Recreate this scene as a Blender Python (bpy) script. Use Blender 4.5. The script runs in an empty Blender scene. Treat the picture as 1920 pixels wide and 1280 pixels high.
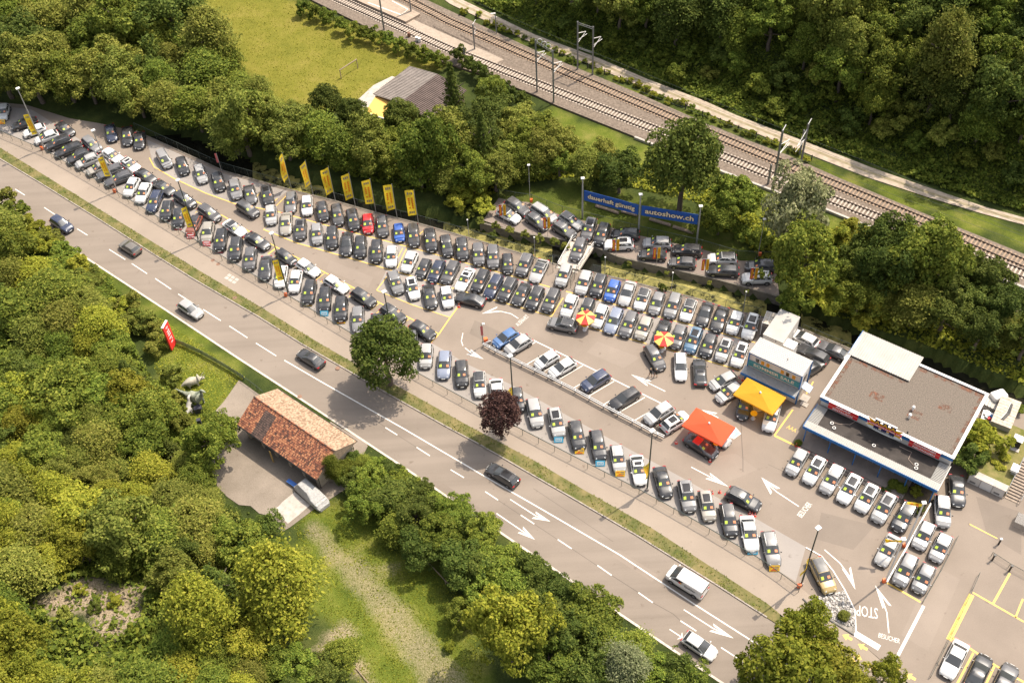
import bpy, bmesh, math, random
import numpy as np
from mathutils import Vector, Matrix
R_ = math.radians
scene = bpy.context.scene
COL = scene.collection
random.seed(7); RNG = np.random.default_rng(7)

# ------------------------------------------------------------------ camera
F_PX, PITCH, ROLL, CAM_H = 2080.0, 0.85326443, -0.06379157, 119.0455
fwd = Vector((0, math.cos(PITCH), -math.sin(PITCH)))
rgt0 = Vector((1, 0, 0)); up0 = rgt0.cross(fwd)
RGT = math.cos(ROLL)*rgt0 + math.sin(ROLL)*up0
UPV = -math.sin(ROLL)*rgt0 + math.cos(ROLL)*up0
cam_d = bpy.data.cameras.new('camera'); cam = bpy.data.objects.new('camera', cam_d); COL.objects.link(cam)
m = Matrix((RGT, UPV, -fwd)).transposed().to_4x4(); m.translation = (0, 0, CAM_H); cam.matrix_world = m
cam_d.sensor_fit = 'HORIZONTAL'; cam_d.sensor_width = 36.0; cam_d.lens = 36.0*F_PX/1920.0
cam_d.clip_start = 1.0; cam_d.clip_end = 3000.0
scene.camera = cam

# ------------------------------------------------------------------ sky, sun, exposure
SUN_AZ, SUN_EL = R_(32.5), R_(60.0)
world = bpy.data.worlds.new('World'); scene.world = world; world.use_nodes = True
nt = world.node_tree; bg = nt.nodes['Background']
sky = nt.nodes.new('ShaderNodeTexSky'); sky.sky_type = 'NISHITA'; sky.sun_disc = False
sky.sun_elevation = SUN_EL; sky.sun_rotation = R_(90) - SUN_AZ
sky.dust_density = 4.0; sky.air_density = 1.0; sky.ozone_density = 0.6
hs = nt.nodes.new('ShaderNodeHueSaturation'); hs.inputs['Saturation'].default_value = 0.45
nt.links.new(sky.outputs[0], hs.inputs['Color']); nt.links.new(hs.outputs[0], bg.inputs[0])
bg.inputs[1].default_value = 0.148
sd = bpy.data.lights.new('sun', 'SUN'); sun = bpy.data.objects.new('sun', sd); COL.objects.link(sun)
sd.energy = 3.5; sd.angle = R_(0.55); sd.color = (1.0, 0.88, 0.72)
sdir = Vector((math.cos(SUN_EL)*math.cos(SUN_AZ), math.cos(SUN_EL)*math.sin(SUN_AZ), math.sin(SUN_EL)))
sun.rotation_euler = (-sdir).to_track_quat('-Z', 'Y').to_euler(); sun.location = sdir*300
vs = scene.view_settings
vs.view_transform = 'Standard'; vs.look = 'None'; vs.gamma = 1.0; vs.use_curve_mapping = False
vs.exposure = 0.80
scene.cycles.max_bounces = 6; scene.cycles.transparent_max_bounces = 12

# ------------------------------------------------------------------ helpers
Z0 = 0.10
def at(x, y, z=Z0):
    x, y, z = float(x), float(y), float(z)
    d = (x-960)/F_PX*RGT - (y-640)/F_PX*UPV + fwd
    return Vector((0, 0, CAM_H)) + d*((z-CAM_H)/d.z)
def pxpm(p): return F_PX/(p - Vector((0, 0, CAM_H))).dot(fwd)
ND = Vector((0.629, 0.777))
UD = Vector((0.777, -0.629))
def sdist(x, y): return x*ND.x + y*ND.y

MATS = {}
def mat(name, col, rough=0.7, metal=0.0, var=0.0, scale=3.0, bump=0.0, col2=None, coat=0.0, spec=0.4, detail=6.0):
    if name in MATS: return MATS[name]
    m = bpy.data.materials.new(name); m.use_nodes = True; MATS[name] = m
    n = m.node_tree; b = n.nodes['Principled BSDF']
    b.inputs['Roughness'].default_value = rough; b.inputs['Metallic'].default_value = metal
    b.inputs['Specular IOR Level'].default_value = spec
    if coat: b.inputs['Coat Weight'].default_value = coat; b.inputs['Coat Roughness'].default_value = 0.08
    c = (*col, 1)
    if var or col2:
        g = n.nodes.new('ShaderNodeNewGeometry'); tx = n.nodes.new('ShaderNodeTexNoise')
        tx.inputs['Scale'].default_value = scale; tx.inputs['Detail'].default_value = detail; tx.inputs['Roughness'].default_value = 0.65
        n.links.new(g.outputs['Position'], tx.inputs['Vector'])
        rp = n.nodes.new('ShaderNodeValToRGB')
        c2 = (*(col2 if col2 else [x*(1-var) for x in col]), 1)
        rp.color_ramp.elements[0].position = 0.33; rp.color_ramp.elements[1].position = 0.68
        rp.color_ramp.elements[0].color = c2
        rp.color_ramp.elements[1].color = c if col2 else (*[min(1, x*(1+var)) for x in col], 1)
        n.links.new(tx.outputs['Fac'], rp.inputs[0]); n.links.new(rp.outputs[0], b.inputs['Base Color'])
        if bump:
            bp = n.nodes.new('ShaderNodeBump'); bp.inputs['Strength'].default_value = bump; bp.inputs['Distance'].default_value = 0.1
            n.links.new(tx.outputs['Fac'], bp.inputs['Height']); n.links.new(bp.outputs[0], b.inputs['Normal'])
    else: b.inputs['Base Color'].default_value = c
    return m

class MB:
    """collects verts / faces / material slots, then links ONE mesh object"""
    def __init__(s): s.v = []; s.f = []; s.mi = []; s.mats = []
    def mid(s, m):
        if m not in s.mats: s.mats.append(m)
        return s.mats.index(m)
    def add(s, vs, fs, m):
        k = len(s.v); s.v += [tuple(v) for v in vs]; i = s.mid(m)
        for f in fs: s.f.append([a+k for a in f]); s.mi.append(i)
        return s
    def box(s, c, d, m, rz=0.0, ax=None):
        hx, hy, hz = d[0]/2, d[1]/2, d[2]/2
        pts = [(x, y, z) for z in (-hz, hz) for x, y in ((-hx, -hy), (hx, -hy), (hx, hy), (-hx, hy))]
        if ax:
            e1, e2, e3 = ax
            pts = [Vector(c)+e1*p[0]+e2*p[1]+e3*p[2] for p in pts]
        else:
            cs, sn = math.cos(rz), math.sin(rz)
            pts = [(c[0]+p[0]*cs-p[1]*sn, c[1]+p[0]*sn+p[1]*cs, c[2]+p[2]) for p in pts]
        return s.add(pts, [(0, 3, 2, 1), (4, 5, 6, 7), (0, 1, 5, 4), (1, 2, 6, 5), (2, 3, 7, 6), (3, 0, 4, 7)], m)
    def tube(s, pts, r, m, n=8, caps=True):
        pts = [Vector(p) for p in pts]; rr = r if isinstance(r, (list, tuple)) else [r]*len(pts)
        vs, fs = [], []
        for i, p in enumerate(pts):
            t = (pts[min(i+1, len(pts)-1)]-pts[max(i-1, 0)]).normalized()
            a = t.orthogonal().normalized() if i == 0 else (a - t*a.dot(t)).normalized()
            b = t.cross(a)
            for k in range(n):
                q = 2*math.pi*k/n; vs.append(p + (a*math.cos(q)+b*math.sin(q))*rr[i])
        for i in range(len(pts)-1):
            for k in range(n):
                k2 = (k+1) % n; fs.append((i*n+k, i*n+k2, (i+1)*n+k2, (i+1)*n+k))
        if caps: fs.append(tuple(range(n-1, -1, -1))); fs.append(tuple((len(pts)-1)*n+k for k in range(n)))
        return s.add(vs, fs, m)
    def poly(s, pts, m): return s.add(pts, [tuple(range(len(pts)))], m)
    def prism(s, pts, z0, z1, m):
        n = len(pts); a = [(p[0], p[1], z0) for p in pts]+[(p[0], p[1], z1) for p in pts]
        return s.add(a, [tuple(range(n-1, -1, -1)), tuple(range(n, 2*n))]+[(i, (i+1) % n, n+(i+1) % n, n+i) for i in range(n)], m)
    def mesh(s, name, smooth=None):
        me = bpy.data.meshes.new(name); me.from_pydata(s.v, [], s.f)
        for m in s.mats: me.materials.append(m)
        me.polygons.foreach_set('material_index', s.mi)
        if smooth is not None:
            me.polygons.foreach_set('use_smooth', [True]*len(s.f)); me.set_sharp_from_angle(angle=R_(smooth))
        me.update(); return me
    def build(s, name, parent=None, smooth=None):
        return obj(name, s.mesh(name, smooth), parent)

def obj(name, me, parent=None, loc=None, rz=None, scale=None):
    o = bpy.data.objects.new(name, me); COL.objects.link(o)
    if parent: o.parent = parent
    if loc is not None: o.location = loc
    if rz is not None: o.rotation_euler = (0, 0, rz)
    if scale is not None: o.scale = scale
    return o
def tag(o, label, cat, group=None):
    o['label'] = label; o['category'] = cat
    if group: o['group'] = group
    return o
def thing(name, label, cat, loc=(0, 0, 0), rz=0.0, group=None):
    o = bpy.data.objects.new(name, None); COL.objects.link(o); o.location = loc; o.rotation_euler = (0, 0, rz)
    o.empty_display_size = 0.3
    return tag(o, label, cat, group)
def struct(o, kind='structure'): o['kind'] = kind; return o
def sheet(name, px, z, m, parent=None, kind='structure'):
    pts = [at(x, y, z) if not isinstance(x, Vector) else x for x, y in px]
    o = MB().poly(pts, m).build(name, parent)
    # make sure it faces up
    if o.data.polygons[0].normal.z < 0: o.data.flip_normals()
    return struct(o, kind) if (kind and not parent) else o
def inside(p, poly):
    c = False; n = len(poly)
    for i in range(n):
        a, b = poly[i], poly[i-1]
        if (a[1] > p[1]) != (b[1] > p[1]) and p[0] < (b[0]-a[0])*(p[1]-a[1])/(b[1]-a[1])+a[0]: c = not c
    return c
def pip_np(X, Y, poly):
    c = np.zeros(X.shape, bool); n = len(poly)
    for i in range(n):
        ax, ay = poly[i]; bx, by = poly[i-1]
        if ay == by: continue
        k = ((ay > Y) != (by > Y)) & (X < (bx-ax)*(Y-ay)/(by-ay)+ax); c ^= k
    return c
TXT = {}
def text_mesh(s, size, m, extrude=0.01, bold=0.0):
    k = (s, size, m.name, extrude, bold)
    if k in TXT: return TXT[k]
    cu = bpy.data.curves.new('t', 'FONT'); cu.body = s; cu.size = size; cu.extrude = extrude; cu.offset = bold
    cu.align_x = 'CENTER'; cu.align_y = 'CENTER'; cu.resolution_u = 2
    o = bpy.data.objects.new('t', cu); COL.objects.link(o)
    dg = bpy.context.evaluated_depsgraph_get()
    me = bpy.data.meshes.new_from_object(o.evaluated_get(dg)); bpy.data.objects.remove(o)
    me.materials.clear(); me.materials.append(m); TXT[k] = me
    return me
def place_text(name, s, c, xdir, up, size, m, parent=None, bold=0.0, sx=1.0, extrude=0.004):
    """text with reading direction xdir, letter tops toward up (3-D)"""
    me = text_mesh(s, size, m, extrude, bold)
    e1 = Vector(xdir).normalized(); e2 = Vector(up); e2 = (e2 - e1*e2.dot(e1)).normalized(); e3 = e1.cross(e2)
    o = bpy.data.objects.new(name, me); COL.objects.link(o)
    M = Matrix((e1*sx, e2, e3)).transposed().to_4x4(); M.translation = Vector(c)
    if parent:
        o.parent = parent; pl = Matrix.LocRotScale(parent.location, parent.rotation_euler, parent.scale)
        o.matrix_local = pl.inverted() @ M
    else: o.matrix_world = M
    return o
ORD = ['first', 'second', 'third', 'fourth', 'fifth', 'sixth', 'seventh', 'eighth', 'ninth', 'tenth', 'eleventh', 'twelfth', 'thirteenth',
       'fourteenth', 'fifteenth', 'sixteenth', 'seventeenth', 'eighteenth', 'nineteenth', 'twentieth']
def ordw(i):
    if i < 20: return ORD[i]
    t = ['twenty', 'thirty', 'forty'][(i+1)//10-2]; r = (i+1) % 10
    return (t+'-'+ORD[r-1]) if r else {20: 'twentieth', 30: 'thirtieth', 40: 'fortieth'}[i+1]

# ------------------------------------------------------------------ shared materials
def asphalt(name, c1, c2, streak=0.0):
    m = bpy.data.materials.new(name); m.use_nodes = True; MATS[name] = m
    n = m.node_tree; b = n.nodes['Principled BSDF']; b.inputs['Roughness'].default_value = 0.85; b.inputs['Specular IOR Level'].default_value = 0.25
    g = n.nodes.new('ShaderNodeNewGeometry')
    def noise(sc, det, vec=None):
        t = n.nodes.new('ShaderNodeTexNoise'); t.inputs['Scale'].default_value = sc; t.inputs['Detail'].default_value = det
        t.inputs['Roughness'].default_value = 0.6
        n.links.new(vec if vec else g.outputs['Position'], t.inputs['Vector']); return t.outputs['Fac']
    big = noise(0.12, 5); fine = noise(9.0, 4)
    mp = n.nodes.new('ShaderNodeMapping'); mp.inputs['Rotation'].default_value = (0, 0, R_(39.2)); mp.inputs['Scale'].default_value = (0.015, 0.5, 1)
    n.links.new(g.outputs['Position'], mp.inputs['Vector']); st = noise(1.0, 3, mp.outputs[0])
    def mth(op, a, bb):
        q = n.nodes.new('ShaderNodeMath'); q.operation = op
        for i, v in enumerate((a, bb)):
            if isinstance(v, (int, float)): q.inputs[i].default_value = v
            else: n.links.new(v, q.inputs[i])
        return q.outputs[0]
    v = mth('ADD', mth('MULTIPLY', big, 0.62-streak*0.4), mth('ADD', mth('MULTIPLY', fine, 0.38-streak*0.1), mth('MULTIPLY', st, streak*0.62)))
    rp = n.nodes.new('ShaderNodeValToRGB'); rp.color_ramp.elements[0].position = 0.38; rp.color_ramp.elements[1].position = 0.64
    rp.color_ramp.elements[0].color = (*c2, 1); rp.color_ramp.elements[1].color = (*c1, 1)
    n.links.new(v, rp.inputs[0])
    # sparse oil / repair stains
    stn = noise(0.8, 3); rs = n.nodes.new('ShaderNodeValToRGB'); rs.color_ramp.elements[0].position = 0.66; rs.color_ramp.elements[1].position = 0.76
    rs.color_ramp.elements[0].color = (1, 1, 1, 1); rs.color_ramp.elements[1].color = (0.70, 0.67, 0.66, 1)
    n.links.new(stn, rs.inputs[0])
    mx = n.nodes.new('ShaderNodeMix'); mx.data_type = 'RGBA'; mx.blend_type = 'MULTIPLY'; mx.inputs[0].default_value = 1.0
    n.links.new(rp.outputs[0], mx.inputs[6]); n.links.new(rs.outputs[0], mx.inputs[7]); n.links.new(mx.outputs[2], b.inputs['Base Color'])
    bp = n.nodes.new('ShaderNodeBump'); bp.inputs['Strength'].default_value = 0.15; bp.inputs['Distance'].default_value = 0.02
    n.links.new(fine, bp.inputs['Height']); n.links.new(bp.outputs[0], b.inputs['Normal'])
    return m
M_ROAD = asphalt('road_asphalt', (0.228, 0.190, 0.157), (0.168, 0.139, 0.114), 0.8)
M_LOT = asphalt('lot_asphalt', (0.248, 0.204, 0.167), (0.192, 0.157, 0.128))
M_BAY = asphalt('bay_paving', (0.300, 0.272, 0.250), (0.245, 0.222, 0.204))
M_WALK = asphalt('walk_asphalt', (0.295, 0.243, 0.196), (0.242, 0.199, 0.160))
M_YARD = asphalt('yard_gravel', (0.30, 0.25, 0.205), (0.17, 0.142, 0.112))
M_ULOT = asphalt('upper_lot_asphalt', (0.24, 0.195, 0.165), (0.19, 0.155, 0.132))
M_WHITE = mat('white_paint', (0.62, 0.60, 0.56), 0.6, var=0.16, scale=5)
M_YEL = mat('yellow_paint', (0.72, 0.47, 0.10), 0.6, var=0.14, scale=6)
M_CONC = mat('concrete', (0.40, 0.36, 0.32), 0.9, var=0.18, scale=1.5, bump=0.2)
M_CONCD = mat('wet_concrete', (0.16, 0.14, 0.115), 0.9, var=0.3, scale=1.2, bump=0.3)
M_GALV = mat('galvanised_steel', (0.45, 0.45, 0.45), 0.45, 0.6, var=0.1, scale=3)
M_DKPOLE = mat('dark_green_steel', (0.06, 0.075, 0.065), 0.5, 0.2)
M_BLACK = mat('black_plastic', (0.015, 0.015, 0.016), 0.45)
M_WOOD = mat('weathered_wood', (0.28, 0.21, 0.15), 0.9, var=0.3, scale=4)
M_RED = mat('red_sign', (0.60, 0.022, 0.03), 0.5)
M_ORANGE = mat('orange_plastic', (0.85, 0.17, 0.04), 0.5)
M_BLUE = mat('blue_trim', (0.015, 0.13, 0.36), 0.5, var=0.08, scale=2)
M_WALL = mat('cream_wall', (0.58, 0.54, 0.49), 0.85, var=0.06, scale=0.8)
M_OFFW = mat('off_white_metal', (0.66, 0.64, 0.61), 0.55, var=0.05, scale=1.0)
M_GLASSD = mat('dark_glass', (0.015, 0.018, 0.02), 0.06, spec=0.6)
def wire_mat(name, col, fac):
    m = bpy.data.materials.new(name); m.use_nodes = True; n = m.node_tree; b = n.nodes['Principled BSDF']
    b.inputs['Base Color'].default_value = (*col, 1); b.inputs['Roughness'].default_value = 0.6
    t = n.nodes.new('ShaderNodeBsdfTransparent'); x = n.nodes.new('ShaderNodeMixShader'); x.inputs[0].default_value = fac
    n.links.new(t.outputs[0], x.inputs[1]); n.links.new(b.outputs[0], x.inputs[2]); n.links.new(x.outputs[0], n.nodes['Material Output'].inputs[0])
    MATS[name] = m; return m
M_WIRE = wire_mat('wire_mesh', (0.05, 0.06, 0.05), 0.16)
M_WIREG = wire_mat('green_wire_mesh', (0.20, 0.25, 0.16), 0.88)
# ------------------------------------------------------------------ outlines (picture points dropped on the ground plane)
W2 = lambda L, z=0.0: [at(x, y, z).to_2d() for x, y in L]
FENCE = [(-120, 170), (0, 245), (84, 281), (220, 360), (375, 455), (541, 554), (660, 625), (780, 697), (960, 795), (1090, 862), (1213, 924), (1330, 990), (1440, 1056), (1500, 1100)]
NEARB = [(255, 247), (310, 272), (420, 322), (545, 357), (629, 378), (705, 400), (785, 420), (880, 447), (967, 473), (1040, 496), (1062, 503), (1082, 508),
         (1112, 512), (1172, 526), (1229, 541), (1319, 564), (1371, 582), (1425, 594), (1500, 616), (1601, 658), (1735, 690), (1853, 740), (1930, 775), (2100, 850)]
FARB = [(325, 235), (420, 268), (560, 322), (700, 370), (800, 392), (900, 418), (980, 438), (1069, 452), (1112, 462), (1160, 482), (1347, 525), (1441, 551), (1470, 560),
        (1530, 582), (1600, 607), (1680, 640), (1750, 658), (1850, 702), (1930, 732), (2100, 800)]
CREEK_W = W2(NEARB) + W2(FARB)[::-1]
ROADUP = [(-260, 142), (-120, 228), (0, 298), (70, 340), (186, 411.7), (295, 481), (360, 521.5), (487.5, 595.6), (566, 645), (740, 745.6), (837.5, 800), (900, 833.7), (1050, 920), (1194.7, 1004), (1343, 1096), (1438, 1157), (1560, 1236), (1720, 1340), (1950, 1490)]
ROADLO = [(-300, 180), (-120, 297), (0, 378), (231, 528.6), (321.5, 588), (438, 665.5), (560, 745), (760, 877.5), (939, 998), (1091, 1102), (1236, 1200), (1355, 1280), (1560, 1420), (1700, 1520)]
VERGEUP = [(-260, 122), (-120, 208), (0, 277), (198.7, 400), (360, 499), (491, 577), (602, 645), (663, 680), (760.6, 732), (882.5, 800), (1000, 862), (1098.7, 920), (1221.5, 989), (1330, 1060), (1440, 1131.6), (1462, 1150)]
LOT = FENCE[1:] + [(1560, 1150), (1600, 1192), (1690, 1270), (1900, 1420), (2250, 1500), (2300, 850)] + NEARB[::-1] + [(190, 232), (130, 222), (50, 197), (0, 192), (-60, 178)]
ULOT = [(935, 371), (905.6, 413)] + [(980, 438), (1069, 452), (1112, 462), (1160, 482), (1347, 525), (1441, 551), (1462, 557), (1458, 529), (1452, 489), (1389, 489), (1315.6, 467), (1195.6, 440.6), (1143.7, 426), (1048, 402), (990, 379), (962, 377)]
PATH_U = [(800, -45), (865, 0), (1002, 66), (1122, 110), (1215, 150), (1320, 190), (1380, 217), (1513, 268), (1633, 315), (1747, 355), (1847, 389), (1960, 420)]
PATH_L = [(780, -40), (843, 8), (985, 76), (1105, 122), (1200, 163), (1300, 204), (1375, 234), (1500, 284), (1625, 333), (1740, 371), (1843, 402), (1955, 432)]

def hfun(X, Y):
    S = X*ND.x + Y*ND.y; T = X*UD.x + Y*UD.y
    bump = 0.8*np.sin(X*0.21+1)*np.sin(Y*0.17)+0.5*np.sin(X*0.5)*np.cos(Y*0.43)
    S_toe = 148.0 + 2.0*np.sin(T*0.08)
    d = np.maximum(0, S-S_toe); h = 0.58*d + np.minimum(1, d/8)*bump
    e = np.maximum(0, 36.0-S); f = np.clip((-T-44.0)/14.0, 0, 1)   # wooded rise on the near left
    h += f*(0.27*e + np.minimum(1, e/8)*bump*0.6)
    return h - 0.03
def at_h(x, y, dz=0.0):
    z = 0.0
    for _ in range(25):
        p = at(x, y, z+dz); z = 0.6*float(hfun(np.array(p.x), np.array(p.y))) + 0.4*z
    p = at(x, y, z+dz); return Vector((p.x, p.y, float(hfun(np.array(p.x), np.array(p.y)))))

# ------------------------------------------------------------------ terrain
MEADOW = W2([(330, -60), (420, 90), (470, 175), (560, 200), (640, 215), (680, 190), (705, 160), (760, 150), (835, 125), (780, 92), (640, 45), (560, 5), (480, -60)])
DINO = W2([(290, 590), (345, 625), (460, 705), (400, 772), (375, 812), (330, 800), (290, 690)])
FIELD = W2([(556, 985), (600, 940), (650, 930), (720, 985), (790, 1040), (880, 1130), (905, 1210), (900, 1340), (700, 1340), (620, 1180), (560, 1060)])
BANKG = W2([(1030, 200), (1120, 235), (1250, 290), (1400, 350), (1480, 375), (1640, 460), (1600, 500), (1520, 440), (1300, 340), (1150, 300), (1040, 250)])
VERGE2 = W2([(860, 20), (985, 80), (1110, 128), (1205, 170), (1300, 210), (1500, 290), (1740, 377), (1930, 436), (1930, 460), (1730, 395), (1480, 300), (1190, 178), (1000, 95)])
ULAWN = W2([(950, 355), (1090, 345), (1320, 400), (1440, 480), (1390, 495), (1195, 442), (1048, 404), (960, 380)])
SOIL = [at_h(x, y).to_2d() for x, y in [(60, 1112), (110, 1100), (150, 1085), (230, 1080), (285, 1100), (270, 1150), (245, 1195), (185, 1192), (150, 1165), (100, 1170)]]
SOIL2 = W2([(600, 1180), (640, 1160), (700, 1270), (690, 1330), (640, 1280)])
TRACK = W2([(560, 985), (590, 962), (615, 985), (640, 1030), (700, 1075), (760, 1130), (800, 1180), (860, 1240), (900, 1300), (820, 1330), (770, 1260), (720, 1190), (660, 1110), (615, 1060), (585, 1020)])
LOOP = W2([(670, 1003), (662, 1030), (674, 1058), (702, 1075), (735, 1077), (764, 1066), (762, 1056), (735, 1060), (708, 1060), (686, 1048), (676, 1030), (684, 1003)])
SHOULD = W2([(-120, 297), (0, 378), (231, 528), (321, 588), (438, 665), (450, 690), (330, 615), (225, 545), (0, 400), (-130, 320)])
def terrain():
    st = 1.0; xs = np.arange(-190, 191, st); ys = np.arange(10, 330, st)
    X, Y = np.meshgrid(xs, ys); Z = hfun(X, Y)
    cr = pip_np(X, Y, [(p.x, p.y) for p in CREEK_W]); Z[cr] = -2.4
    P2 = lambda L: [(p.x, p.y) for p in L]
    jx = X + 1.2*np.sin(Y*0.9) + 0.8*np.sin(Y*2.3+X); jy = Y + 1.2*np.sin(X*0.8+2)
    mead = pip_np(jx, jy, P2(MEADOW)).astype(float)
    gr = np.maximum.reduce([pip_np(jx, jy, P2(q)).astype(float) for q in (DINO, FIELD, BANKG, VERGE2, SHOULD)])
    gr = np.maximum(gr, 0.55*pip_np(jx, jy, P2(ULAWN)))
    so = np.maximum(pip_np(jx, jy, P2(SOIL)), pip_np(jx, jy, P2(SOIL2))).astype(float); so = np.maximum(so*.78, .55*np.maximum(pip_np(X, Y, P2(TRACK)), pip_np(X, Y, P2(LOOP))))
    for a in (mead, gr, so):
        a[1:-1, 1:-1] = (a[1:-1, 1:-1]*2+a[:-2, 1:-1]+a[2:, 1:-1]+a[1:-1, :-2]+a[1:-1, 2:])/6
    ny, nx = X.shape; V = np.stack([X, Y, Z], -1).reshape(-1, 3)
    idx = np.arange(ny*nx).reshape(ny, nx)
    Fq = np.stack([idx[:-1, :-1], idx[:-1, 1:], idx[1:, 1:], idx[1:, :-1]], -1).reshape(-1, 4)
    me = bpy.data.meshes.new('ground'); me.vertices.add(len(V)); me.vertices.foreach_set('co', V.ravel())
    me.loops.add(Fq.size); me.loops.foreach_set('vertex_index', Fq.ravel()); me.polygons.add(len(Fq))
    me.polygons.foreach_set('loop_start', np.arange(len(Fq))*4); me.polygons.foreach_set('loop_total', np.full(len(Fq), 4))
    me.polygons.foreach_set('use_smooth', np.ones(len(Fq), bool)); me.update(); me.validate()
    at_ = me.attributes.new('zone', 'FLOAT_COLOR', 'POINT')
    at_.data.foreach_set('color', np.stack([mead, gr, so, np.ones_like(so)], -1).reshape(-1, 4).astype(np.float32).ravel())
    m = bpy.data.materials.new('ground_cover'); m.use_nodes = True; n = m.node_tree; b = n.nodes['Principled BSDF']
    b.inputs['Roughness'].default_value = 0.95; b.inputs['Specular IOR Level'].default_value = 0.1
    A = n.nodes.new('ShaderNodeAttribute'); A.attribute_name = 'zone'; sp = n.nodes.new('ShaderNodeSeparateColor'); n.links.new(A.outputs['Color'], sp.inputs[0])
    g = n.nodes.new('ShaderNodeNewGeometry')
    def noise(sc, det, r=0.65):
        t = n.nodes.new('ShaderNodeTexNoise'); t.inputs['Scale'].default_value = sc; t.inputs['Detail'].default_value = det; t.inputs['Roughness'].default_value = r
        n.links.new(g.outputs['Position'], t.inputs['Vector']); return t.outputs['Fac']
    def ramp(f, stops):
        r = n.nodes.new('ShaderNodeValToRGB'); e = r.color_ramp.elements
        while len(e) < len(stops): e.new(0.5)
        for q, (p, c) in zip(e, stops): q.position = p; q.color = (*c, 1)
        n.links.new(f, r.inputs[0]); return r.outputs[0]
    def mix(f, a, c):
        x = n.nodes.new('ShaderNodeMix'); x.data_type = 'RGBA'; n.links.new(f, x.inputs[0]); n.links.new(a, x.inputs[6]); n.links.new(c, x.inputs[7]); return x.outputs[2]
    n1, n2, n3 = noise(0.22, 6), noise(6.0, 8), noise(0.05, 4)
    addn = n.nodes.new('ShaderNodeMath'); addn.operation = 'MULTIPLY_ADD'; n.links.new(n1, addn.inputs[0]); addn.inputs[1].default_value = 0.66
    h2 = n.nodes.new('ShaderNodeMath'); h2.operation = 'MULTIPLY'; n.links.new(n2, h2.inputs[0]); h2.inputs[1].default_value = 0.34; n.links.new(h2.outputs[0], addn.inputs[2])
    forest = ramp(addn.outputs[0], [(0.35, (0.018, 0.026, 0.008)), (0.5, (0.04, 0.055, 0.014)), (0.65, (0.075, 0.085, 0.022))])
    meadow = ramp(addn.outputs[0], [(0.34, (0.115, 0.118, 0.018)), (0.5, (0.158, 0.149, 0.024)), (0.66, (0.210, 0.178, 0.042))])
    grass = ramp(addn.outputs[0], [(0.36, (0.058, 0.084, 0.012)), (0.5, (0.105, 0.128, 0.018)), (0.66, (0.195, 0.180, 0.050))])
    soil = ramp(n2, [(0.35, (0.17, 0.125, 0.082)), (0.6, (0.36, 0.285, 0.205))])
    c = mix(sp.outputs[0], forest, meadow); c = mix(sp.outputs[1], c, grass); 
    fa = n.nodes.new('ShaderNodeMath'); fa.operation = 'MULTIPLY_ADD'; n.links.new(sp.outputs[2], fa.inputs[0]); fa.inputs[1].default_value = 1.25; n.links.new(n2, fa.inputs[2])
    fb = n.nodes.new('ShaderNodeMapRange'); fb.inputs[1].default_value = 0.80; fb.inputs[2].default_value = 1.62; n.links.new(fa.outputs[0], fb.inputs[0])
    c = mix(fb.outputs[0], c, soil)
    n.links.new(c, b.inputs['Base Color'])
    bp = n.nodes.new('ShaderNodeBump'); bp.inputs['Strength'].default_value = 0.6; bp.inputs['Distance'].default_value = 0.15
    n.links.new(n2, bp.inputs['Height']); n.links.new(bp.outputs[0], b.inputs['Normal'])
    me.materials.append(m); return struct(obj('ground', me))
ground = terrain()

# ------------------------------------------------------------------ road, verge, sidewalk, lots
road = sheet('road', ROADUP + ROADLO[::-1], 0.012, M_ROAD)
M_VERGE = mat('verge_grass', (0.20, 0.158, 0.066), 0.95, col2=(0.062, 0.080, 0.016), scale=0.55, bump=0.6, detail=8)
verge = sheet('grass_verge', ROADUP[:16] + [(1462, 1172)] + VERGEUP[::-1], Z0, M_VERGE)
sidewalk = sheet('sidewalk', [(-260, 122)] + VERGEUP[1:] + [(1500, 1180), (1580, 1238), (1700, 1322), (1760, 1340), (1690, 1272), (1600, 1192), (1560, 1150)] + FENCE[::-1], Z0+0.004, M_WALK)
lot = sheet('parking_lot', LOT, Z0, M_LOT)
ulot = sheet('upper_parking_lot', ULOT, Z0, M_ULOT)
def ribbon(mb, pts, w, m, z=None, closed=False):
    P = [Vector((p[0], p[1], (p[2] if len(p) > 2 else 0) if z is None else z)) for p in pts]
    L, Rr = [], []
    for i, p in enumerate(P):
        t = (P[min(i+1, len(P)-1)]-P[max(i-1, 0)]); t.z = 0; t.normalize(); nrm = Vector((-t.y, t.x, 0))
        L.append(p+nrm*w/2); Rr.append(p-nrm*w/2)
    n = len(P); return mb.add(L+Rr, [(n+i, n+i+1, i+1, i) for i in range(n-1)], m)
def wallstrip(mb, pts, z0, z1, w, m):
    P = [Vector((p[0], p[1], 0)) for p in pts]; n = len(P); L, Rr = [], []
    for i, p in enumerate(P):
        t = (P[min(i+1, n-1)]-P[max(i-1, 0)]).normalized(); q = Vector((-t.y, t.x, 0)); L.append(p+q*w/2); Rr.append(p-q*w/2)
    V = [(p.x, p.y, z) for z in (z0, z1) for S in (L, Rr) for p in S]
    f = []
    for i in range(n-1):
        f += [(2*n+i, 2*n+i+1, 3*n+i+1, 3*n+i)[::-1], (i, i+1, 2*n+i+1, 2*n+i)[::-1], (n+i, 3*n+i, 3*n+i+1, n+i+1)[::-1], (i, n+i, n+i+1, i+1)]
    f += [(0, 2*n, 3*n, n), (n-1, 2*n-1, 4*n-1, 3*n-1)]
    return mb.add(V, f, m)
M_KERB = mat('kerb_stone', (0.30, 0.26, 0.225), 0.85, var=0.25, scale=2.5)
struct(wallstrip(MB(), [at(x, y, 0).to_2d() for x, y in ROADUP[:16]], -0.02, 0.135, 0.16, M_KERB).build('kerb'))
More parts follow.
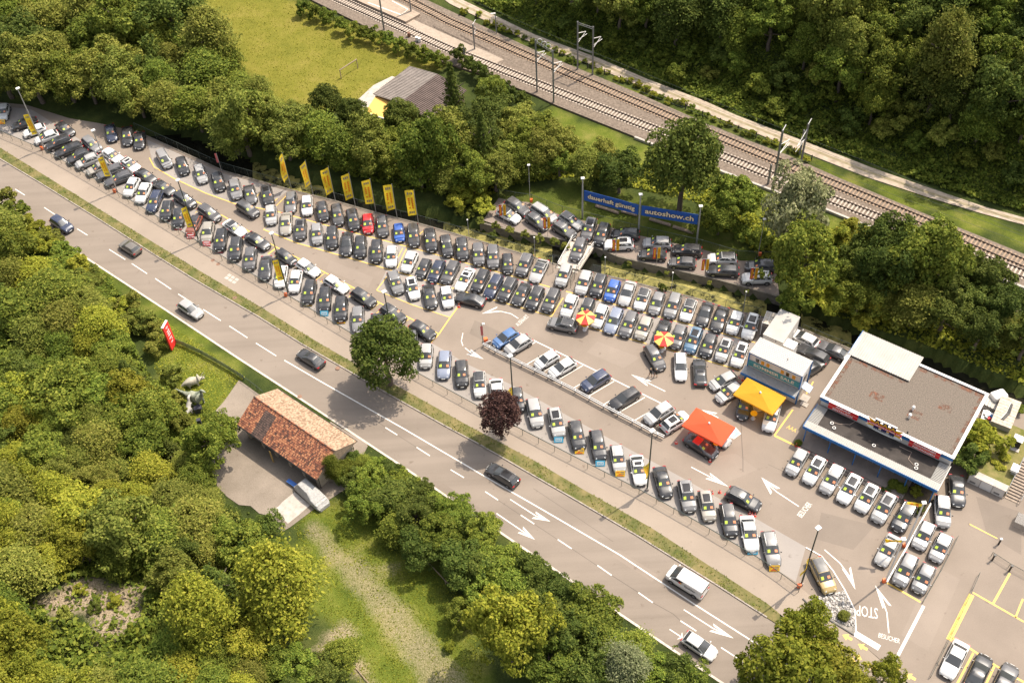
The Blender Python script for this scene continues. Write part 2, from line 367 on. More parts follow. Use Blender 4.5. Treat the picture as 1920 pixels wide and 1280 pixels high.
# pale edge gutter on the lower side of the road
struct(ribbon(MB(), [at(x, y, 0.017) for x, y in ROADLO], 0.28, mat('gutter_stone', (0.50, 0.44, 0.38), 0.85, var=0.2, scale=2)).build('road_gutter'))
# paved bays (lighter sheets)
def bay(px): return sheet('paved_bay', px, Z0+0.004, M_BAY, lot, None)
bay([(0, 246), (84, 282), (220, 361), (375, 456), (541, 555), (660, 626), (780, 698), (960, 796), (1090, 863), (1213, 925), (1330, 991), (1440, 1057), (1492, 1090), (1511, 1025),
     (1425, 976), (1350, 935), (1297, 905), (1250, 879), (1130, 815), (955, 719), (922, 704), (875, 682), (847, 665), (811, 644), (740, 612), (650, 553), (560, 507), (420, 428), (330, 372), (240, 322), (150, 262), (60, 206), (0, 198)])
bay([(494, 430), (555, 455), (667, 487), (742, 509), (821, 532), (911, 558), (1004, 584), (1034, 592), (1043, 545), (979, 523), (860, 489), (799, 472), (714, 449), (649, 432), (574, 412), (519, 396)])
bay([(289, 313), (325, 334), (385, 362), (439, 381), (495, 392), (540, 358), (420, 326), (330, 286), (275, 262)])
bay([(706, 544), (775, 572), (844, 595), (864, 568), (866, 545), (821, 533), (725, 506)])
bay([(1062, 547), (1176, 578), (1319, 615), (1416, 643), (1388, 693), (1319, 673), (1249, 654), (1212, 643), (1082, 606), (1052, 597)])

# ------------------------------------------------------------------ creek
def tex_water():
    m = mat('creek_water', (0.012, 0.012, 0.008), 0.12, spec=0.22); return m
wl = -1.55
nb = [at(x, y, 0) for x, y in NEARB]; fb = [at(x, y, 0) for x, y in FARB]
struct(MB().poly([Vector((p.x, p.y, wl)) for p in nb+fb[::-1]], tex_water()).build('creek_water'))
struct(wallstrip(MB(), [p.to_2d() for p in nb], -2.4, 0.16, 0.3, M_CONCD).build('creek_wall_near'))
struct(wallstrip(MB(), [p.to_2d() for p in fb[5:13]], -2.4, 0.16, 0.3, M_CONCD).build('creek_wall_far'))
def algae_mat():
    m = bpy.data.materials.new('algae'); m.use_nodes = True; n = m.node_tree; b = n.nodes['Principled BSDF']; b.inputs['Roughness'].default_value = 0.8
    g = n.nodes.new('ShaderNodeNewGeometry'); t = n.nodes.new('ShaderNodeTexNoise'); t.inputs['Scale'].default_value = 0.55; t.inputs['Detail'].default_value = 9; t.inputs['Roughness'].default_value = 0.7
    n.links.new(g.outputs['Position'], t.inputs['Vector'])
    r = n.nodes.new('ShaderNodeValToRGB'); r.color_ramp.elements[0].position = 0.40; r.color_ramp.elements[1].position = 0.47
    n.links.new(t.outputs['Fac'], r.inputs[0])
    c = n.nodes.new('ShaderNodeValToRGB'); c.color_ramp.elements[0].position = 0.42; c.color_ramp.elements[1].position = 0.65
    c.color_ramp.elements[0].color = (0.10, 0.10, 0.02, 1); c.color_ramp.elements[1].color = (0.34, 0.29, 0.08, 1); n.links.new(t.outputs['Fac'], c.inputs[0]); n.links.new(c.outputs[0], b.inputs['Base Color'])
    tr = n.nodes.new('ShaderNodeBsdfTransparent'); x = n.nodes.new('ShaderNodeMixShader')
    n.links.new(r.outputs[0], x.inputs[0]); n.links.new(tr.outputs[0], x.inputs[1]); n.links.new(b.outputs[0], x.inputs[2]); n.links.new(x.outputs[0], n.nodes['Material Output'].inputs[0]); return m
M_ALG = algae_mat()
def lerp_line(A, x):
    for i in range(len(A)-1):
        if A[i][0] <= x <= A[i+1][0]:
            t = (x-A[i][0])/(A[i+1][0]-A[i][0]); return (x, A[i][1]+t*(A[i+1][1]-A[i][1]))
for x0, x1 in ((470, 610), (830, 1035), (1128, 1440), (1505, 1600)):
    xs = np.linspace(x0, x1, 8); P = [at(*lerp_line(NEARB, x), 0) for x in xs]+[at(*lerp_line(FARB, x), 0) for x in xs[::-1]]
    o = MB().poly([Vector((p.x, p.y, wl+0.02)) for p in P], M_ALG).build('floating_algae'); struct(o, 'stuff')
    tag(o, f'yellow green algae floating on the creek, {["left patch below the flags","patch left of the small bridge","long patch right of the small bridge","patch behind the site offices"][[470,830,1128,1505].index(x0)]}', 'algae')
# stream mouth by the railway bank
st = sheet('stream', [(1560, 478), (1600, 488), (1608, 500), (1580, 512), (1556, 505), (1548, 490)], 0.03, mat('stream_bed', (0.22, 0.18, 0.14), 0.25, var=0.3, scale=2))

# ------------------------------------------------------------------ gravel path, yard, track
M_GRAV = mat('path_gravel', (0.46, 0.38, 0.30), 0.95, col2=(0.27, 0.22, 0.165), scale=0.8, bump=0.3, detail=8)
def sheet_h(name, L, m, dz):
    pts = []
    for x, y in L:
        p = at_h(x, y); pts.append(Vector((p.x, p.y, p.z+dz)))
    return pts
n_ = len(PATH_U); pu = sheet_h('', PATH_U, None, 0.12); pl = sheet_h('', PATH_L, None, 0.12)
for p in pu+pl: p.z = max(p.z, 0.09)
struct(MB().add(pl+pu, [(i, i+1, n_+i+1, n_+i) for i in range(n_-1)], M_GRAV).build('gravel_path'))
pc = [(a+b)/2 + Vector((0, 0, 0.01)) for a, b in zip(pu, pl)]
struct(ribbon(MB(), pc, 0.55, mat('path_grass_strip', (0.20, 0.17, 0.09), 0.95, col2=(0.30, 0.25, 0.17), scale=1.2)).build('path_centre_strip'))
yard = sheet('yard', [(448, 712), (490, 742), (560, 760), (690, 835), (650, 915), (585, 957), (545, 987), (528, 997), (517, 984), (505, 966), (486, 962), (470, 948), (448, 946), (425, 930), (408, 912), (396, 880), (400, 850), (396, 820), (402, 795), (404, 770), (420, 752)], 0.03, M_YARD)
slab = sheet('concrete_slab', [(510, 955), (522, 949), (530, 940), (552, 922), (582, 946), (560, 965), (540, 981)], 0.045, M_CONC)
# ------------------------------------------------------------------ painted markings (children of the surface they lie on)
ZL = Z0+0.010
def line(px, w, m=M_YEL, name='yellow_line', parent=lot, z=ZL):
    return ribbon(MB(), [at(x, y, z) for x, y in px], w, m).build(name, parent)
Y1 = [(330, 357), (367, 377), (422, 407), (469, 435), (525, 467), (563, 486), (617, 515), (664, 540), (705, 564), (774, 599), (823, 626)]
line(Y1, 0.16)
line([(280, 296), (289, 313), (325, 334), (385, 362), (439, 381.5), (495, 392), (518, 396), (574, 412), (649, 432.5), (714, 449), (799, 472), (860, 489), (979, 523), (1031, 538)], 0.16)
line([(1061, 546), (1176, 577), (1258, 600), (1319, 615), (1416, 642)], 0.16)
line([(506, 418), (494, 430), (555, 455), (667, 487), (742, 509), (821, 532), (911, 558), (979, 577), (1034, 593)], 0.16)
line([(1082, 607), (1212, 644)], 0.16); line([(1247, 653), (1319, 674), (1388, 694)], 0.16)
line([(725, 519), (706, 544)], 0.14); line([(706, 544), (775, 572), (844, 595)], 0.12)
line([(864, 568), (844, 595), (823, 626), (808, 642)], 0.18)
line([(1004, 584), (1022, 551)], 0.14); line([(1034, 593), (1056, 558)], 0.14)
line([(755, 465), (745, 485)], .12); line([(764, 462), (745, 503)], .12); line([(795, 432), (760, 462)], .12)
line([(520, 372), (500, 390)], .12); line([(542, 362), (518, 386)], .12); line([(487, 361), (480, 371)], .12)
for i, (x, y) in enumerate(((372, 380), (404, 398), (447, 422), (470, 436), (508, 457), (520, 464), (561, 485), (610, 511), (618, 516), (660, 538), (712, 568), (768, 597))):
    for o_ in (0, 11):
        line([(x+o_, y+o_*0.55), (x+o_-17, y+o_*0.55+13)], 0.11)
# visitor stalls
def wline(px, w=0.15, parent=lot): return line(px, w, M_WHITE, 'white_line', parent)
wline([(968, 621), (1010, 642.5), (1063, 668), (1120, 696), (1180, 726), (1244, 758)], 0.17)
for i in range(-4, 7):
    x, y = 1045+i*29.06, 713+i*14.9
    if i == 6: x, y = 1250, 816
    wline([(x, y), (x+48, y-28.2)], 0.13)
line([(1661, 1090.6), (1726, 1128)], 0.22); line([(1818, 982), (1870, 1009)], 0.14)
line([(1486.5, 767.5), (1452, 816)], 0.2); line([(1452, 816), (1489, 834)], 0.28); line([(1525, 715), (1512, 738)], 0.16)
line([(1822, 1114), (1779, 1199)], 0.62); line([(1824, 1110), (1920, 1165)], 0.2); line([(1893.6, 1074), (1862.5, 1130)], 0.24); line([(1918, 1122), (1904, 1157)], 0.2)
line([(1786, 1195), (1819, 1215), (1867, 1247), (1925, 1281)], 0.24); line([(1825, 1223), (1790, 1290)], 0.22); line([(1865, 1247), (1840, 1300)], 0.22); line([(1906, 1268), (1890, 1300)], 0.22)
wline([(1732, 1135), (1679, 1237)], 0.35); wline([(1603.7, 1187), (1649, 1214)], 0.75)
# blue parking square
bs = sheet('disabled_bay_square', [(1378.7, 801), (1389, 812.5), (1376, 821.9), (1350, 812)], ZL, mat('blue_paint', (0.25, 0.42, 0.62), 0.6, var=.1), lot, None)
line([(1378.7, 801), (1389, 812.5), (1376, 821.9), (1350, 812)], 0.13, M_WHITE, 'white_border', lot, ZL+.004)
line([(1368, 812), (1374, 816), (1377, 812)], 0.2, M_WHITE, 'white_symbol', lot, ZL+.004)
def arrow(px, parent=lot, w=0.14, head=2.6, hw=0.42, z=ZL, m=M_WHITE, name='white_arrow'):
    """px runs tail -> tip; swept head with two barbs"""
    P = [at(x, y, z) for x, y in px]; mb = MB(); tip = P[-1]; d = (tip-P[-2]).normalized(); q = Vector((-d.y, d.x, 0))
    ribbon(mb, P[:-1]+[tip-d*head*0.45], w, m)
    for s in (1, -1):
        mb.add([tip, tip-d*head+q*s*hw*1.35, tip-d*head*0.93+q*s*hw*0.65, tip-d*head*0.4], [(0, 1, 2, 3) if s > 0 else (0, 3, 2, 1)], m)
    for v in range(len(mb.v)): mb.v[v] = (mb.v[v][0], mb.v[v][1], z + (0.002 if v >= 2*len(P) else 0))
    return mb.build(name, parent)
arrow([(972, 597), (958, 588), (939, 583.5), (916, 584.5), (903, 588)])
line([(868, 624), (865, 639), (868, 648)], 0.12, M_WHITE, 'white_line'); arrow([(872, 652), (884, 662), (907, 673)])
arrow([(1247.5, 733.4), (1182.8, 701.5)], head=3.0); arrow([(1347, 783), (1332, 775), (1316, 768)], head=2.0)
arrow([(1296, 875), (1366, 912)], head=3.0); arrow([(1498, 949), (1457, 922), (1444, 911), (1427.5, 894.5)], head=2.6, hw=.6)
arrow([(1546, 1030), (1575, 1055), (1594, 1081), (1604, 1105)], head=3.0); arrow([(1666.5, 1186), (1663, 1148), (1652, 1117), (1640.5, 1096)], head=3.0)
def ground_word(s, a, b, up_px, size, sx=1.0, m=M_WHITE, parent=lot, bold=0.0):
    A, B = at(*a, ZL+.002), at(*b, ZL+.002); c = (A+B)/2; U = at((a[0]+b[0])/2+up_px[0], (a[1]+b[1])/2+up_px[1], ZL+.002)-c
    me = text_mesh(s, size, m, 0.001, bold); wid = max(v.co.x for v in me.vertices)-min(v.co.x for v in me.vertices)
    return place_text('painted_word', s, c, B-A, U, size, m, parent, bold, sx=(B-A).length/wid, extrude=0.001)
ground_word('AUSFAHRT', (969, 610), (990, 592), (-8, -9), 1.0); ground_word('BESUCHER', (1499, 968), (1519, 943), (-9, -6), 1.05)
ground_word('BESUCHER', (1647, 1190), (1687, 1202), (2, -10), 0.85); ground_word('STOP', (1646, 1148.5), (1606, 1142), (-1, 10), 2.0)
ground_word('AAA', (1476, 799), (1493, 808), (3, -9), 0.95, m=M_YEL)
# carriageway markings
ZR = 0.018
DASH = [((28.7, 354.6), (46.5, 366)), ((82.9, 389), (103, 402.4)), ((144.8, 429), (164, 441)), ((204.6, 467.5), (235, 486.7)), ((247, 494), (275.8, 513)), ((291, 522), (320.7, 542)),
        ((334, 551), (362.6, 569)), ((381, 580), (414, 601)), ((430, 611), (464, 633)), ((480, 643), (518, 667)), ((722.5, 801), (745, 815)), ((781, 838), (806, 854)), ((845, 880), (870, 895)),
        ((909.7, 921), (934, 937)), ((976.5, 965), (1001.7, 981.6)), ((1045.7, 1010.7), (1072, 1028)), ((1120, 1059), (1147, 1078)), ((1197, 1110), (1224, 1129)), ((1275.8, 1162.8), (1305.5, 1182)), ((1352, 1213), (1400, 1244))]
for a, b in DASH: line([a, b], 0.15, M_WHITE, 'white_dash', road, ZR)
line([(533, 675), (600, 714), (760, 805), (921.6, 900), (1022.5, 958), (1162, 1039.5), (1301.6, 1131.6), (1423, 1209), (1560, 1302)], 0.165, M_WHITE, 'white_centre_line', road, ZR)
arrow([(956.6, 935.6), (1004, 966), (1032, 977)], road, head=2.3, z=ZR); arrow([(931, 962), (1003, 1011)], road, head=2.3, z=ZR)
arrow([(1282, 1142), (1337, 1177), (1376, 1196)], road, head=2.8, z=ZR); arrow([(1255.6, 1179), (1280, 1195)], road, head=.4, z=ZR)
for (x, y), (dx, dy) in (((1551, 1193), (10, 2)), ((1589, 1194), (-10, -5)), ((1618, 1212), (-10, -6)), ((1607, 1230), (10, 7)), ((1595, 1236), (9, 4)), ((1636, 1249), (10, 8)), ((1679, 1249), (-8, -8)), ((1708, 1268), (-10, -6))):
    c = at(x, y, Z0+.012); d = (at(x+dx, y+dy, Z0+.012)-c).normalized(); q = Vector((-d.y, d.x, 0)); mb = MB()
    mb.add([c+d*.62, c+q*.45, c+q*.17, c-d*.55+q*.17, c-d*.55-q*.17, c-q*.17, c-q*.45], [(0, 1, 2, 3, 4, 5, 6)], M_YEL); mb.build('yellow_arrow', sidewalk)
# drain covers, patches, cracks
for x, y in ((562, 743), (633, 690), (440, 558), (1316, 1080), (399, 488), (409, 495)):
    c = at(x, y, Z0+.01 if y < 700 else .02); MB().prism([(c.x+math.cos(k*math.pi/5)*.33, c.y+math.sin(k*math.pi/5)*.33) for k in range(10)], c.z-.005, c.z+.012, mat('rusty_iron', (0.22, 0.13, 0.09), 0.8, var=.2)).build('drain_cover', sidewalk if y < 700 else road)
M_CRACK = mat('tar_seam', (0.10, 0.085, 0.075), 0.9)
for pts, w, par, z in (([(1389, 787), (1391, 830), (1393, 860), (1393, 884)], .07, lot, ZL), ([(745, 815), (781, 838)], .05, road, ZR), ([(934, 937), (976, 965)], .05, road, ZR), ([(1002, 982), (1046, 1011)], .05, road, ZR), ([(1072, 1028), (1120, 1060)], .05, road, ZR),
                       ([(1147, 1078), (1197, 1110)], .06, road, ZR), ([(1224, 1129), (1262, 1150), (1276, 1163)], .06, road, ZR), ([(1000, 915), (1080, 968), (1150, 1015)], .04, road, ZR), ([(1440, 870), (1462, 880), (1500, 900)], .04, lot, ZL), ([(700, 785), (722, 800)], .05, road, ZR)):
    line(pts, w, M_CRACK, 'tar_seam', par, z)
M_PATCH1 = asphalt('repair_dark', (0.212, 0.175, 0.144), (0.165, 0.136, 0.112)); M_PATCH2 = asphalt('repair_pale', (0.262, 0.217, 0.179), (0.208, 0.171, 0.141))
for px, m, par, z in (([(300, 520), (345, 548), (338, 560), (292, 531)], M_PATCH1, road, .0145), ([(830, 905), (905, 955), (893, 968), (818, 917)], M_PATCH1, road, .0145), ([(1160, 1030), (1235, 1078), (1222, 1090), (1148, 1042)], M_PATCH2, road, .0145),
        ([(620, 790), (690, 832), (680, 842), (610, 800)], M_PATCH2, road, .0145), ([(1300, 860), (1380, 850), (1420, 880), (1360, 905)], M_PATCH2, lot, Z0+.0045), ([(1540, 960), (1640, 985), (1600, 1030), (1530, 1010)], M_PATCH1, lot, Z0+.0045), ([(1830, 930), (1915, 960), (1915, 1040), (1850, 1000)], M_PATCH1, lot, Z0+.0045),
        ([(620, 488), (700, 520), (690, 540), (612, 505)], M_PATCH2, lot, Z0+.0045), ([(1750, 1060), (1800, 1085), (1740, 1220), (1690, 1190)], M_PATCH2, lot, Z0+.0045), ([(890, 600), (960, 632), (930, 650), (880, 625)], M_PATCH1, lot, Z0+.0045), ([(1120, 640), (1200, 670), (1170, 690), (1100, 660)], M_PATCH2, lot, Z0+.0045)):
    sheet('asphalt_patch', px, z, m, par, None)
pv = at(435, 520, Z0+.012)
for i in range(3):
    for j in range(2):
        c = at(430+i*7-j*5, 516+i*4+j*5, Z0+.012); MB().box(c, (0.62, 0.5, .012), M_CONC, R_(-39)).build('access_cover', sidewalk)
# ------------------------------------------------------------------ cars
def paint_mat():
    m = bpy.data.materials.new('car_paint'); m.use_nodes = True; n = m.node_tree; b = n.nodes['Principled BSDF']
    oi = n.nodes.new('ShaderNodeObjectInfo'); tc = n.nodes.new('ShaderNodeTexCoord'); t = n.nodes.new('ShaderNodeTexNoise')
    t.inputs['Scale'].default_value = 2.2; t.inputs['Detail'].default_value = 5
    ad = n.nodes.new('ShaderNodeVectorMath'); n.links.new(tc.outputs['Object'], ad.inputs[0]); n.links.new(oi.outputs['Location'], ad.inputs[1]); n.links.new(ad.outputs[0], t.inputs['Vector'])
    r = n.nodes.new('ShaderNodeMapRange'); r.inputs[1].default_value = 0.45; r.inputs[2].default_value = 0.75; r.inputs[3].default_value = 0.0; r.inputs[4].default_value = 0.13
    n.links.new(t.outputs['Fac'], r.inputs[0])
    x = n.nodes.new('ShaderNodeMix'); x.data_type = 'RGBA'; n.links.new(r.outputs[0], x.inputs[0]); n.links.new(oi.outputs['Color'], x.inputs[6]); x.inputs[7].default_value = (0.30, 0.27, 0.24, 1)
    n.links.new(x.outputs[2], b.inputs['Base Color']); b.inputs['Roughness'].default_value = 0.36; b.inputs['Metallic'].default_value = 0.0
    b.inputs['Coat Weight'].default_value = 0.8; b.inputs['Coat Roughness'].default_value = 0.1
    MATS['car_paint'] = m; return m
M_PAINT = paint_mat()
M_CGLASS = mat('car_glass', (0.045, 0.048, 0.05), 0.10, spec=0.8)
M_TYRE = mat('tyre_rubber', (0.012, 0.012, 0.012), 0.85); M_RIM = mat('alloy_rim', (0.30, 0.30, 0.31), 0.35, 0.8)
M_TRIM = mat('car_trim', (0.018, 0.018, 0.019), 0.5)
M_HEAD = mat('headlight_glass', (0.55, 0.57, 0.58), 0.12, spec=0.6); M_TAIL = mat('taillight_red', (0.35, 0.01, 0.012), 0.2)
M_PLATE = mat('number_plate', (0.7, 0.7, 0.68), 0.5); M_SHG = mat('green_sheet', (0.40, 0.52, 0.06), 0.5); M_SHO = mat('orange_sheet', (0.70, 0.25, 0.12), 0.5)
M_PANO = mat('glass_roof', (0.02, 0.019, 0.02), 0.16, spec=0.45); M_CHROME = mat('roof_rail', (0.42, 0.42, 0.42), 0.3, 0.7)

CARS = dict(
    suv=dict(L=4.48, W=1.86, H=1.65, zb=1.08, zh=0.93, xf0=0.98, xf1=0.22, xr1=-1.72, xr0=-2.06, wr=.35, rails=1, nm='SUV'),
    csuv=dict(L=4.25, W=1.81, H=1.58, zb=1.03, zh=0.89, xf0=0.92, xf1=0.2, xr1=-1.52, xr0=-1.95, wr=.34, rails=1, nm='compact SUV'),
    hatch=dict(L=4.22, W=1.79, H=1.47, zb=0.97, zh=0.80, xf0=0.98, xf1=0.18, xr1=-1.42, xr0=-1.95, wr=.32, rails=0, nm='hatchback'),
    mini=dict(L=3.78, W=1.68, H=1.46, zb=0.97, zh=0.82, xf0=0.86, xf1=0.24, xr1=-1.38, xr0=-1.74, wr=.30, rails=0, nm='small hatchback'),
    wagon=dict(L=4.72, W=1.83, H=1.48, zb=0.97, zh=0.80, xf0=0.95, xf1=0.12, xr1=-1.82, xr0=-2.22, wr=.33, rails=1, nm='estate car'),
    sedan=dict(L=4.72, W=1.84, H=1.43, zb=0.95, zh=0.79, xf0=0.92, xf1=0.1, xr1=-1.05, xr0=-1.72, wr=.33, rails=0, nm='saloon car'),
    coupe=dict(L=4.55, W=1.87, H=1.38, zb=0.93, zh=0.77, xf0=0.85, xf1=0.02, xr1=-0.95, xr0=-1.85, wr=.34, rails=0, nm='coupe'),
    minivan=dict(L=4.62, W=1.85, H=1.70, zb=1.05, zh=0.92, xf0=1.38, xf1=0.5, xr1=-1.9, xr0=-2.18, wr=.33, rails=1, nm='people carrier'),
    van=dict(L=5.25, W=1.97, H=1.97, zb=1.18, zh=1.02, xf0=1.95, xf1=1.12, xr1=-2.52, xr0=-2.58, wr=.34, rails=0, nm='delivery van'))
def patch(mb, c, u0, u1, v0, v1, m, off=0.012, nu=2, nv=2):
    """bilinear glass patch on 4 corners c00,c10,c11,c01 pushed out along its normal"""
    c = [Vector(p) for p in c]
    nrm = ((c[1]-c[0]).cross(c[3]-c[0])+(c[2]-c[1]).cross(c[3]-c[2])).normalized()
    P = lambda u, v: (c[0]*(1-u)*(1-v)+c[1]*u*(1-v)+c[2]*u*v+c[3]*(1-u)*v)+nrm*off
    V = [P(u0+(u1-u0)*i/nu, v0+(v1-v0)*j/nv) for j in range(nv+1) for i in range(nu+1)]
    return mb.add(V, [(j*(nu+1)+i, j*(nu+1)+i+1, (j+1)*(nu+1)+i+1, (j+1)*(nu+1)+i) for j in range(nv) for i in range(nu)], m)
def car_meshes(k):
    p = CARS[k]; L, W, H, zb, zh = p['L'], p['W'], p['H'], p['zb'], p['zh']; xf0, xf1, xr1, xr0 = p['xf0'], p['xf1'], p['xr1'], p['xr0']
    xf0 += .04; xf1 -= .10; hw = W/2; out = {}
    prof = [(-L/2, .50, .80), (-L/2+.05, .74, .90), (-L/2+.14, min(zb-.02, xr0 < -L/2+.3 and zb-.05 or zb-.10), .95)]
    if xr0 > -L/2+.3: prof += [(xr0-.05 if xr0-.05 > -L/2+.2 else -L/2+.2, zb-.02, .985)]
    prof += [(max(xr0+.1, -L/2+.3), zb, .99), (-.6, zb, 1.), (.4, zb, 1.), (xf0-.1, zb-.01, .995), (xf0+.15, zb-.035, .985), ((xf0+L/2)/2+.1, (zb-.03+zh)/2+.03, .975), (L/2-.42, zh, .955), (L/2-.17, zh-.08, .89), (L/2-.04, zh-.22, .80), (L/2, .50, .70)]
    def sect(x, z, wf):
        w = hw*wf; z1 = min(.5, .24+.6*(z-.24)); z2 = max(z1+.02, z-.17)
        return [(0, .24), (w*.9, .24), (w, z1), (w*.995, z2), (w*.955, z-.055), (w*.86, z-.004), (w*.45, z+.018), (0, z+.026)]
    mb = MB(); V, Fc = [], []; n = 14
    for x, z, wf in prof:
        s = sect(x, z, wf); ring = [(x, y, zz) for y, zz in s]+[(x, -y, zz) for y, zz in s[-2:0:-1]]; V += ring
    for i in range(len(prof)-1):
        for j in range(n): Fc.append((i*n+j, (i+1)*n+j, (i+1)*n+(j+1) % n, i*n+(j+1) % n)[::-1])
    Fc.append(tuple(range(n))[::-1]); Fc.append(tuple((len(prof)-1)*n+j for j in range(n)))
    mb.add(V, Fc, M_PAINT)
    # cabin shell
    wb, wt = hw*.93, hw*(.74 if k not in ('van',) else .88); zt = H
    def cs(x, lvl, wk=1.0):
        if lvl == 0: pts = [(wb*.98*wk, zb-.03), (wb*.95*wk, zb-.01), (wb*.85*wk, zb+.005), (wb*.5*wk, zb+.015), (0, zb+.02)]
        else: pts = [(wb, zb-.03), (wt*1.03*wk, zt-.13), (wt*.93*wk, zt-.035), (wt*.55*wk, zt-.004), (0, zt)]
        return [(x, y, z) for y, z in pts]+[(x, -y, z) for y, z in pts[-2::-1]]
    st = [cs(xr0, 0, .96), cs(xr1, 1, .96), cs(xr1*.5+xf1*.5, 1, 1.0), cs(xf1, 1, .98), cs(xf0, 0, .97)]
    for q in st[1], st[3]:
        for i in range(9):
            if i not in (0, 8): q[i] = (q[i][0], q[i][1], q[i][2]-.02)
    V = [v for s in st for v in s]; Fc = [(i*9+j, i*9+j+1, (i+1)*9+j+1, (i+1)*9+j) for i in range(4) for j in range(8)]
    mb.add(V, Fc, M_PAINT); out['body'] = mb.mesh('car_body', 38)
    mid = [i for i in range(9)]
    # glass follows the cabin surface
    def band(sA, sB, t0, t1, w0, w1, off, m, nv=3, flip=False):
        """strip of the cabin between two stations; w runs 0..1 over section points 1..7 (left to right)"""
        def sp(s, w):
            q = 1+6*w; i = min(6, int(q)); f = q-i; return Vector(s[i]).lerp(Vector(s[i+1]), f)
        ws = sorted({w0, w1, *[k/6 for k in range(1, 6) if w0 < k/6 < w1]}); V = []
        nrm = ((Vector(sB[4])-Vector(sA[4])).cross(Vector((0, 1, 0)))).normalized(); nrm = nrm if nrm.z > 0 else -nrm
        for j in range(nv+1):
            t = t0+(t1-t0)*j/nv
            for w in ws: V.append(sp(sA, w).lerp(sp(sB, w), t)+nrm*off)
        nw = len(ws); fs = [(j*nw+i, j*nw+i+1, (j+1)*nw+i+1, (j+1)*nw+i) for j in range(nv) for i in range(nw-1)]
        return MB().add(V, [f[::-1] for f in fs] if flip else fs, m)
    out['windscreen'] = band(st[3], st[4], .04, .98, .02, .98, .012, M_CGLASS).mesh('windscreen', 60)
    out['green_sheet'] = band(st[3], st[4], .44, .80, .60, .77, .020, M_SHG, 1).mesh('green_sheet')
    out['orange_sheet'] = band(st[3], st[4], .48, .78, .22, .39, .020, M_SHO, 1).mesh('orange_sheet')
    out['rear_window'] = band(st[1], st[0], .10, .86 if k != 'van' else .6, .06, .94, .012, M_CGLASS, 2, True).mesh('rear_window', 60)
    A, B = st[1], st[3]; A0, B0 = (xr0*.8+xr1*.2, wb*.965, zb-.0), (xf0*.86+xf1*.14, wb*.985, zb-.0); A1, B1 = (xr1-.02, wt*1.0*.985, zt-.155), (xf1+.04, wt*1.025, zt-.145)
    spans = [(.03, .30), (.32, .62), (.64, .97)] if k in ('suv', 'wagon', 'minivan') else ([(.70, .97)] if k == 'van' else [(.06, .50), (.53, .97)])
    lw, rw = MB(), MB()
    for u0, u1 in spans:
        patch(lw, [A0, A1, B1, B0], .07, .96, u0, u1, M_CGLASS, .02, 1, 2)
        f = lambda q: (q[0], -q[1], q[2]); patch(rw, [f(A0), f(B0), f(B1), f(A1)], u0, u1, .07, .96, M_CGLASS, .02, 2, 1)
    out['side_window'] = lw.mesh('side_window_l'); out['side_window_r'] = rw.mesh('side_window_r')
    # roof skins
    def roofskin(x0, x1, wk, dz, m, nm):
        V = []; N = 7; xm = (xr1+xf1)/2; hl = (xf1-xr1)/2; ys = (-.93, -.74, -.55, -.28, 0, .28, .55, .74, .93); nY = len(ys)
        for i in range(N):
            x = x0+(x1-x0)*i/(N-1); dd = -.02*abs(x-xm)/hl
            for y in ys:
                ya = abs(y)*wk; zz = zt-.004*ya/.55 if ya <= .55 else zt-.004-.031*(ya-.55)/.38
                V.append((x, y*wt*wk, zz+dd+dz))
        return MB().add(V, [(i*nY+j, (i+1)*nY+j, (i+1)*nY+j+1, i*nY+j+1) for i in range(N-1) for j in range(nY-1)], m).mesh(nm, 60)
    out['roof_panel'] = roofskin(xr1+.04, xf1-.03, .99, .010, M_PAINT, 'roof_panel')
    ml = (xf1-xr1)
    out['glass_roof'] = roofskin(xr1+ml*.28, xf1-.12, .72, .014, M_PANO, 'glass_roof')
    rl = MB()
    for s in (-1, 1): rl.tube([(xr1+.12, s*wt*.93, zt-.03), (xr1+.3, s*wt*.95, zt+.035), (xf1-.25, s*wt*.96, zt+.035), (xf1-.05, s*wt*.94, zt-.03)], .022, M_CHROME, 5)
    out['roof_rail'] = rl.mesh('roof_rail')
    # trim: sills, bumper blades, wheel arches, grille
    tr = MB(); wr = p['wr']; xw = L*.305
    for s in (-1, 1):
        tr.box((0, s*(hw*.985), .29), (L*.46, .06, .17), M_TRIM)
        for x in (xw, -xw):
            V = [(x+math.cos(q)*(wr+.07), s*(hw+.006), wr+math.sin(q)*(wr+.07)) for q in np.linspace(-.45, math.pi+.45, 13)]
            tr.add(V, [tuple(range(13)) if s < 0 else tuple(range(12, -1, -1))], M_TRIM)
    tr.box((L/2-.03, 0, .40), (.12, W*.62, .22), M_TRIM); tr.box((-L/2+.04, 0, .38), (.12, W*.74, .18), M_TRIM)
    tr.box((L/2-.09, 0, zh-.27), (.10, W*.40, .13), M_TRIM)
    out['trim'] = tr.mesh('trim')
    wl_ = MB(); N = 16
    ring = lambda r, y: [(math.cos(2*math.pi*i/N)*r, y, math.sin(2*math.pi*i/N)*r) for i in range(N)]
    V = ring(wr, -.11)+ring(wr, .11)+ring(wr*.68, .118)+ring(wr*.68, -.118)
    wl_.add(V, [(i, (i+1) % N, N+(i+1) % N, N+i)[::-1] for i in range(N)]+[(N+i, N+(i+1) % N, 2*N+(i+1) % N, 2*N+i)[::-1] for i in range(N)]+[(3*N+i, 3*N+(i+1) % N, (i+1) % N, i)[::-1] for i in range(N)], M_TYRE)
    V = ring(wr*.68, .112)+[(0, .125, 0)]; wl_.add(V, [(i, N, (i+1) % N) for i in range(N)], M_RIM)
    V = ring(wr*.68, -.112)+[(0, -.125, 0)]; wl_.add(V, [(i, (i+1) % N, N) for i in range(N)], M_RIM); out['wheel'] = wl_.mesh('wheel')
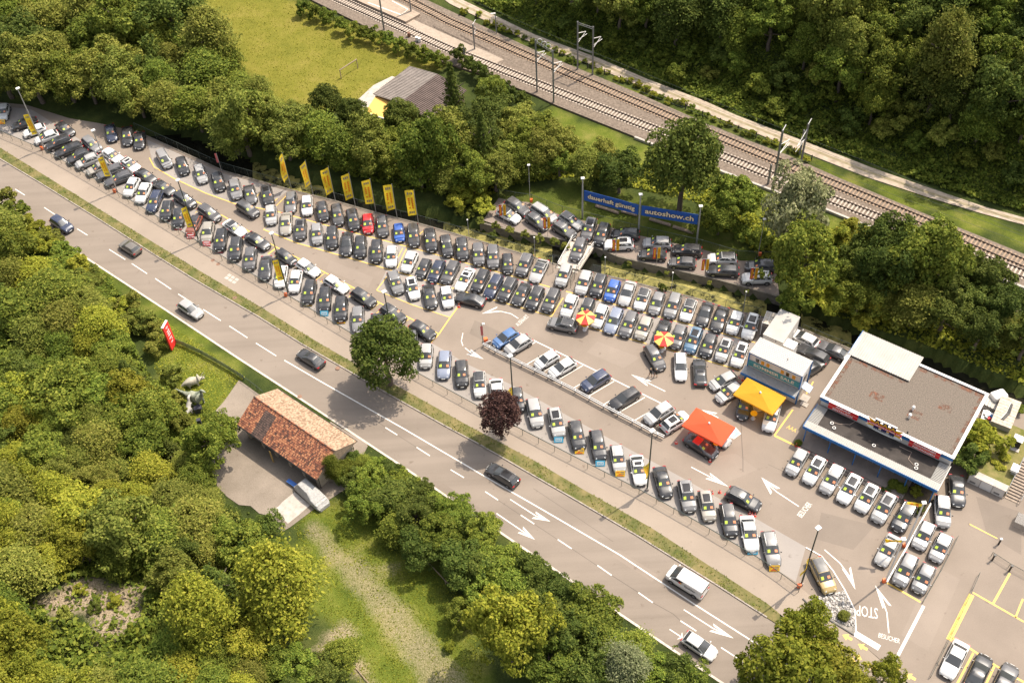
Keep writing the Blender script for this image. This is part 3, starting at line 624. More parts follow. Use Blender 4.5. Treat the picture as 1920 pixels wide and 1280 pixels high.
    for s, nm in ((1, 'headlight'), (-1, 'headlight_r')):
        h = MB(); y0, y1 = hw*.50*s, hw*.86*s
        h.add([(L/2-.07, y0, zh-.20), (L/2-.20, y1, zh-.22), (L/2-.48, y1*1.04, zh-.06), (L/2-.44, y1*.98, zh-.015), (L/2-.19, y0, zh-.055), (L/2-.10, (y0+y1)/2, zh-.11)],
              [(0, 1, 5), (1, 2, 3, 5), (0, 5, 4), (4, 5, 3)] if s > 0 else [(0, 5, 1), (1, 5, 3, 2), (0, 4, 5), (4, 3, 5)], M_HEAD)
        out[nm] = h.mesh(nm)
    for s, nm in ((1, 'taillight'), (-1, 'taillight_r')):
        h = MB(); h.box((-L/2+.07, s*hw*.72, zb-.20), (.14, hw*.36, .13), M_TAIL); h.box((-L/2+.16, s*hw*.90, zb-.19), (.22, .06, .13), M_TAIL); out[nm] = h.mesh(nm)
    h = MB(); h.box((L/2+.04, 0, .47), (.03, .5, .11), M_PLATE); out['number_plate'] = h.mesh('plate')
    for s, nm in ((1, 'mirror'), (-1, 'mirror_r')):
        h = MB(); y = s*(hw+.10); h.add([(xf0-.28, y-.09, zb+.01), (xf0-.14, y-.09, zb+.02), (xf0-.16, y+.09, zb+.03), (xf0-.27, y+.09, zb+.03), (xf0-.28, y-.09, zb+.14), (xf0-.18, y-.09, zb+.15), (xf0-.19, y+.08, zb+.14), (xf0-.27, y+.08, zb+.14)],
              [(0, 3, 2, 1), (4, 5, 6, 7), (0, 1, 5, 4), (1, 2, 6, 5), (2, 3, 7, 6), (3, 0, 4, 7)], M_PAINT); out[nm] = h.mesh(nm)
    return out, xw
CARM = {k: car_meshes(k) for k in CARS}
PC = dict(k=((.024, .024, .026), 'black'), d=((.070, .068, .070), 'dark grey'), g=((.18, .178, .180), 'grey'), s=((.36, .355, .35), 'silver'), w=((.64, .635, .62), 'white'), b=((.025, .10, .40), 'bright blue'),
          n=((.020, .028, .058), 'navy blue'), r=((.50, .010, .014), 'red'), o=((.36, .26, .10), 'gold'), t=((.31, .285, .245), 'beige grey'), l=((.19, .22, .30), 'pale blue'), y=((.055, .11, .175), 'steel blue'), e=((.20, .06, .035), 'copper'), u=((.075, .165, .36), 'mid blue'), q=((.10, .09, .078), 'brown grey'))
NCAR = [0]
def car(kind, colr, px, py, d, label, group, roof=None, pano=False, sheets=True, zc=0.75, z=Z0, nolabel=False):
    NCAR[0] += 1; M, xw = CARM[kind]; p = CARS[kind]; hw = p['W']/2
    c = at(px, py, zc+z); q = at(px+d[0], py+d[1], zc+z); a = math.atan2(q.y-c.y, q.x-c.x)
    t = thing('van' if kind == 'van' else 'car', label, 'van' if kind == 'van' else 'car', (c.x, c.y, z), a, group)
    base = PC[colr][0]; jit = random.uniform(.8, 1.45) if max(base) < .25 else random.uniform(.86, 1.08); pc = [min(.85, v*jit) for v in base]+[1]
    def pt(nm, me, col=None, loc=None):
        o = bpy.data.objects.new(nm, me); COL.objects.link(o); o.parent = t
        if col: o.color = col
        if loc: o.location = loc
        return o
    pt('body', M['body'], pc)
    for nm in ('windscreen', 'rear_window', 'trim', 'number_plate'): pt(nm, M[nm])
    pt('side_window', M['side_window']); pt('side_window', M['side_window_r'])
    for nm in ('headlight', 'taillight'): pt(nm, M[nm]); pt(nm, M[nm+'_r'])
    mc = pc if random.random() < .6 else [.015, .015, .016, 1]
    pt('mirror', M['mirror'], mc); pt('mirror', M['mirror_r'], mc)
    for x in (xw, -xw):
        for s in (-1, 1): pt('wheel', M['wheel'], loc=(x, s*(hw-.085), p['wr']))
    if roof: pt('roof_panel', M['roof_panel'], [*PC[roof][0], 1])
    if pano: pt('glass_roof', M['glass_roof'])
    if p['rails'] and (random.random() < .45): pt('roof_rail', M['roof_rail'])
    if sheets:
        pt('green_sheet', M['green_sheet'], loc=(0, random.uniform(-.10, .06), 0))
        if random.random() < .9: pt('orange_sheet', M['orange_sheet'], loc=(0, random.uniform(-.08, .12), 0))
    t.scale = (random.uniform(.955, 1.05), random.uniform(.97, 1.03), random.uniform(.96, 1.05))
    return t
ZM = dict(A=(0, 160), B=(280, 240), C=(480, 320), D=(360, 440), E=(660, 420), F=(900, 340), G=(1160, 360), H=(1000, 500), I=(1240, 540), J=(1180, 700), K=(740, 560), N=(900, 680), O=(1200, 860), P=(1440, 820), Q=(1600, 860))
def zc_(zm, x, y): o = ZM[zm]; return o[0]+x/5.334, o[1]+y/5.334
# each entry: crop, x, y, heading in the picture, body, colour, optional flags (r? roof colour, p glass roof, x no price sheets)
ROWS = [
 ('along the roadside fence', 'cars parked along the roadside fence', [
  'A 35 265 -25 100 csuv w', 'A 240 378 -130 40 sedan k', 'A 345 450 -120 40 hatch w', 'A 465 515 -115 42 hatch w', 'A 585 575 -118 42 suv k', 'A 685 640 -115 45 wagon k', 'A 785 715 -115 45 csuv k', 'A 875 760 -110 45 csuv s', 'A 990 825 -110 45 csuv t', 'A 1100 865 -110 45 suv d', 'A 1190 930 -115 42 wagon d',
  'A 1315 1015 -50 90 csuv w', 'A 1435 1075 -48 100 csuv w', 'A 1545 1155 -45 100 wagon n', 'B 175 820 -18 100 csuv k', 'B 293 895 -12 100 csuv k', 'B 445 970 -45 92 csuv e rk', 'B 583 1040 -18 100 csuv t', 'B 715 1120 -18 100 suv k', 'D 437 142 -15 100 suv k', 'D 583 240 -10 100 suv d', 'D 735 325 -10 100 sedan k',
  'D 890 412 -15 100 hatch w', 'D 1035 465 -20 100 csuv w', 'D 1172 570 -20 100 suv k', 'D 1328 645 -8 100 suv k', 'D 1490 740 -5 100 suv k', 'D 1660 840 0 100 wagon g', 'E 250 1010 2 100 sedan k', 'E 430 1105 2 100 csuv g', 'E 595 1175 2 100 csuv d',
  'K 315 565 -8 100 csuv s', 'K 495 655 -8 100 wagon l', 'K 670 745 4 100 suv k', 'K 850 850 5 100 csuv w rk', 'K 1025 930 10 100 coupe w', 'K 1225 1005 15 100 csuv k', 'N 550 495 22 100 suv s', 'N 765 590 22 100 suv s p', 'N 970 720 22 100 suv k', 'N 1180 820 20 100 suv k', 'N 1380 950 18 100 csuv s', 'N 1585 1060 18 100 coupe w p',
  'O 230 225 28 98 sedan k', 'O 470 368 22 100 suv g p', 'O 670 463 22 100 suv t p', 'O 888 605 20 100 suv k', 'O 1095 735 18 100 sedan w', 'O 1312 890 22 100 wagon g', ]),
 ('angled behind the fence row', 'cars angled behind the roadside row', [
  'A 650 430 90 68 sedan k', 'A 920 590 86 72 suv g', 'A 1125 700 92 64 sedan w', 'A 1300 790 92 64 coupe w p', 'A 1455 900 92 60 sedan k', 'A 1635 1015 92 60 coupe k', 'B 355 715 95 63 suv k', 'B 600 850 95 63 suv d', 'B 850 995 96 64 sedan w rk', 'B 1080 1125 96 62 sedan k', 'C 300 862 92 64 mini k', 'C 520 970 92 60 csuv w', 'C 800 1132 96 60 hatch w', 'E 115 735 96 62 suv k', 'E 410 900 96 62 suv k', 'E 705 1060 96 60 csuv k']),
 ('below the yellow flags', 'cars parked on the creek side below the flags', [
  'A 1108 470 22 92 coupe n', 'A 1272 500 2 92 sedan k', 'A 1392 545 -5 92 coupe k', 'B 150 310 52 90 minivan g', 'B 330 375 30 96 csuv k', 'B 515 455 32 96 csuv s', 'B 690 535 28 96 csuv k', 'B 862 610 22 100 suv g', 'B 1007 655 22 98 coupe d', 'B 1180 670 22 98 csuv k p', 'C 348 312 -8 100 wagon g', 'C 510 345 2 100 csuv w',
  'C 665 405 18 96 csuv k', 'C 815 440 16 96 suv d', 'C 970 490 20 96 suv k', 'C 1118 525 6 98 hatch r', 'C 1262 550 12 96 csuv d', 'C 1430 615 12 98 mini b', 'E 615 110 8 98 suv k', 'E 785 160 14 100 suv k', 'E 945 215 18 96 csuv k', 'E 1100 245 10 100 suv k', 'E 1265 300 6 100 suv d', 'E 1410 322 3 100 suv d', 'E 1555 390 3 100 mini k', 'F 445 835 -40 95 suv d', 'F 590 885 -45 92 coupe s rk', 'F 837 935 -38 100 csuv s']),
 ('in the middle yellow-lined bay', 'cars in the middle bay', [
  'C 150 440 4 100 csuv s', 'C 300 520 -4 100 sedan t', 'C 445 585 -4 100 csuv d p', 'C 610 630 6 100 csuv g', 'C 760 670 0 100 suv k', 'C 908 725 -8 100 sedan k x', 'C 1045 760 -5 100 suv k', 'C 1205 805 -5 100 suv k', 'C 1355 855 -4 100 csuv w', 'E 575 375 -42 95 csuv w', 'E 713 438 -44 92 mini k', 'E 845 465 -44 92 hatch n', 'E 985 480 -48 92 suv d', 'E 1130 545 -52 92 sedan w p', 'E 1285 565 -50 95 suv k', 'E 1415 620 -52 92 wagon n', 'E 1555 652 -52 92 suv k',
  'F 415 1120 -50 92 coupe k', 'F 550 1168 -46 94 suv k', 'H 177 335 -44 95 suv d', 'H 360 390 -42 96 csuv w', 'H 530 420 -40 96 csuv k', 'H 665 490 -40 96 csuv w', 'H 805 532 -40 96 wagon l', 'H 955 572 -40 96 suv d', 'H 1105 607 -40 96 csuv t', 'H 1285 652 -38 96 sedan k', 'H 1447 697 -38 96 csuv d', 'H 1600 735 -38 96 suv y p', 'I 470 570 -36 96 csuv k', 'I 625 615 -36 96 csuv s p', 'I 785 665 -36 96 suv w p']),
 ('of the short four-car wedge bay', 'cars in the short wedge bay', ['E 435 582 35 95 suv g', 'E 608 637 25 100 csuv w p', 'E 778 717 20 100 sedan k', 'E 950 725 20 100 csuv w']),
 ('beside the creek right of the bridge', 'cars beside the creek right of the bridge', ['H 505 157 -36 95 suv s', 'H 650 188 -36 95 suv k', 'H 790 238 -36 95 csuv b', 'H 940 258 -36 95 sedan s x', 'H 1090 318 -34 95 csuv w rk', 'H 1235 358 -34 95 hatch g', 'H 1395 388 -34 95 suv g', 'I 270 215 -34 95 csuv w rk', 'I 435 256 -34 95 sedan k x', 'I 585 302 -34 95 sedan k', 'I 735 345 -34 95 csuv w', 'I 893 382 -32 96 suv w p']),
 ('on the upper lot across the creek', 'cars on the upper lot across the creek', ['F 285 335 95 50 csuv w rk', 'F 375 255 92 58 suv d', 'F 570 400 92 62 csuv d', 'F 640 318 95 60 minivan s', 'F 842 482 94 58 csuv d', 'F 910 392 95 60 csuv s rk', 'F 1090 475 -34 96 suv d p', 'F 1220 527 -34 96 suv k', 'F 1390 627 -130 4 suv w p', 'F 1455 528 -130 -6 suv k', 'G 340 622 -130 -8 hatch k', 'G 385 512 -130 -4 suv s',
  'G 640 702 -125 -8 hatch d', 'G 685 582 -130 -8 suv k', 'G 1035 667 -130 -2 suv w rk', 'G 1045 782 -135 -8 wagon k', 'G 1385 857 -140 2 suv w', 'G 1420 742 -135 -4 suv d']),
 ('in the white-lined visitor bays', 'cars in the visitor bays', ['K 1110 390 -95 60 hatch u x', 'K 1235 457 -100 60 csuv s x', 'H 135 930 -95 58 mini w x', 'H 292 1002 -100 58 hatch w x', 'H 620 1137 -100 60 suv n x', 'N 1445 352 -100 60 wagon k x', 'J 295 397 -95 60 suv s x', 'J 462 480 95 -60 csuv w p']),
 ('in front of the showroom', 'cars lined up in front of the showroom', ['P 290 242 -55 92 csuv s', 'P 465 327 -55 92 suv w p', 'P 640 417 -55 92 suv s', 'P 815 507 -54 92 suv w p', 'P 990 602 -54 92 suv w p', 'P 1162 702 -54 92 suv s p', 'P 1360 792 -52 93 suv k']),
 ('right of the white boundary kerb', 'cars right of the white boundary kerb', ['Q 345 905 -50 92 sedan s', 'Q 520 1110 -46 95 suv g', 'Q 705 762 -46 95 csuv s', 'Q 702 1192 -46 95 csuv g', 'Q 875 882 -46 95 csuv s', 'Q 892 522 6 100 suv s', 'Q 1040 310 8 100 coupe k']),
]
from collections import Counter
for phrase, group, L in ROWS:
    ent = []
    for s in L:
        w = s.split(); x, y = zc_(w[0], float(w[1]), float(w[2])); ent.append((x, y, (float(w[3]), float(w[4])), w[5], w[6], w[7:]))
    ent.sort(key=lambda e: e[0])
    cnt = Counter((e[4], CARS[e[3]]['nm']) for e in ent)
    for i, (x, y, d, k, c, fl) in enumerate(ent):
        cn, kn = PC[c][1], CARS[k]['nm']
        roof = next((f[1] for f in fl if f[0] == 'r'), None)
        lab = f'{cn} {kn}, {ordw(i)} car from the left {phrase}' if cnt[(c, kn)] > 1 else f'only {cn} {kn} among the cars {phrase}'
        car(k, c, x, y, d, lab, group, roof, 'p' in fl, 'x' not in fl)
SINGLE = [
 ('B 985 812 95 60 suv d', 'dark grey SUV alone in the aisle left of the middle bay', None), ('E 1180 747 -100 -24 coupe k x', 'black coupe pulling across the end of the wedge bay', None),
 ('F 985 682 -36 96 suv d', 'dark grey SUV standing on the small creek bridge', None), ('H 295 577 -130 -28 csuv g x rk', 'grey SUV with black roof parked beside the left striped parasol', None),
 ('H 1215 905 58 100 suv d', 'dark grey SUV parked askew beside the two walking people', None), ('I 193 777 4 100 wagon w x', 'white estate facing the camera below the right striped parasol', None),
 ('I 385 832 -6 -100 coupe k x p', 'black coupe seen from behind near the right striped parasol', None), ('I 622 922 -100 48 hatch s', 'silver hatchback beside the teal sale office', None),
 ('I 685 1040 -95 58 hatch s', 'silver hatchback half under the yellow square parasol', None), ('J 1150 320 -22 95 csuv k', 'black SUV shaded by the yellow square parasol', None), ('J 1420 435 -26 96 suv w', 'white SUV under the right corner of the yellow parasol', None),
 ('J 718 718 100 62 sedan r', 'red roofed car with black bonnet under the orange parasol', None), ('J 870 620 100 62 hatch s', 'silver car hidden beneath the orange parasol', None),
 ('O 1035 402 95 48 suv k', 'black SUV parked across behind the fence row near cones', None), ('X 1542 1077 50 100 suv o rk', 'gold SUV with dark roof beside the stone bed', None),
 ('X 1790 1234 -46 95 sedan w x', 'white saloon car in the lower right yellow bays', None), ('X 1836 1258 45 -95 coupe k x', 'black coupe in the yellow bays beside the white saloon', None), ('X 1885 1275 45 -95 coupe d x', 'dark car cut off at the lower right corner', None),
 ('X 1507 634 -100 -52 csuv w x', 'white car half hidden behind the site offices', None), ('X 1524 663 -98 -50 wagon k x', 'black estate parked behind the teal sale office', None), ('X 1562 655 -98 -46 coupe d x', 'dark grey coupe parked by the creek behind the offices', None), ('X 1522 688 60 -40 csuv k x', 'black car hidden behind the sale office corner', None),
]
for s, lab, g in SINGLE:
    w = s.split(); fl = w[7:]
    x, y = (float(w[1]), float(w[2])) if w[0] == 'X' else zc_(w[0], float(w[1]), float(w[2]))
    o = car(w[5], w[6], x, y, (float(w[3]), float(w[4])), lab, None, next((f[1] for f in fl if f[0] == 'r'), None), 'p' in fl, 'x' not in fl)
    if 'red roofed' in lab:
        o.children[0].color = (.02, .02, .022, 1)
        rp = bpy.data.objects.new('roof_panel', CARM['sedan'][0]['roof_panel']); COL.objects.link(rp); rp.parent = o; rp.color = (.6, .012, .015, 1)
RC = [('suv n', 115.6, 420, 90, 58, 'navy blue car emerging from behind the roadside trees'), ('hatch q', 243, 463, -90, -56, 'brown grey hatchback driving away on the road'), ('csuv s', 357, 579, 90, 58, 'silver car driving past the red sign'), ('sedan k', 582, 671, -90, -56, 'black saloon on the road near the round tree'), ('wagon k', 942, 889, -90, -56, 'black estate with glass roof on the road'),
      ('van w', 1288, 1089, -90, -56, 'white delivery van with lettering on its side'), ('hatch w', 1312, 1209, 90, 60, 'white hatchback in the nearest road lane')]
for kc, x, y, dx, dy, lab in RC:
    k, c = kc.split(); o = car(k, c, x, y, (dx, dy), lab, 'vehicles driving on the road', None, k == 'wagon', False, z=0.015, zc=.9 if k == 'van' else .75)
    if k == 'van':
        MW = o.matrix_basis; grey = mat('grey_letter', (.16, .16, .17), .5)
        rot = Matrix.Rotation(o.rotation_euler.z, 4, 'Z'); f = rot @ Vector((1, 0, 0)); l = rot @ Vector((0, 1, 0)); P = Vector(o.location)
        for s in (1, -1):
            c0 = P + l*s*.955 - f*.9 + Vector((0, 0, 1.34)); place_text('lettering', 'Spahler', c0, -f*s, (0, 0, 1)-l*s*.2 if False else Vector((0, 0, 1))-l*s*.12, .50, grey, o, .01)
            for j, (cc, off) in enumerate((((.62, .03, .03), .62), ((.75, .36, .05), .42))):
                MB().box((off-.1, s*.955, 1.36), (.2, .03, .26), mat(f'emblem_{j}', cc, .5)).build('emblem', o)
# ------------------------------------------------------------------ foliage
def leaf_mat(name, dark, mid, light, trans=0.30):
    m = bpy.data.materials.new(name); m.use_nodes = True; n = m.node_tree; b = n.nodes['Principled BSDF']; b.inputs['Roughness'].default_value = 0.62; b.inputs['Specular IOR Level'].default_value = 0.08
    g = n.nodes.new('ShaderNodeNewGeometry'); oi = n.nodes.new('ShaderNodeObjectInfo')
    r = n.nodes.new('ShaderNodeValToRGB'); e = r.color_ramp.elements; e.new(.5)
    for q, p, c in zip(e, (0.0, .5, 1.0), (dark, mid, light)): q.position = p; q.color = (*c, 1)
    n.links.new(g.outputs['Random Per Island'], r.inputs[0])
    h = n.nodes.new('ShaderNodeHueSaturation'); n.links.new(r.outputs[0], h.inputs['Color'])
    mr = n.nodes.new('ShaderNodeMapRange'); mr.inputs[3].default_value = .487; mr.inputs[4].default_value = .513; n.links.new(oi.outputs['Random'], mr.inputs[0]); n.links.new(mr.outputs[0], h.inputs['Hue'])
    mv = n.nodes.new('ShaderNodeMath'); mv.operation = 'MULTIPLY'; mv.inputs[1].default_value = 7.31; fr = n.nodes.new('ShaderNodeMath'); fr.operation = 'FRACT'; n.links.new(oi.outputs['Random'], mv.inputs[0]); n.links.new(mv.outputs[0], fr.inputs[0])
    m2 = n.nodes.new('ShaderNodeMapRange'); m2.inputs[3].default_value = .78; m2.inputs[4].default_value = 1.25; n.links.new(fr.outputs[0], m2.inputs[0]); n.links.new(m2.outputs[0], h.inputs['Value'])
    n.links.new(h.outputs[0], b.inputs['Base Color'])
    tl = n.nodes.new('ShaderNodeBsdfTranslucent'); n.links.new(h.outputs[0], tl.inputs[0]); x = n.nodes.new('ShaderNodeMixShader'); x.inputs[0].default_value = trans
    n.links.new(b.outputs[0], x.inputs[1]); n.links.new(tl.outputs[0], x.inputs[2]); n.links.new(x.outputs[0], n.nodes['Material Output'].inputs[0]); return m
LM = dict(green=leaf_mat('leaves_green', (.064, .094, .014), (.132, .172, .025), (.245, .266, .042)),
          yellow=leaf_mat('leaves_yellow_green', (.110, .130, .014), (.215, .228, .026), (.335, .316, .042)),
          dark=leaf_mat('leaves_dark', (.042, .064, .013), (.082, .112, .020), (.152, .176, .036)),
          olive=leaf_mat('leaves_olive', (.088, .108, .018), (.165, .184, .032), (.278, .272, .056)),
          lime=leaf_mat('leaves_lime', (.15, .17, .016), (.27, .275, .028), (.40, .37, .05)),
          grey=leaf_mat('leaves_grey_green', (.13, .15, .066), (.225, .245, .112), (.345, .345, .185)),
          purple=leaf_mat('leaves_purple', (.022, .010, .011), (.050, .024, .024), (.125, .062, .052), .12))
M_BARK = mat('bark', (.13, .10, .075), .95, var=.3, scale=5, bump=.4)
def cards(P, Nn, size, rng, asp=0.62):
    """P (n,3) centres, Nn (n,3) normals -> quads (diamond leaf sprays)"""
    n = len(P); t = rng.normal(size=(n, 3)); t -= Nn*(t*Nn).sum(1, keepdims=True); t /= np.linalg.norm(t, axis=1, keepdims=True)+1e-9
    b = np.cross(Nn, t); s = size*rng.uniform(.45, 1.6, (n, 1))
    V = np.stack([P-t*s, P-b*s*asp+t*s*.1, P+t*s, P+b*s*asp+t*s*.1], 1).reshape(-1, 3)
    return V
def leaf_mesh(name, V, m):
    n = len(V)//4; me = bpy.data.meshes.new(name); me.vertices.add(len(V)); me.vertices.foreach_set('co', V.astype(np.float32).ravel())
    me.loops.add(len(V)); me.loops.foreach_set('vertex_index', np.arange(len(V))); me.polygons.add(n)
    me.polygons.foreach_set('loop_start', np.arange(n)*4); me.polygons.foreach_set('loop_total', np.full(n, 4)); me.update(); me.validate()
    if m: me.materials.append(m)
    return me
def unit(v): return v/(np.linalg.norm(v, axis=-1, keepdims=True)+1e-9)
def crown_round(seed, K=70, n=12000, leaf=.041, rough=.22, flat=1.0):
    r = np.random.default_rng(seed); d = unit(r.normal(size=(K, 3))); d[:, 2] = np.where(d[:, 2] < -.35, -d[:, 2], d[:, 2])
    lob = 1 + rough*np.sin(d[:, 0]*3.1+seed)*np.cos(d[:, 1]*2.7+seed*2)
    C = d*(lob*r.uniform(.45, .98, K))[:, None]; cr = r.uniform(.12, .36, K)
    w = cr**2; k = r.choice(K, n, p=w/w.sum()); v = unit(r.normal(size=(n, 3))+C[k]*1.1+np.array([0, 0, .35]))
    P = C[k]+v*(cr[k]*r.uniform(.62, 1.05, n))[:, None]*np.array([1, 1, .8*flat]); N = unit(v*.75+r.normal(size=(n, 3))*.55+np.array([0, 0, .45]))
    return cards(P, N, leaf, r)
def crown_spray(seed, n=14000, leaf=.038):
    """layered horizontal sprays (beech, hornbeam)"""
    r = np.random.default_rng(seed); B = 140; Pl = []; Nl = []
    for i in range(B):
        zz = r.uniform(-.75, .95); a = r.uniform(0, 2*math.pi); rr = math.sqrt(max(.05, 1-zz*zz))*(1+.22*math.sin(a*3+seed)); ln = rr*r.uniform(.55, 1.08); m_ = n//B
        t = r.uniform(.04, 1, m_)**.7; wd = (1.15-t)*.30+.05; zz0 = zz; zz = zz*(.80+.2*r.random())
        base = np.array([math.cos(a), math.sin(a), 0]); side = np.array([-math.sin(a), math.cos(a), 0])
        P = base*(t*ln)[:, None]+side*(r.normal(size=m_)*wd)[:, None]; P[:, 2] = zz-.16*t**2*ln+r.normal(size=m_)*.035+.10*(1-t)
        Pl.append(P); Nl.append(unit(np.array([0, 0, 1.])+r.normal(size=(m_, 3))*.42+base*.35))
    return cards(np.concatenate(Pl), np.concatenate(Nl), leaf, r, .5)
def crown_conifer(seed, n=8000, leaf=.044):
    r = np.random.default_rng(seed); Pl = []; Nl = []; T = 17
    for i in range(T):
        f = i/(T-1); z = -1+2*f; R = (1-f)**.85*.95+.05; nb = int(6+9*(1-f))
        for j in range(nb):
            a = 2*math.pi*(j+r.uniform(-.3, .3))/nb+i; m_ = max(6, int(n/T/nb*(1.6-f))); t = r.uniform(.12, 1, m_); ln = R*r.uniform(.8, 1.12)
            base = np.array([math.cos(a), math.sin(a), 0]); side = np.array([-math.sin(a), math.cos(a), 0])
            P = base*(t*ln)[:, None]+side*(r.normal(size=m_)*.085*(1.2-t))[:, None]; P[:, 2] = z-.22*t*ln+.06*t**3+r.normal(size=m_)*.02
            Pl.append(P); Nl.append(unit(np.array([0, 0, 1.])+base*.5+r.normal(size=(m_, 3))*.4))
    return cards(np.concatenate(Pl), np.concatenate(Nl), leaf, r, .42)
CR = {}
for i in range(5): CR[f'round{i}'] = crown_round(11+i*7, K=75+i*14, rough=.24+.06*i)
for i in range(4): CR[f'spray{i}'] = crown_spray(101+i*5)
for i in range(2): CR[f'conifer{i}'] = crown_conifer(201+i*3)
CR['tall0'] = crown_round(301, K=120, n=9500, leaf=.044, rough=.3); CR['bush0'] = crown_round(401, K=38, n=4000, leaf=.075, flat=.9); CR['bush1'] = crown_round(409, K=30, n=4000, leaf=.075)
CR['ball0'] = crown_round(501, K=190, n=13000, leaf=.040, rough=.08)
CRM = {}
def crown_me(kind, col):
    if (kind, col) not in CRM: CRM[(kind, col)] = leaf_mesh('crown_'+kind, CR[kind], LM[col])
    return CRM[(kind, col)]
def trunk_mesh(seed):
    r = random.Random(seed); mb = MB(); pts = [Vector((0, 0, -.05))]; 
    for i in range(1, 6): pts.append(Vector((r.uniform(-.02, .02)*i, r.uniform(-.02, .02)*i, i*.2)))
    mb.tube(pts, [1.0, .78, .66, .58, .46, .25], M_BARK, 8) if False else None
    def lim(p, q, a, b): mb.tube([p, (p+q)/2+Vector((0, 0, .03)), q], [a, (a+b)/2, b], M_BARK, 6)
    mb.tube(pts, [.055, .044, .038, .032, .026, .012], M_BARK, 8)
    for i in range(7):
        a = i*2.4+r.random(); z = .45+.075*i; L = r.uniform(.28, .46)*(1.1-.06*i)
        lim(Vector((0, 0, z)), Vector((math.cos(a)*L, math.sin(a)*L, z+.22)), .02, .006)
    return mb.mesh('trunk', 50)
TRK = [trunk_mesh(i) for i in range(3)]
NT = [0]
def tree(px, py, rpx, kind, col, label, group=None, asp=1.0, cat='tree', name=None, trunk=True, hk=1.25, onflat=False):
    """px,py = picture centre of the crown, rpx its half width in px; asp = vertical half height / radius"""
    g0 = at_h(px, py) if not onflat else at(px, py, 0); r = rpx/pxpm(g0); rz = r*asp; hc = max(rz*.92, rz*hk)
    b = at_h(px, py, hc) if not onflat else Vector((*at(px, py, hc).to_2d(), 0.0))
    NT[0] += 1
    t = thing(name or ('conifer_tree' if 'conifer' in kind else 'broadleaf_tree' if trunk else 'shrub'), label, cat, (b.x, b.y, b.z-.03), random.uniform(0, 6.28), group)
    c = bpy.data.objects.new('crown', crown_me(kind, col)); COL.objects.link(c); c.parent = t; c.location = (0, 0, hc); c.scale = (r, r*random.uniform(.9, 1.1), rz)
    if trunk:
        k = bpy.data.objects.new('trunk', random.choice(TRK)); COL.objects.link(k); k.parent = t; hs_ = hc+rz*(.45 if asp > 1.05 else .05); k.scale = (max(2.2, r*1.7), max(2.2, r*1.7), hs_)
    return t
def fill(poly, r0, r1, kinds, label, group, dens=1.0, maxn=400, exclude=(), asp=(.95, 1.3)):
    """dart throwing of crowns inside a picture polygon"""
    xs = [p[0] for p in poly]; ys = [p[1] for p in poly]; got = []
    for _ in range(9000):
        x, y = random.uniform(min(xs), max(xs)), random.uniform(min(ys), max(ys))
        if not inside((x, y), poly) or any(inside((x, y), e) for e in exclude): continue
        r = random.uniform(r0, r1)
        if all((x-a)**2+((y-b)*1.25)**2 > (dens*.78*(r+c))**2 for a, b, c in got):
            got.append((x, y, r))
            if len(got) >= maxn: break
    got.sort(key=lambda q: q[1])
    CW = dict(lime='lime green', green='green', yellow='yellow green', dark='dark green', olive='olive green', grey='grey green'); x0, x1, y0, y1 = min(xs), max(xs), min(ys), max(ys)
    for x, y, r in got:
        k, c = random.choice(kinds); zn = ('upper', 'middle', 'lower')[min(2, int(3*(y-y0)/(y1-y0)))]+' '+('left', 'centre', 'right')[min(2, int(3*(x-x0)/(x1-x0)))]
        tree(x, y, r*random.uniform(1.0, 1.15), k, c, f'{CW[c]} {label}, {zn} part', group, random.uniform(*asp))
    return got
# --- wooded slope on the near left
KN = [('spray0', 'yellow'), ('spray1', 'yellow'), ('spray3', 'green'), ('spray0', 'olive'), ('spray2', 'olive'), ('spray3', 'yellow'), ('spray1', 'green'), ('spray1', 'olive'), ('spray2', 'green'), ('round0', 'green'), ('round1', 'olive'), ('round2', 'green'), ('spray3', 'olive'), ('round3', 'yellow'), ('round4', 'dark')]
CLEAR = [(20, 1085), (110, 1040), (290, 1045), (345, 1120), (330, 1230), (240, 1300), (120, 1290), (40, 1210)]
g1 = fill([(-40, 425), (5, 432), (60, 482), (115, 528), (160, 572), (200, 612), (228, 660), (262, 712), (280, 765), (300, 815), (360, 850), (375, 900), (405, 970), (465, 1005), (495, 1035), (480, 1080), (500, 1150), (490, 1230), (560, 1300), (-40, 1330)],
     32, 60, KN+[('conifer0', 'dark'), ('round3', 'yellow'), ('spray0', 'grey')], 'tree in the near left wood', 'trees of the wood on the near left', .74, 125, [CLEAR, [(285, 620), (430, 690), (430, 815), (300, 815)]], asp=(.75, 1.05))
fill([(-40, 900), (110, 880), (100, 1000), (-10, 1060), (-10, 1210), (60, 1300), (330, 1320), (-40, 1340)], 34, 56, [('spray0', 'yellow'), ('spray1', 'yellow'), ('round3', 'yellow')], 'sunlit tree at the lower left corner', 'yellow green trees at the lower left', .9, 26)
tree(520, 1100, 80, 'spray2', 'yellow', 'large spreading tree left of the grassy track', asp=1.35)
tree(372, 1150, 66, 'spray3', 'yellow', 'tall pale tree beside the bare soil clearing', asp=1.5)
tree(395, 835, 46, 'round1', 'green', 'bright leafy tree at the corner of the gravel yard', asp=1.2); tree(412, 800, 30, 'round2', 'green', 'small leafy tree leaning over the yard edge', asp=1.1)
tree(490, 1010, 42, 'round4', 'dark', 'dark round tree below the concrete slab', asp=1.1)
tree(958, 1182, 64, 'round3', 'yellow', 'bright lime green tree below the road', asp=1.5); tree(623, 876, 18, 'spray1', 'green', 'slender tree at the barn gable', asp=2.0)
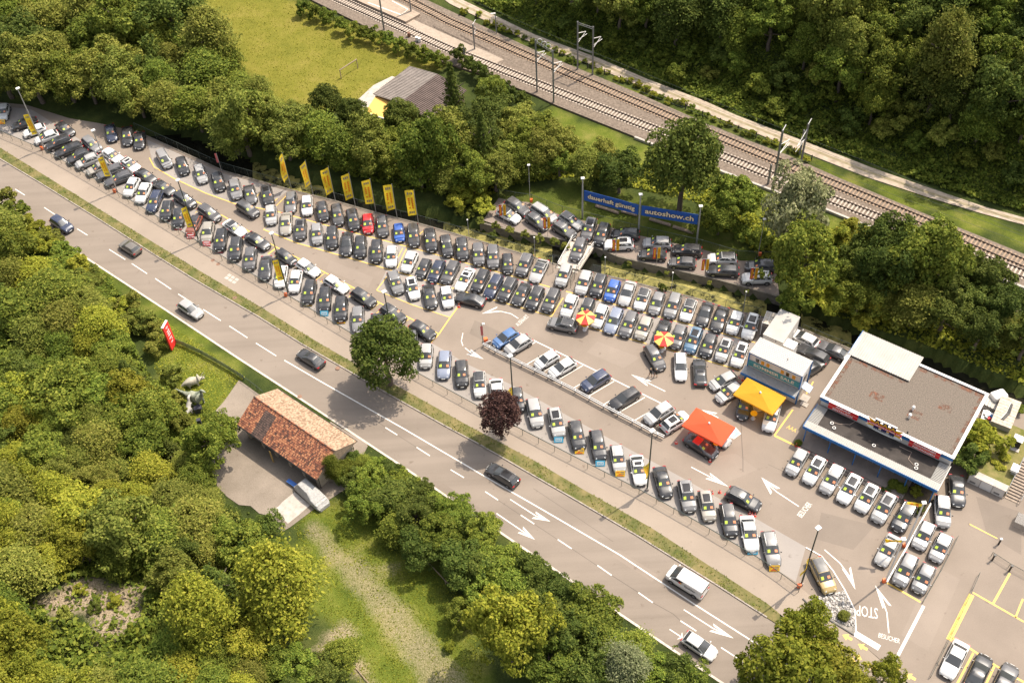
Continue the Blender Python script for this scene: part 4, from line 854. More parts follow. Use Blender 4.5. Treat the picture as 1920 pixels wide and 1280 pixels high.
HEDGE = [(700, 900, 34), (740, 935, 40), (690, 945, 36), (780, 965, 44), (745, 990, 40), (820, 1005, 44), (790, 1030, 42), (855, 965, 34), (665, 905, 26), (640, 890, 18), (905, 1000, 38), (870, 1060, 46), (930, 1060, 42), (1000, 1080, 44), (960, 1100, 42), (905, 1115, 40), (1050, 1120, 40), (1110, 1160, 52), (1070, 1190, 56), (1150, 1220, 50), (1030, 1240, 56), (1120, 1270, 56), (1200, 1270, 46), (1260, 1262, 44), (1190, 1215, 40), (870, 1150, 34), (1000, 1160, 50), (1290, 1290, 40), (890, 1060, 40), (640, 1225, 40), (560, 1255, 46), (600, 1265, 40), (500, 1245, 40), (662, 862, 17), (682, 868, 20), (705, 878, 24), (728, 890, 26), (755, 908, 28), (785, 928, 30), (815, 948, 30), (845, 966, 28), (875, 985, 26), (655, 880, 20), (430, 985, 34), (485, 1010, 30)]
for i, (x, y, r) in enumerate(HEDGE):
    k, c = [('round0', 'green'), ('round2', 'dark'), ('round4', 'green'), ('round1', 'dark'), ('spray2', 'green')][i % 5]
    tree(x, y, r, k, c, 'dense bush in the hedge between the field and the road', 'bushes of the roadside hedge', random.uniform(.8, 1.0), 'bush', 'hedge_bush', True, 1.0)
tree(1170, 1250, 46, 'spray0', 'grey', 'pale feathery tree in the hedge below the road', asp=1.3)
# --- roadside trees
tree(722, 668, 58, 'ball0', 'dark', 'round dense green tree on the grass verge', asp=1.18, onflat=True, hk=1.18)
tree(938, 778, 36, 'ball0', 'purple', 'small purple leaved tree on the grass verge', asp=1.35, onflat=True, hk=1.5)
tree(1478, 1266, 72, 'tall0', 'yellow', 'big leafy tree at the site entrance, cut by the lower edge', asp=1.2, hk=1.25); tree(1512, 1180, 42, 'tall0', 'yellow', 'leafy tree top beside the entrance path', asp=1.35, hk=1.6); tree(1550, 1256, 58, 'tall0', 'yellow', 'leafy tree overhanging the path at the lower edge', asp=1.0, hk=1.3); tree(1662, 1262, 27, 'tall0', 'yellow', 'slim tree tip over the yellow path arrows', asp=1.6); tree(1600, 1275, 36, 'tall0', 'yellow', 'low leafy crown between the entrance trees', asp=.9)
# --- belt between the creek and the meadow
KB = [('spray1', 'green'), ('spray3', 'olive'), ('round0', 'green'), ('round1', 'green'), ('round2', 'olive'), ('round3', 'olive'), ('spray0', 'olive'), ('spray2', 'green'), ('round4', 'dark')]
fill([(-40, -40), (330, -40), (345, 30), (420, 70), (440, 130), (500, 180), (520, 235), (500, 252), (400, 232), (300, 200), (210, 178), (110, 158), (40, 140), (-40, 135)], 30, 54, KB, 'tree in the upper left wood', 'trees of the wood at the upper left', .74, 75, asp=(.8, 1.15))
fill([(480, 195), (560, 225), (640, 250), (760, 258), (830, 245), (900, 255), (950, 290), (930, 330), (860, 345), (780, 322), (700, 300), (600, 270), (520, 250)], 28, 44, KB, 'tree in the belt behind the flags', 'trees of the belt behind the flags', .72, 50, asp=(.8, 1.15))
tree(612, 195, 30, 'ball0', 'dark', 'dark round tree at the near edge of the meadow', asp=1.1); tree(660, 215, 26, 'ball0', 'dark', 'smaller dark round tree right of the meadow edge tree', asp=1.1); tree(752, 222, 30, 'ball0', 'dark', 'dark round tree below the yellow awning', asp=1.1)
tree(850, 190, 38, 'conifer0', 'dark', 'dark spruce beside the farm shed', asp=2.0, hk=1.1); tree(905, 270, 34, 'conifer1', 'dark', 'grey green conifer in the belt behind the upper lot', asp=2.0, hk=1.1)
tree(450, 222, 52, 'round1', 'olive', 'large tree overhanging the creek left of the flags', asp=1.2); tree(690, 275, 44, 'round3', 'olive', 'broad tree behind the middle flags', asp=1.1); tree(800, 280, 48, 'round2', 'green', 'tall tree behind the right flags', asp=1.4)
fill([(905, 165), (950, 190), (1000, 235), (1080, 275), (1160, 305), (1200, 318), (1180, 328), (1090, 308), (990, 310), (940, 310), (930, 250)], 26, 38, KB[2:], 'tree behind the upper lot', 'trees behind the upper lot', .76, 30, asp=(.8, 1.1))
tree(1282, 310, 62, 'ball0', 'dark', 'big dark tree right behind the blue banner', asp=1.35, hk=1.25); tree(1375, 375, 46, 'round0', 'green', 'bushy tree right of the blue banner', asp=1.0); tree(1350, 405, 36, 'round4', 'green', 'low bushy tree at the end of the blue banner', asp=1.0)
tree(1490, 390, 58, 'tall0', 'grey', 'silvery willow in front of the railway', asp=1.35, hk=1.2); tree(1500, 490, 62, 'round1', 'green', 'green tree below the silvery willow', asp=1.4, hk=1.15)
fill([(1600, 480), (1680, 430), (1790, 470), (1880, 540), (1960, 600), (1960, 660), (1880, 640), (1780, 600), (1680, 575), (1610, 560), (1570, 535)], 32, 48, [('round1', 'dark'), ('round4', 'green'), ('round0', 'dark'), ('spray1', 'olive')], 'tree behind the showroom', 'trees behind the showroom', .74, 30, asp=(.8, 1.1))
tree(1660, 500, 52, 'round4', 'dark', 'dark tree left in the group behind the showroom', asp=1.3); tree(1740, 490, 60, 'round2', 'green', 'tall tree reaching towards the railway tracks', asp=1.35)
# --- wooded hill on the upper right
KH = [('round1', 'green'), ('round4', 'dark'), ('round0', 'green'), ('spray1', 'dark'), ('spray2', 'green'), ('round2', 'olive')]
fill([(990, -60), (1960, -60), (1960, 260), (1860, 230), (1780, 185), (1640, 140), (1500, 95), (1400, 60), (1260, 30), (1130, 5), (1020, -20)], 32, 52, KH, 'tree on the hillside above the railway', 'trees of the hillside above the railway', .84, 72, asp=(1.0, 1.45))
tree(1640, 190, 32, 'round2', 'green', 'small light green tree low on the wooded hillside', asp=1.3); tree(1770, 110, 55, 'spray3', 'olive', 'tall pale beech on the wooded hillside', asp=1.8); tree(1580, 130, 46, 'round0', 'green', 'rounded sunlit tree on the wooded hillside', asp=1.2)
# --- small shrubs
HS = [(1100, 60), (1150, 85), (1200, 70), (1240, 110), (1290, 95), (1330, 140), (1380, 120), (1420, 165), (1470, 150), (1500, 195), (1555, 180), (1600, 225), (1650, 245), (1690, 215), (1720, 270), (1770, 255), (1810, 300), (1860, 285), (1900, 330), (1060, 45), (1270, 140), (1450, 205), (1560, 250), (1350, 100), (1530, 140), (1620, 170), (1880, 250)]
def shrub(x, y, r, col='green', label='shrub', asp=.9, group=None, kind=None, cat='shrub'):
    return tree(x, y, r, kind or random.choice(('bush0', 'bush1')), col, label, group, asp, cat, 'shrub', False, .8)
for i, (x, y) in enumerate(HS): shrub(x, y, random.uniform(14, 30), random.choice(('green', 'dark', 'olive')), 'scrub bush low on the hillside above the gravel path', random.uniform(.7, 1.1), 'scrub bushes of the hillside')
for i, (x, y) in enumerate([(570, 12), (592, 22), (616, 30), (640, 45), (662, 58), (684, 62), (706, 66), (728, 72), (750, 82), (772, 92), (792, 98), (810, 108), (828, 112)]): shrub(x, y+4, 15, 'green', 'bush in the hedge between meadow and railway', 1.1, 'bushes of the meadow hedge')
for x, y in [(862, 105), (880, 125), (900, 135), (912, 150), (940, 165), (955, 180), (980, 190)]: shrub(x, y, 16, 'dark', 'bush on the railway bank right of the meadow', 1.2, 'bushes on the railway bank')
for i in range(46):
    t_ = i/45; x = 870+t_*640; y = 17+(x-870)*.425+random.uniform(-4, 4)
    if random.random() < .95: shrub(x, y+random.uniform(0, 9), random.uniform(5, 9), random.choice(('green', 'yellow')), 'tuft of weeds along the railway fence posts', .8, 'weeds along the fence posts', cat='weeds')
for x, y, r, l in ((1497, 838-8, 7, 'small clipped bush at the left end of the showroom terrace'), (1676, 908, 11, 'left clipped bush on the showroom terrace'), (1690, 915, 11, 'right clipped bush on the showroom terrace')): shrub(x, y, r, 'green', l, .85, kind='ball0')
shrub(1716, 921, 13, 'yellow', 'yellow flowering bush on the showroom terrace', .8); shrub(1722, 955, 12, 'dark', 'dark bush below the yellow flowering bush', .8); shrub(1662, 918, 9, 'dark', 'low plant left of the clipped bushes', .6)
shrub(1582, 1154, 11, 'olive', 'round bush in the stone bed', .85, kind='ball0')
shrub(1845, 830, 42, 'lime', 'large bush behind the white wall panels', .85); shrub(1822, 860, 30, 'dark', 'dark bush beside the showroom corner', .9); shrub(1875, 868, 26, 'yellow', 'yellow green hedge above the white wall', .6); shrub(1898, 880, 16, 'yellow', 'hedge end beside the concrete stairs', .7); shrub(1905, 765, 14, 'green', 'bush right of the wooden container', .9); shrub(1893, 845, 10, 'green', 'small plant on the lawn by the stairs', .7)
for i, (x, y) in enumerate([(900, 412), (930, 421), (955, 430), (985, 437), (1010, 445), (1040, 452), (1060, 460), (880, 400), (860, 395), (1180, 492), (1250, 510), (1330, 528), (1400, 545)]): shrub(x, y+2, 9 if x < 1100 else 5, 'olive', 'plant trailing over the far creek wall', .8, 'plants along the far creek wall')
shrub(924, 442, 9, 'dark', 'dark bush by the creek fence left of the bridge', 1.0); shrub(1243, 540, 8, 'dark', 'dark bush by the creek fence right of the bridge', .9)
for x, y, r in ((880, 360, 30), (905, 385, 22), (860, 375, 26), (1420, 450, 24), (1395, 440, 20), (1560, 455, 36), (1600, 440, 34), (1570, 560, 40), (1620, 580, 36), (1600, 520, 26), (1540, 555, 34), (1490, 570, 30)): shrub(x, y, r, 'yellow' if x > 1500 or x < 950 else 'green', 'undergrowth bush on the bank near the creek', .7, 'undergrowth bushes near the creek')
for x, y, r, c in ((175, 1140, 12, 'dark'), (215, 1125, 14, 'yellow'), (150, 1105, 14, 'yellow'), (212, 1172, 8, 'green'), (120, 1150, 16, 'olive'), (300, 1110, 18, 'green'), (180, 1125, 10, 'green'), (250, 1180, 14, 'yellow')): shrub(x, y, r, c, 'low shrub on the bare soil clearing', .8, 'shrubs on the soil clearing')
shrub(843, 1213, 10, 'yellow', 'single small shrub on the grass field', 1.0)
for x, y, r in ((292, 648, 22), (285, 615, 20), (322, 700, 22), (335, 742, 18), (336, 790, 20), (343, 772, 15), (270, 600, 26), (240, 570, 24)): shrub(x, y, r, 'olive', 'bush at the edge of the statue garden', .8, 'bushes beside the statue garden')
for i, (x, y, r) in enumerate([(5, 372, 24), (30, 392, 24), (62, 420, 24), (90, 445, 24), (118, 470, 24), (148, 495, 24), (178, 520, 24), (200, 545, 24), (222, 570, 22), (245, 600, 22), (20, 425, 30), (70, 455, 30), (160, 530, 28), (110, 500, 28)]): shrub(x, y+8, r*1.1, ('olive', 'green', 'yellow')[i % 3], 'leafy bush at the roadside edge of the near left wood', .85, 'bushes between wood and road')
# --- undergrowth carpets (uncountable)
def carpet(name, poly, n, size, col, hmax, label, kmul=.25):
    r = np.random.default_rng(len(name)+n); xs = [p[0] for p in poly]; ys = [p[1] for p in poly]
    X = r.uniform(min(xs), max(xs), n*3); Y = r.uniform(min(ys), max(ys), n*3); k = pip_np(X, Y, poly); X, Y = X[k][:n], Y[k][:n]
    k = ~pip_np(X, Y, [(p.x, p.y) for p in SOIL]) | (r.random(len(X)) < .12); X, Y = X[k], Y[k]
    if 'grass' in name: k = ~pip_np(X, Y, [(p.x, p.y) for p in TRACK]) | (r.random(len(X)) < .25); X, Y = X[k], Y[k]
    clump = .5+.5*np.sin(X*.7+np.sin(Y*.5)*2)*np.sin(Y*.8+1.3*np.sin(X*.4)); Z = hfun(X, Y)+clump**1.5*hmax*r.uniform(.2, 1, len(X))
    P = np.stack([X, Y, Z], 1); N = unit(r.normal(size=P.shape)*.6+np.array([0, 0, .9]))
    o = struct(obj(name, leaf_mesh(name, cards(P, N, size, r), LM[col])), 'stuff'); return tag(o, label, 'undergrowth')
P2w = lambda L, z=0: [tuple(at_h(x, y).to_2d()) for x, y in L]
carpet('hillside_undergrowth', P2w([(1010, 62), (1130, 108), (1330, 192), (1520, 268), (1760, 352), (1960, 410), (1960, 150), (1700, 60), (1400, -10), (1150, -40), (1000, -40), (880, 0)]), 80000, .27, 'green', 1.5, 'dark green undergrowth covering the hillside above the path')
carpet('forest_undergrowth', P2w([(-60, 420), (200, 560), (320, 770), (400, 950), (560, 1300), (-60, 1340)]), 60000, .26, 'green', 2.6, 'green undergrowth between the trees on the near left')
carpet('bank_undergrowth', P2w([(840, 250), (1000, 260), (1200, 310), (1480, 400), (1620, 465), (1760, 560), (1940, 640), (1940, 730), (1760, 655), (1560, 590), (1460, 520), (1380, 440), (1310, 425), (1330, 385), (1090, 330), (940, 350), (890, 400), (850, 385)]), 26000, .26, 'yellow', .6, 'weeds and brambles covering the bank below the railway')
carpet('wood_undergrowth', P2w([(-60, -40), (330, -40), (440, 130), (520, 235), (640, 235), (830, 225), (930, 330), (860, 375), (700, 345), (560, 300), (400, 245), (200, 192), (-60, 150)]), 40000, .28, 'green', 2.4, 'green undergrowth between the trees along the creek')
def verge_tufts():
    r = np.random.default_rng(77); poly = [tuple(at(x, y, 0).to_2d()) for x, y in ROADUP[2:16]]+[tuple(at(x, y, 0).to_2d()) for x, y in VERGEUP[2:][::-1]]
    xs = [p[0] for p in poly]; ys = [p[1] for p in poly]; n = 260000; X = r.uniform(min(xs), max(xs), n); Y = r.uniform(min(ys), max(ys), n); k = pip_np(X, Y, poly); X, Y = X[k], Y[k]
    w = .5+.5*np.sin(X*.9+2*np.sin(Y*.35))*np.sin(Y*.7+1.7*np.sin(X*.31)); k = r.random(len(X)) < .15+.85*w; X, Y = X[k], Y[k]
    P = np.stack([X, Y, Z0+.04+.08*r.random(len(X))], 1); N = unit(r.normal(size=P.shape)*.6+np.array([0, 0, .8]))
    o = struct(obj('verge_grass_tufts', leaf_mesh('verge_grass_tufts', cards(P, N, .10, r, .4), LM['green'])), 'stuff'); tag(o, 'short patchy grass growing on the verge beside the road', 'grass')
verge_tufts()
carpet('field_grass', [(p.x, p.y) for p in FIELD], 14000, .10, 'yellow', .10, 'rough grass growing on the field beside the dirt track')['category'] = 'grass'
carpet('meadow_grass', [(p.x, p.y) for p in MEADOW], 9000, .12, 'lime', .05, 'mown yellow green grass of the upper meadow')['category'] = 'grass'
carpet('statue_lawn_grass', [(p.x, p.y) for p in DINO], 7000, .10, 'yellow', .08, 'lawn grass around the dinosaur statues')['category'] = 'grass'
# ------------------------------------------------------------------ picture ray against a vertical plane
def onplane(x, y, P0, n):
    d = (x-960)/F_PX*RGT - (y-640)/F_PX*UPV + fwd; o = Vector((0, 0, CAM_H)); return o + d*((Vector(P0)-o).dot(n)/d.dot(n))
M_GRROOF = mat('roof_gravel', (.200, .166, .135), .95, col2=(.080, .066, .054), scale=7.0, bump=.5, detail=9)
M_BITUM = mat('bitumen_roof', (.045, .038, .034), .9, var=.35, scale=.6)
M_RIB = mat('ribbed_metal', (.36, .345, .32), .55, .0, var=.08, scale=.6)
M_NAVY = mat('navy_panel', (.012, .018, .09), .5); M_LOGOY = mat('logo_yellow', (.78, .40, .01), .5); M_LOGOW = mat('logo_white', (.75, .74, .72), .5)
def frame_thing(name, label, cat, A, B, z=Z0):
    """local frame: origin A, x along A->B, y to the back"""
    A2, B2 = Vector((A[0], A[1])), Vector((B[0], B[1])); d = (B2-A2); a = math.atan2(d.y, d.x)
    t = thing(name, label, cat, (A2.x, A2.y, 0), a); e1 = Vector((math.cos(a), math.sin(a), 0)); e2 = Vector((-math.sin(a), math.cos(a), 0)); O = Vector((A2.x, A2.y, 0))
    loc = lambda P: (Vector(P)-O).dot(e1) if False else ((Vector(P)-O).dot(e1), (Vector(P)-O).dot(e2), P[2])
    return t, d.length, e1, e2, O, loc
def wbox(mb, u0, u1, v0, v1, z0, z1, m): return mb.box(((u0+u1)/2, (v0+v1)/2, (z0+z1)/2), (abs(u1-u0), abs(v1-v0), abs(z1-z0)), m)
def ribs(mb, u0, u1, v0, v1, z0, z1, n, m, along='v', h=.10, w=.10):
    """ribbed sheet; z0 at v0, z1 at v1; ribs run along v (or u)"""
    mb.add([(u0, v0, z0), (u1, v0, z0), (u1, v1, z1), (u0, v1, z1), (u0, v0, z0-.06), (u1, v0, z0-.06), (u1, v1, z1-.06), (u0, v1, z1-.06)], [(0, 1, 2, 3), (4, 7, 6, 5), (0, 4, 5, 1), (1, 5, 6, 2), (2, 6, 7, 3), (3, 7, 4, 0)], m)
    for i in range(n):
        if along == 'v':
            u = u0+(u1-u0)*(i+.5)/n; s = 1
            mb.add([(u-w/2, v0+.01, z0), (u+w/2, v0+.01, z0), (u+w/2, v1-.01, z1), (u-w/2, v1-.01, z1), (u-w/4, v0+.01, z0+h), (u+w/4, v0+.01, z0+h), (u+w/4, v1-.01, z1+h), (u-w/4, v1-.01, z1+h)], [(4, 5, 6, 7), (0, 4, 7, 3), (1, 2, 6, 5), (0, 1, 5, 4), (3, 7, 6, 2)], m)
        else:
            f = (i+.5)/n; v = v0+(v1-v0)*f; z = z0+(z1-z0)*f
            mb.add([(u0+.01, v-w/2, z), (u1-.01, v-w/2, z), (u1-.01, v+w/2, z), (u0+.01, v+w/2, z), (u0+.01, v-w/4, z+h), (u1-.01, v-w/4, z+h), (u1-.01, v+w/4, z+h), (u0+.01, v+w/4, z+h)], [(4, 5, 6, 7), (0, 1, 5, 4), (2, 3, 7, 6), (1, 2, 6, 5), (3, 0, 4, 7)], m)
    return mb
S3 = lambda x, y: (1480+x/3.88, 600+y/3.88)
# ------------------------------------------------------------------ showroom
RZ = 5.0
A, B = at(*S3(230, 555), RZ), at(*S3(1195, 1005), RZ)
sh, LW, e1, e2, O, loc = frame_thing('showroom_building', 'low showroom with brown gravel roof, blue fascia and red signs', 'building', A, B)
Cl = loc(at(*S3(1450, 540), RZ)); Dl = loc(at(*S3(455, 262), RZ)); Fl = loc(at(*S3(870, 450), RZ)); Tl = loc(at(*S3(560, 88), RZ)); El = loc(at(*S3(945, 325), RZ))
D1, D2, UF, VT = Dl[1], Cl[1], Fl[0], Tl[1]
mb = MB(); wbox(mb, .15, LW-.15, .15, D2-.15, 0, 4.35, M_WALL); mb.build('wall', sh)
mb = MB(); wbox(mb, .3, UF-.3, D2-.15, VT-.4, 0, 4.2, M_WALL); mb.build('rear_wall', sh)
MB().poly([(.2, .2, 4.86), (LW-.2, .2, 4.86), (LW-.2, D2-.2, 4.86), (.2, D2-.2, 4.86)], M_GRROOF).build('gravel_roof', sh)
mb = MB()
for u0, u1, v0, v1 in ((0, LW, -.06, .06), (0, .12, .06, D2), (LW-.12, LW, .06, D2), (UF, LW-.12, D2-.12, D2)): wbox(mb, u0, u1, v0, v1, 4.35, 4.97, M_BLUE)
mb.build('blue_fascia', sh)
mb = MB()
for u0, u1, v0, v1 in ((-.1, LW+.1, -.12, .26), (-.1, .3, .26, D2+.1), (LW-.3, LW+.1, .26, D2+.1), (UF, LW-.3, D2-.26, D2+.1)): wbox(mb, u0, u1, v0, v1, 4.97, 5.07, M_OFFW)
mb.build('roof_coping', sh)
ribs(MB(), -.1, UF, D1, VT, 5.12, 4.95, 26, M_RIB).build('metal_roof', sh)
mb = MB(); wbox(mb, -.14, -.10, D1, VT, 4.75, 5.16, M_BLUE); mb.build('metal_roof_edge', sh)
for x, y in ((905, 632), (880, 688)):
    p = loc(at(*S3(x, y), 5.5)); mb = MB(); mb.tube([(p[0], p[1], 4.86), (p[0], p[1], 5.5)], .13, M_OFFW, 10); mb.tube([(p[0], p[1], 5.46), (p[0], p[1], 5.66)], [.24, .16], M_OFFW, 10); mb.build('vent_cap', sh)
p = loc(at(*S3(862, 812), 5.2)); MB().box((p[0], p[1], 5.1), (.14, .1, .45), M_BLACK).build('roof_spike', sh)
def rust_mat():
    m = bpy.data.materials.new('rusty_moss'); m.use_nodes = True; n = m.node_tree; b = n.nodes['Principled BSDF']; b.inputs['Base Color'].default_value = (.17, .075, .045, 1); b.inputs['Roughness'].default_value = .95
    g = n.nodes.new('ShaderNodeNewGeometry'); q = n.nodes.new('ShaderNodeTexNoise'); q.inputs['Scale'].default_value = 1.3; q.inputs['Detail'].default_value = 8; q.inputs['Roughness'].default_value = .75; n.links.new(g.outputs['Position'], q.inputs['Vector'])
    r = n.nodes.new('ShaderNodeValToRGB'); r.color_ramp.elements[0].position = .46; r.color_ramp.elements[1].position = .62; n.links.new(q.outputs['Fac'], r.inputs[0])
    tr = n.nodes.new('ShaderNodeBsdfTransparent'); x = n.nodes.new('ShaderNodeMixShader'); n.links.new(r.outputs[0], x.inputs[0]); n.links.new(tr.outputs[0], x.inputs[1]); n.links.new(b.outputs[0], x.inputs[2]); n.links.new(x.outputs[0], n.nodes['Material Output'].inputs[0]); return m
M_RUST = rust_mat()
for u0, u1, v0, v1 in ((.25, .85, .3, D1), (UF+.3, LW-.3, D2-.9, D2-.3), (.3, UF, D1-.6, D1-.02), (5.0, 6.8, 3.5, 4.6), (13.0, 14.6, 6.5, 7.6), (10.2, 11.8, 3.2, 4.6), (LW-.75, LW-.3, .4, D2-.9)):
    MB().poly([(u0, v0, 4.868), (u1, v0, 4.868), (u1, v1, 4.868), (u0, v1, 4.868)], M_RUST).build('moss_patch', sh)
# canopy
CV = -4.2; CZ = 3.35
mb = MB(); wbox(mb, 0, LW-.05, CV+.05, 0, CZ-.25, CZ, M_BITUM); mb.build('canopy_roof', sh)
ribs(MB(), -.1, LW+.02, CV-.1, CV+.95, CZ+.02, CZ+.14, 70, M_RIB).build('canopy_edge_sheet', sh)
for u0, u1 in ((-.1, 1.3), (LW-1.3, LW+.02)): ribs(MB(), u0, u1, CV+.97, -.1, CZ+.05, CZ+.06, 14, M_RIB, 'u').build('canopy_end_sheet', sh)
mb = MB(); wbox(mb, -.14, LW+.06, CV-.16, CV-.1, CZ-.42, CZ+.06, M_BLUE); wbox(mb, -.2, -.14, CV-.1, 0, CZ-.42, CZ+.05, M_BLUE); wbox(mb, LW+.06, LW+.12, CV-.1, 0, CZ-.42, CZ+.05, M_OFFW); mb.build('canopy_fascia', sh)
for i in range(6):
    u = .3+i*(LW-.6)/5; MB().tube([(u, CV+.1, Z0), (u, CV+.1, CZ-.3)], .07, M_BLUE, 8).build('canopy_post', sh)
mb = MB(); wbox(mb, .3, LW-.3, -2.0, .1, Z0, CZ-.26, M_GLASSD); mb.build('shop_front', sh)
for i in range(13):
    u = .4+i*(LW-.8)/12; mb = MB(); wbox(mb, u-.2, u+.2, -2.08, -2.0, Z0, CZ-.3, M_OFFW); mb.build('front_pier', sh)
for i in range(12):
    if i % 4 == 3: continue
    u = 1.1+i*(LW-.8)/12; mb = MB(); wbox(mb, u-.4, u+.4, -2.5, -2.15, Z0+.4, Z0+.48, M_GALV); wbox(mb, u-.38, u+.38, -2.2, -2.14, Z0+.5, Z0+.95, M_GALV)
    for du in (-.36, .36): wbox(mb, u+du-.03, u+du+.03, -2.48, -2.2, Z0+.15, Z0+.4, M_GALV)
    b_ = mb.build('terrace_bench'); b_.parent = None; b_.location = sh.location; b_.rotation_euler = sh.rotation_euler; tag(b_, f'grey metal bench under the showroom canopy, {ordw(sum(1 for o in bpy.data.objects if o.name.startswith("terrace_bench"))-1)} from the left', 'bench', 'benches under the canopy')
M_TERR = mat('terrace_slab', (.25, .21, .185), .9, var=.15, scale=1)
mb = MB(); wbox(mb, .2, LW-3.2, -5.5, -2.0, 0, Z0+.15, M_TERR); mb.build('terrace', sh)
mb = MB(); wbox(mb, .2, LW-3.4, -6.1, -5.5, 0, Z0+.075, M_TERR); mb.build('terrace_step', sh)
for v in (-5.45, -6.0):
    mb = MB(); mb.tube([(.3, v, .75), (LW-3.4, v, .75)], .03, M_BLACK, 6)
    for i in range(9): u = .3+i*(LW-3.7)/8; mb.tube([(u, v, Z0), (u, v, .75)], .025, M_BLACK, 5)
    mb.build('terrace_rail', sh)
mb = MB(); wbox(mb, LW-3.2, LW+.1, -6.4, -2.0, 0, Z0+.03, mat('planting_soil', (.09, .07, .045), .95, var=.3)); mb.build('planting_bed', sh)
# roof hoses / cable reels on the canopy
M_HOSE = mat('pale_hose', (.35, .27, .22), .7)
for pts in (((320, 745), (360, 755), (440, 760), (480, 735)), ((800, 918), (890, 960), (865, 1010), (900, 1050), (925, 1060))):
    q = [loc(at(*S3(x, y), CZ+.05)) for x, y in pts]; MB().tube([(a[0], a[1], CZ+.06) for a in q], .035, M_HOSE, 5).build('hose', sh)
for x, y in ((310, 748), (325, 782), (925, 1048), (922, 1075), (615, 910)):
    q = loc(at(*S3(x, y), CZ+.1)); MB().tube([(q[0]+math.cos(k*.785)*.2, q[1]+math.sin(k*.785)*.2, CZ+.1) for k in range(9)], .06, M_OFFW, 5).build('cable_reel', sh)
# signs on the fascia
PF = O - e2*.08
def sgn(x, y): q = onplane(x, y, PF, e2); return loc(q)
def red_sign(tl, tr, t1, t2):
    a, b = sgn(*S3(*tl)), sgn(*S3(*tr)); u0, u1 = a[0], b[0]; zt = 5.12; zb = 3.98
    t = thing('roof_sign', f'red sign with the words {t1} and {t2} on the fascia', 'sign', sh.location, sh.rotation_euler.z)
    mb = MB(); wbox(mb, u0, u1, -.34, -.16, zb, zt, M_RED); mb.build('board', t)
    mb = MB(); wbox(mb, u0-.04, u1+.04, -.36, .0, zt, zt+.09, M_OFFW); mb.build('top_cap', t)
    mb = MB(); wbox(mb, u0, u1, -.36, -.341, (zb+zt)/2-.02, (zb+zt)/2+.02, mat('orange_line', (.8, .35, .2), .5)); mb.build('divider', t)
    for s, z in ((t1, zt-.29), (t2, zb+.27)):
        me = text_mesh(s, .44, M_LOGOW, .004, .012); w = max(v.co.x for v in me.vertices)-min(v.co.x for v in me.vertices)
        c = O+e1*((u0+u1)/2)-e2*.37+Vector((0, 0, z)); place_text('lettering', s, c, e1, (0, 0, 1), .44, M_LOGOW, t, .012, sx=min(1.15, (u1-u0)*.72/w))
red_sign((297, 582), (515, 665), 'ANKAUF', 'EINTAUSCH'); red_sign((885, 855), (1115, 948), 'OCCASIONEN', 'NEUWAGEN')
c0 = sgn(*S3(705, 765)); uc = c0[0]; zc0 = 5.2
lg = thing('logo_sign', 'yellow and navy triple A emblem sign above the showroom canopy', 'sign', sh.location, sh.rotation_euler.z)
def flat(name, pts, v, m, th=.06):
    n = len(pts); V = [(uc+x, v, zc0+z) for x, z in pts]+[(uc+x, v+th, zc0+z) for x, z in pts]
    return MB().add(V, [tuple(range(n)), tuple(range(2*n-1, n-1, -1))]+[(i, n+i, n+(i+1) % n, (i+1) % n) for i in range(n)], m).build(name, lg)
flat('oval_board', [(2.25*math.cos(a), -.85+.5*math.sin(a)) for a in np.linspace(math.pi, 2*math.pi, 14)]+[(2.25, -.4), (-2.25, -.4)], -.40, M_LOGOW)
flat('yellow_flare', [(-2.3, -.62), (-1.4, -.5), (1.4, -.5), (2.3, -.62), (1.75, 0), (2.25, .75), (1.4, .45), (-1.4, .45), (-2.25, .75), (-1.75, 0)], -.50, M_LOGOY)
flat('white_outline', [(-2.4, -.7), (-1.4, -.58), (1.4, -.58), (2.4, -.7), (1.86, 0), (2.36, .85), (1.45, .55), (-1.45, .55), (-2.36, .85), (-1.86, 0)], -.46, M_LOGOW, .04)
for i, u in enumerate((-1.02, 0, 1.02)):
    flat('navy_panel', [(u-.34, -.62), (u+.34, -.62), (u+.34, 1.0), (u-.34, 1.0)], -.56, M_NAVY)
    place_text('letter_a', 'A', O+e1*(uc+u)-e2*.57+Vector((0, 0, zc0+.52)), e1, (0, 0, 1), .95, M_LOGOY, lg, .02)
flat('top_strip', [(-1.4, 1.0), (1.4, 1.0), (1.4, 1.1), (-1.4, 1.1)], -.56, M_LOGOW, .2)
flat('red_strip', [(-2.25, -.12), (2.25, -.12), (2.25, .22), (-2.25, .22)], -.62, M_RED)
place_text('lettering', 'AUTOSHOW AATHAL AG', O+e1*uc-e2*.63+Vector((0, 0, zc0+.05)), e1, (0, 0, 1), .33, M_LOGOW, lg, .008, sx=1.05)
place_text('lettering', 'PREISBRECHER', O+e1*uc-e2*.42+Vector((0, 0, zc0-.92)), e1, (0, 0, 1), .36, mat('black_letter', (.02, .02, .025), .5), lg, .006, sx=1.15)

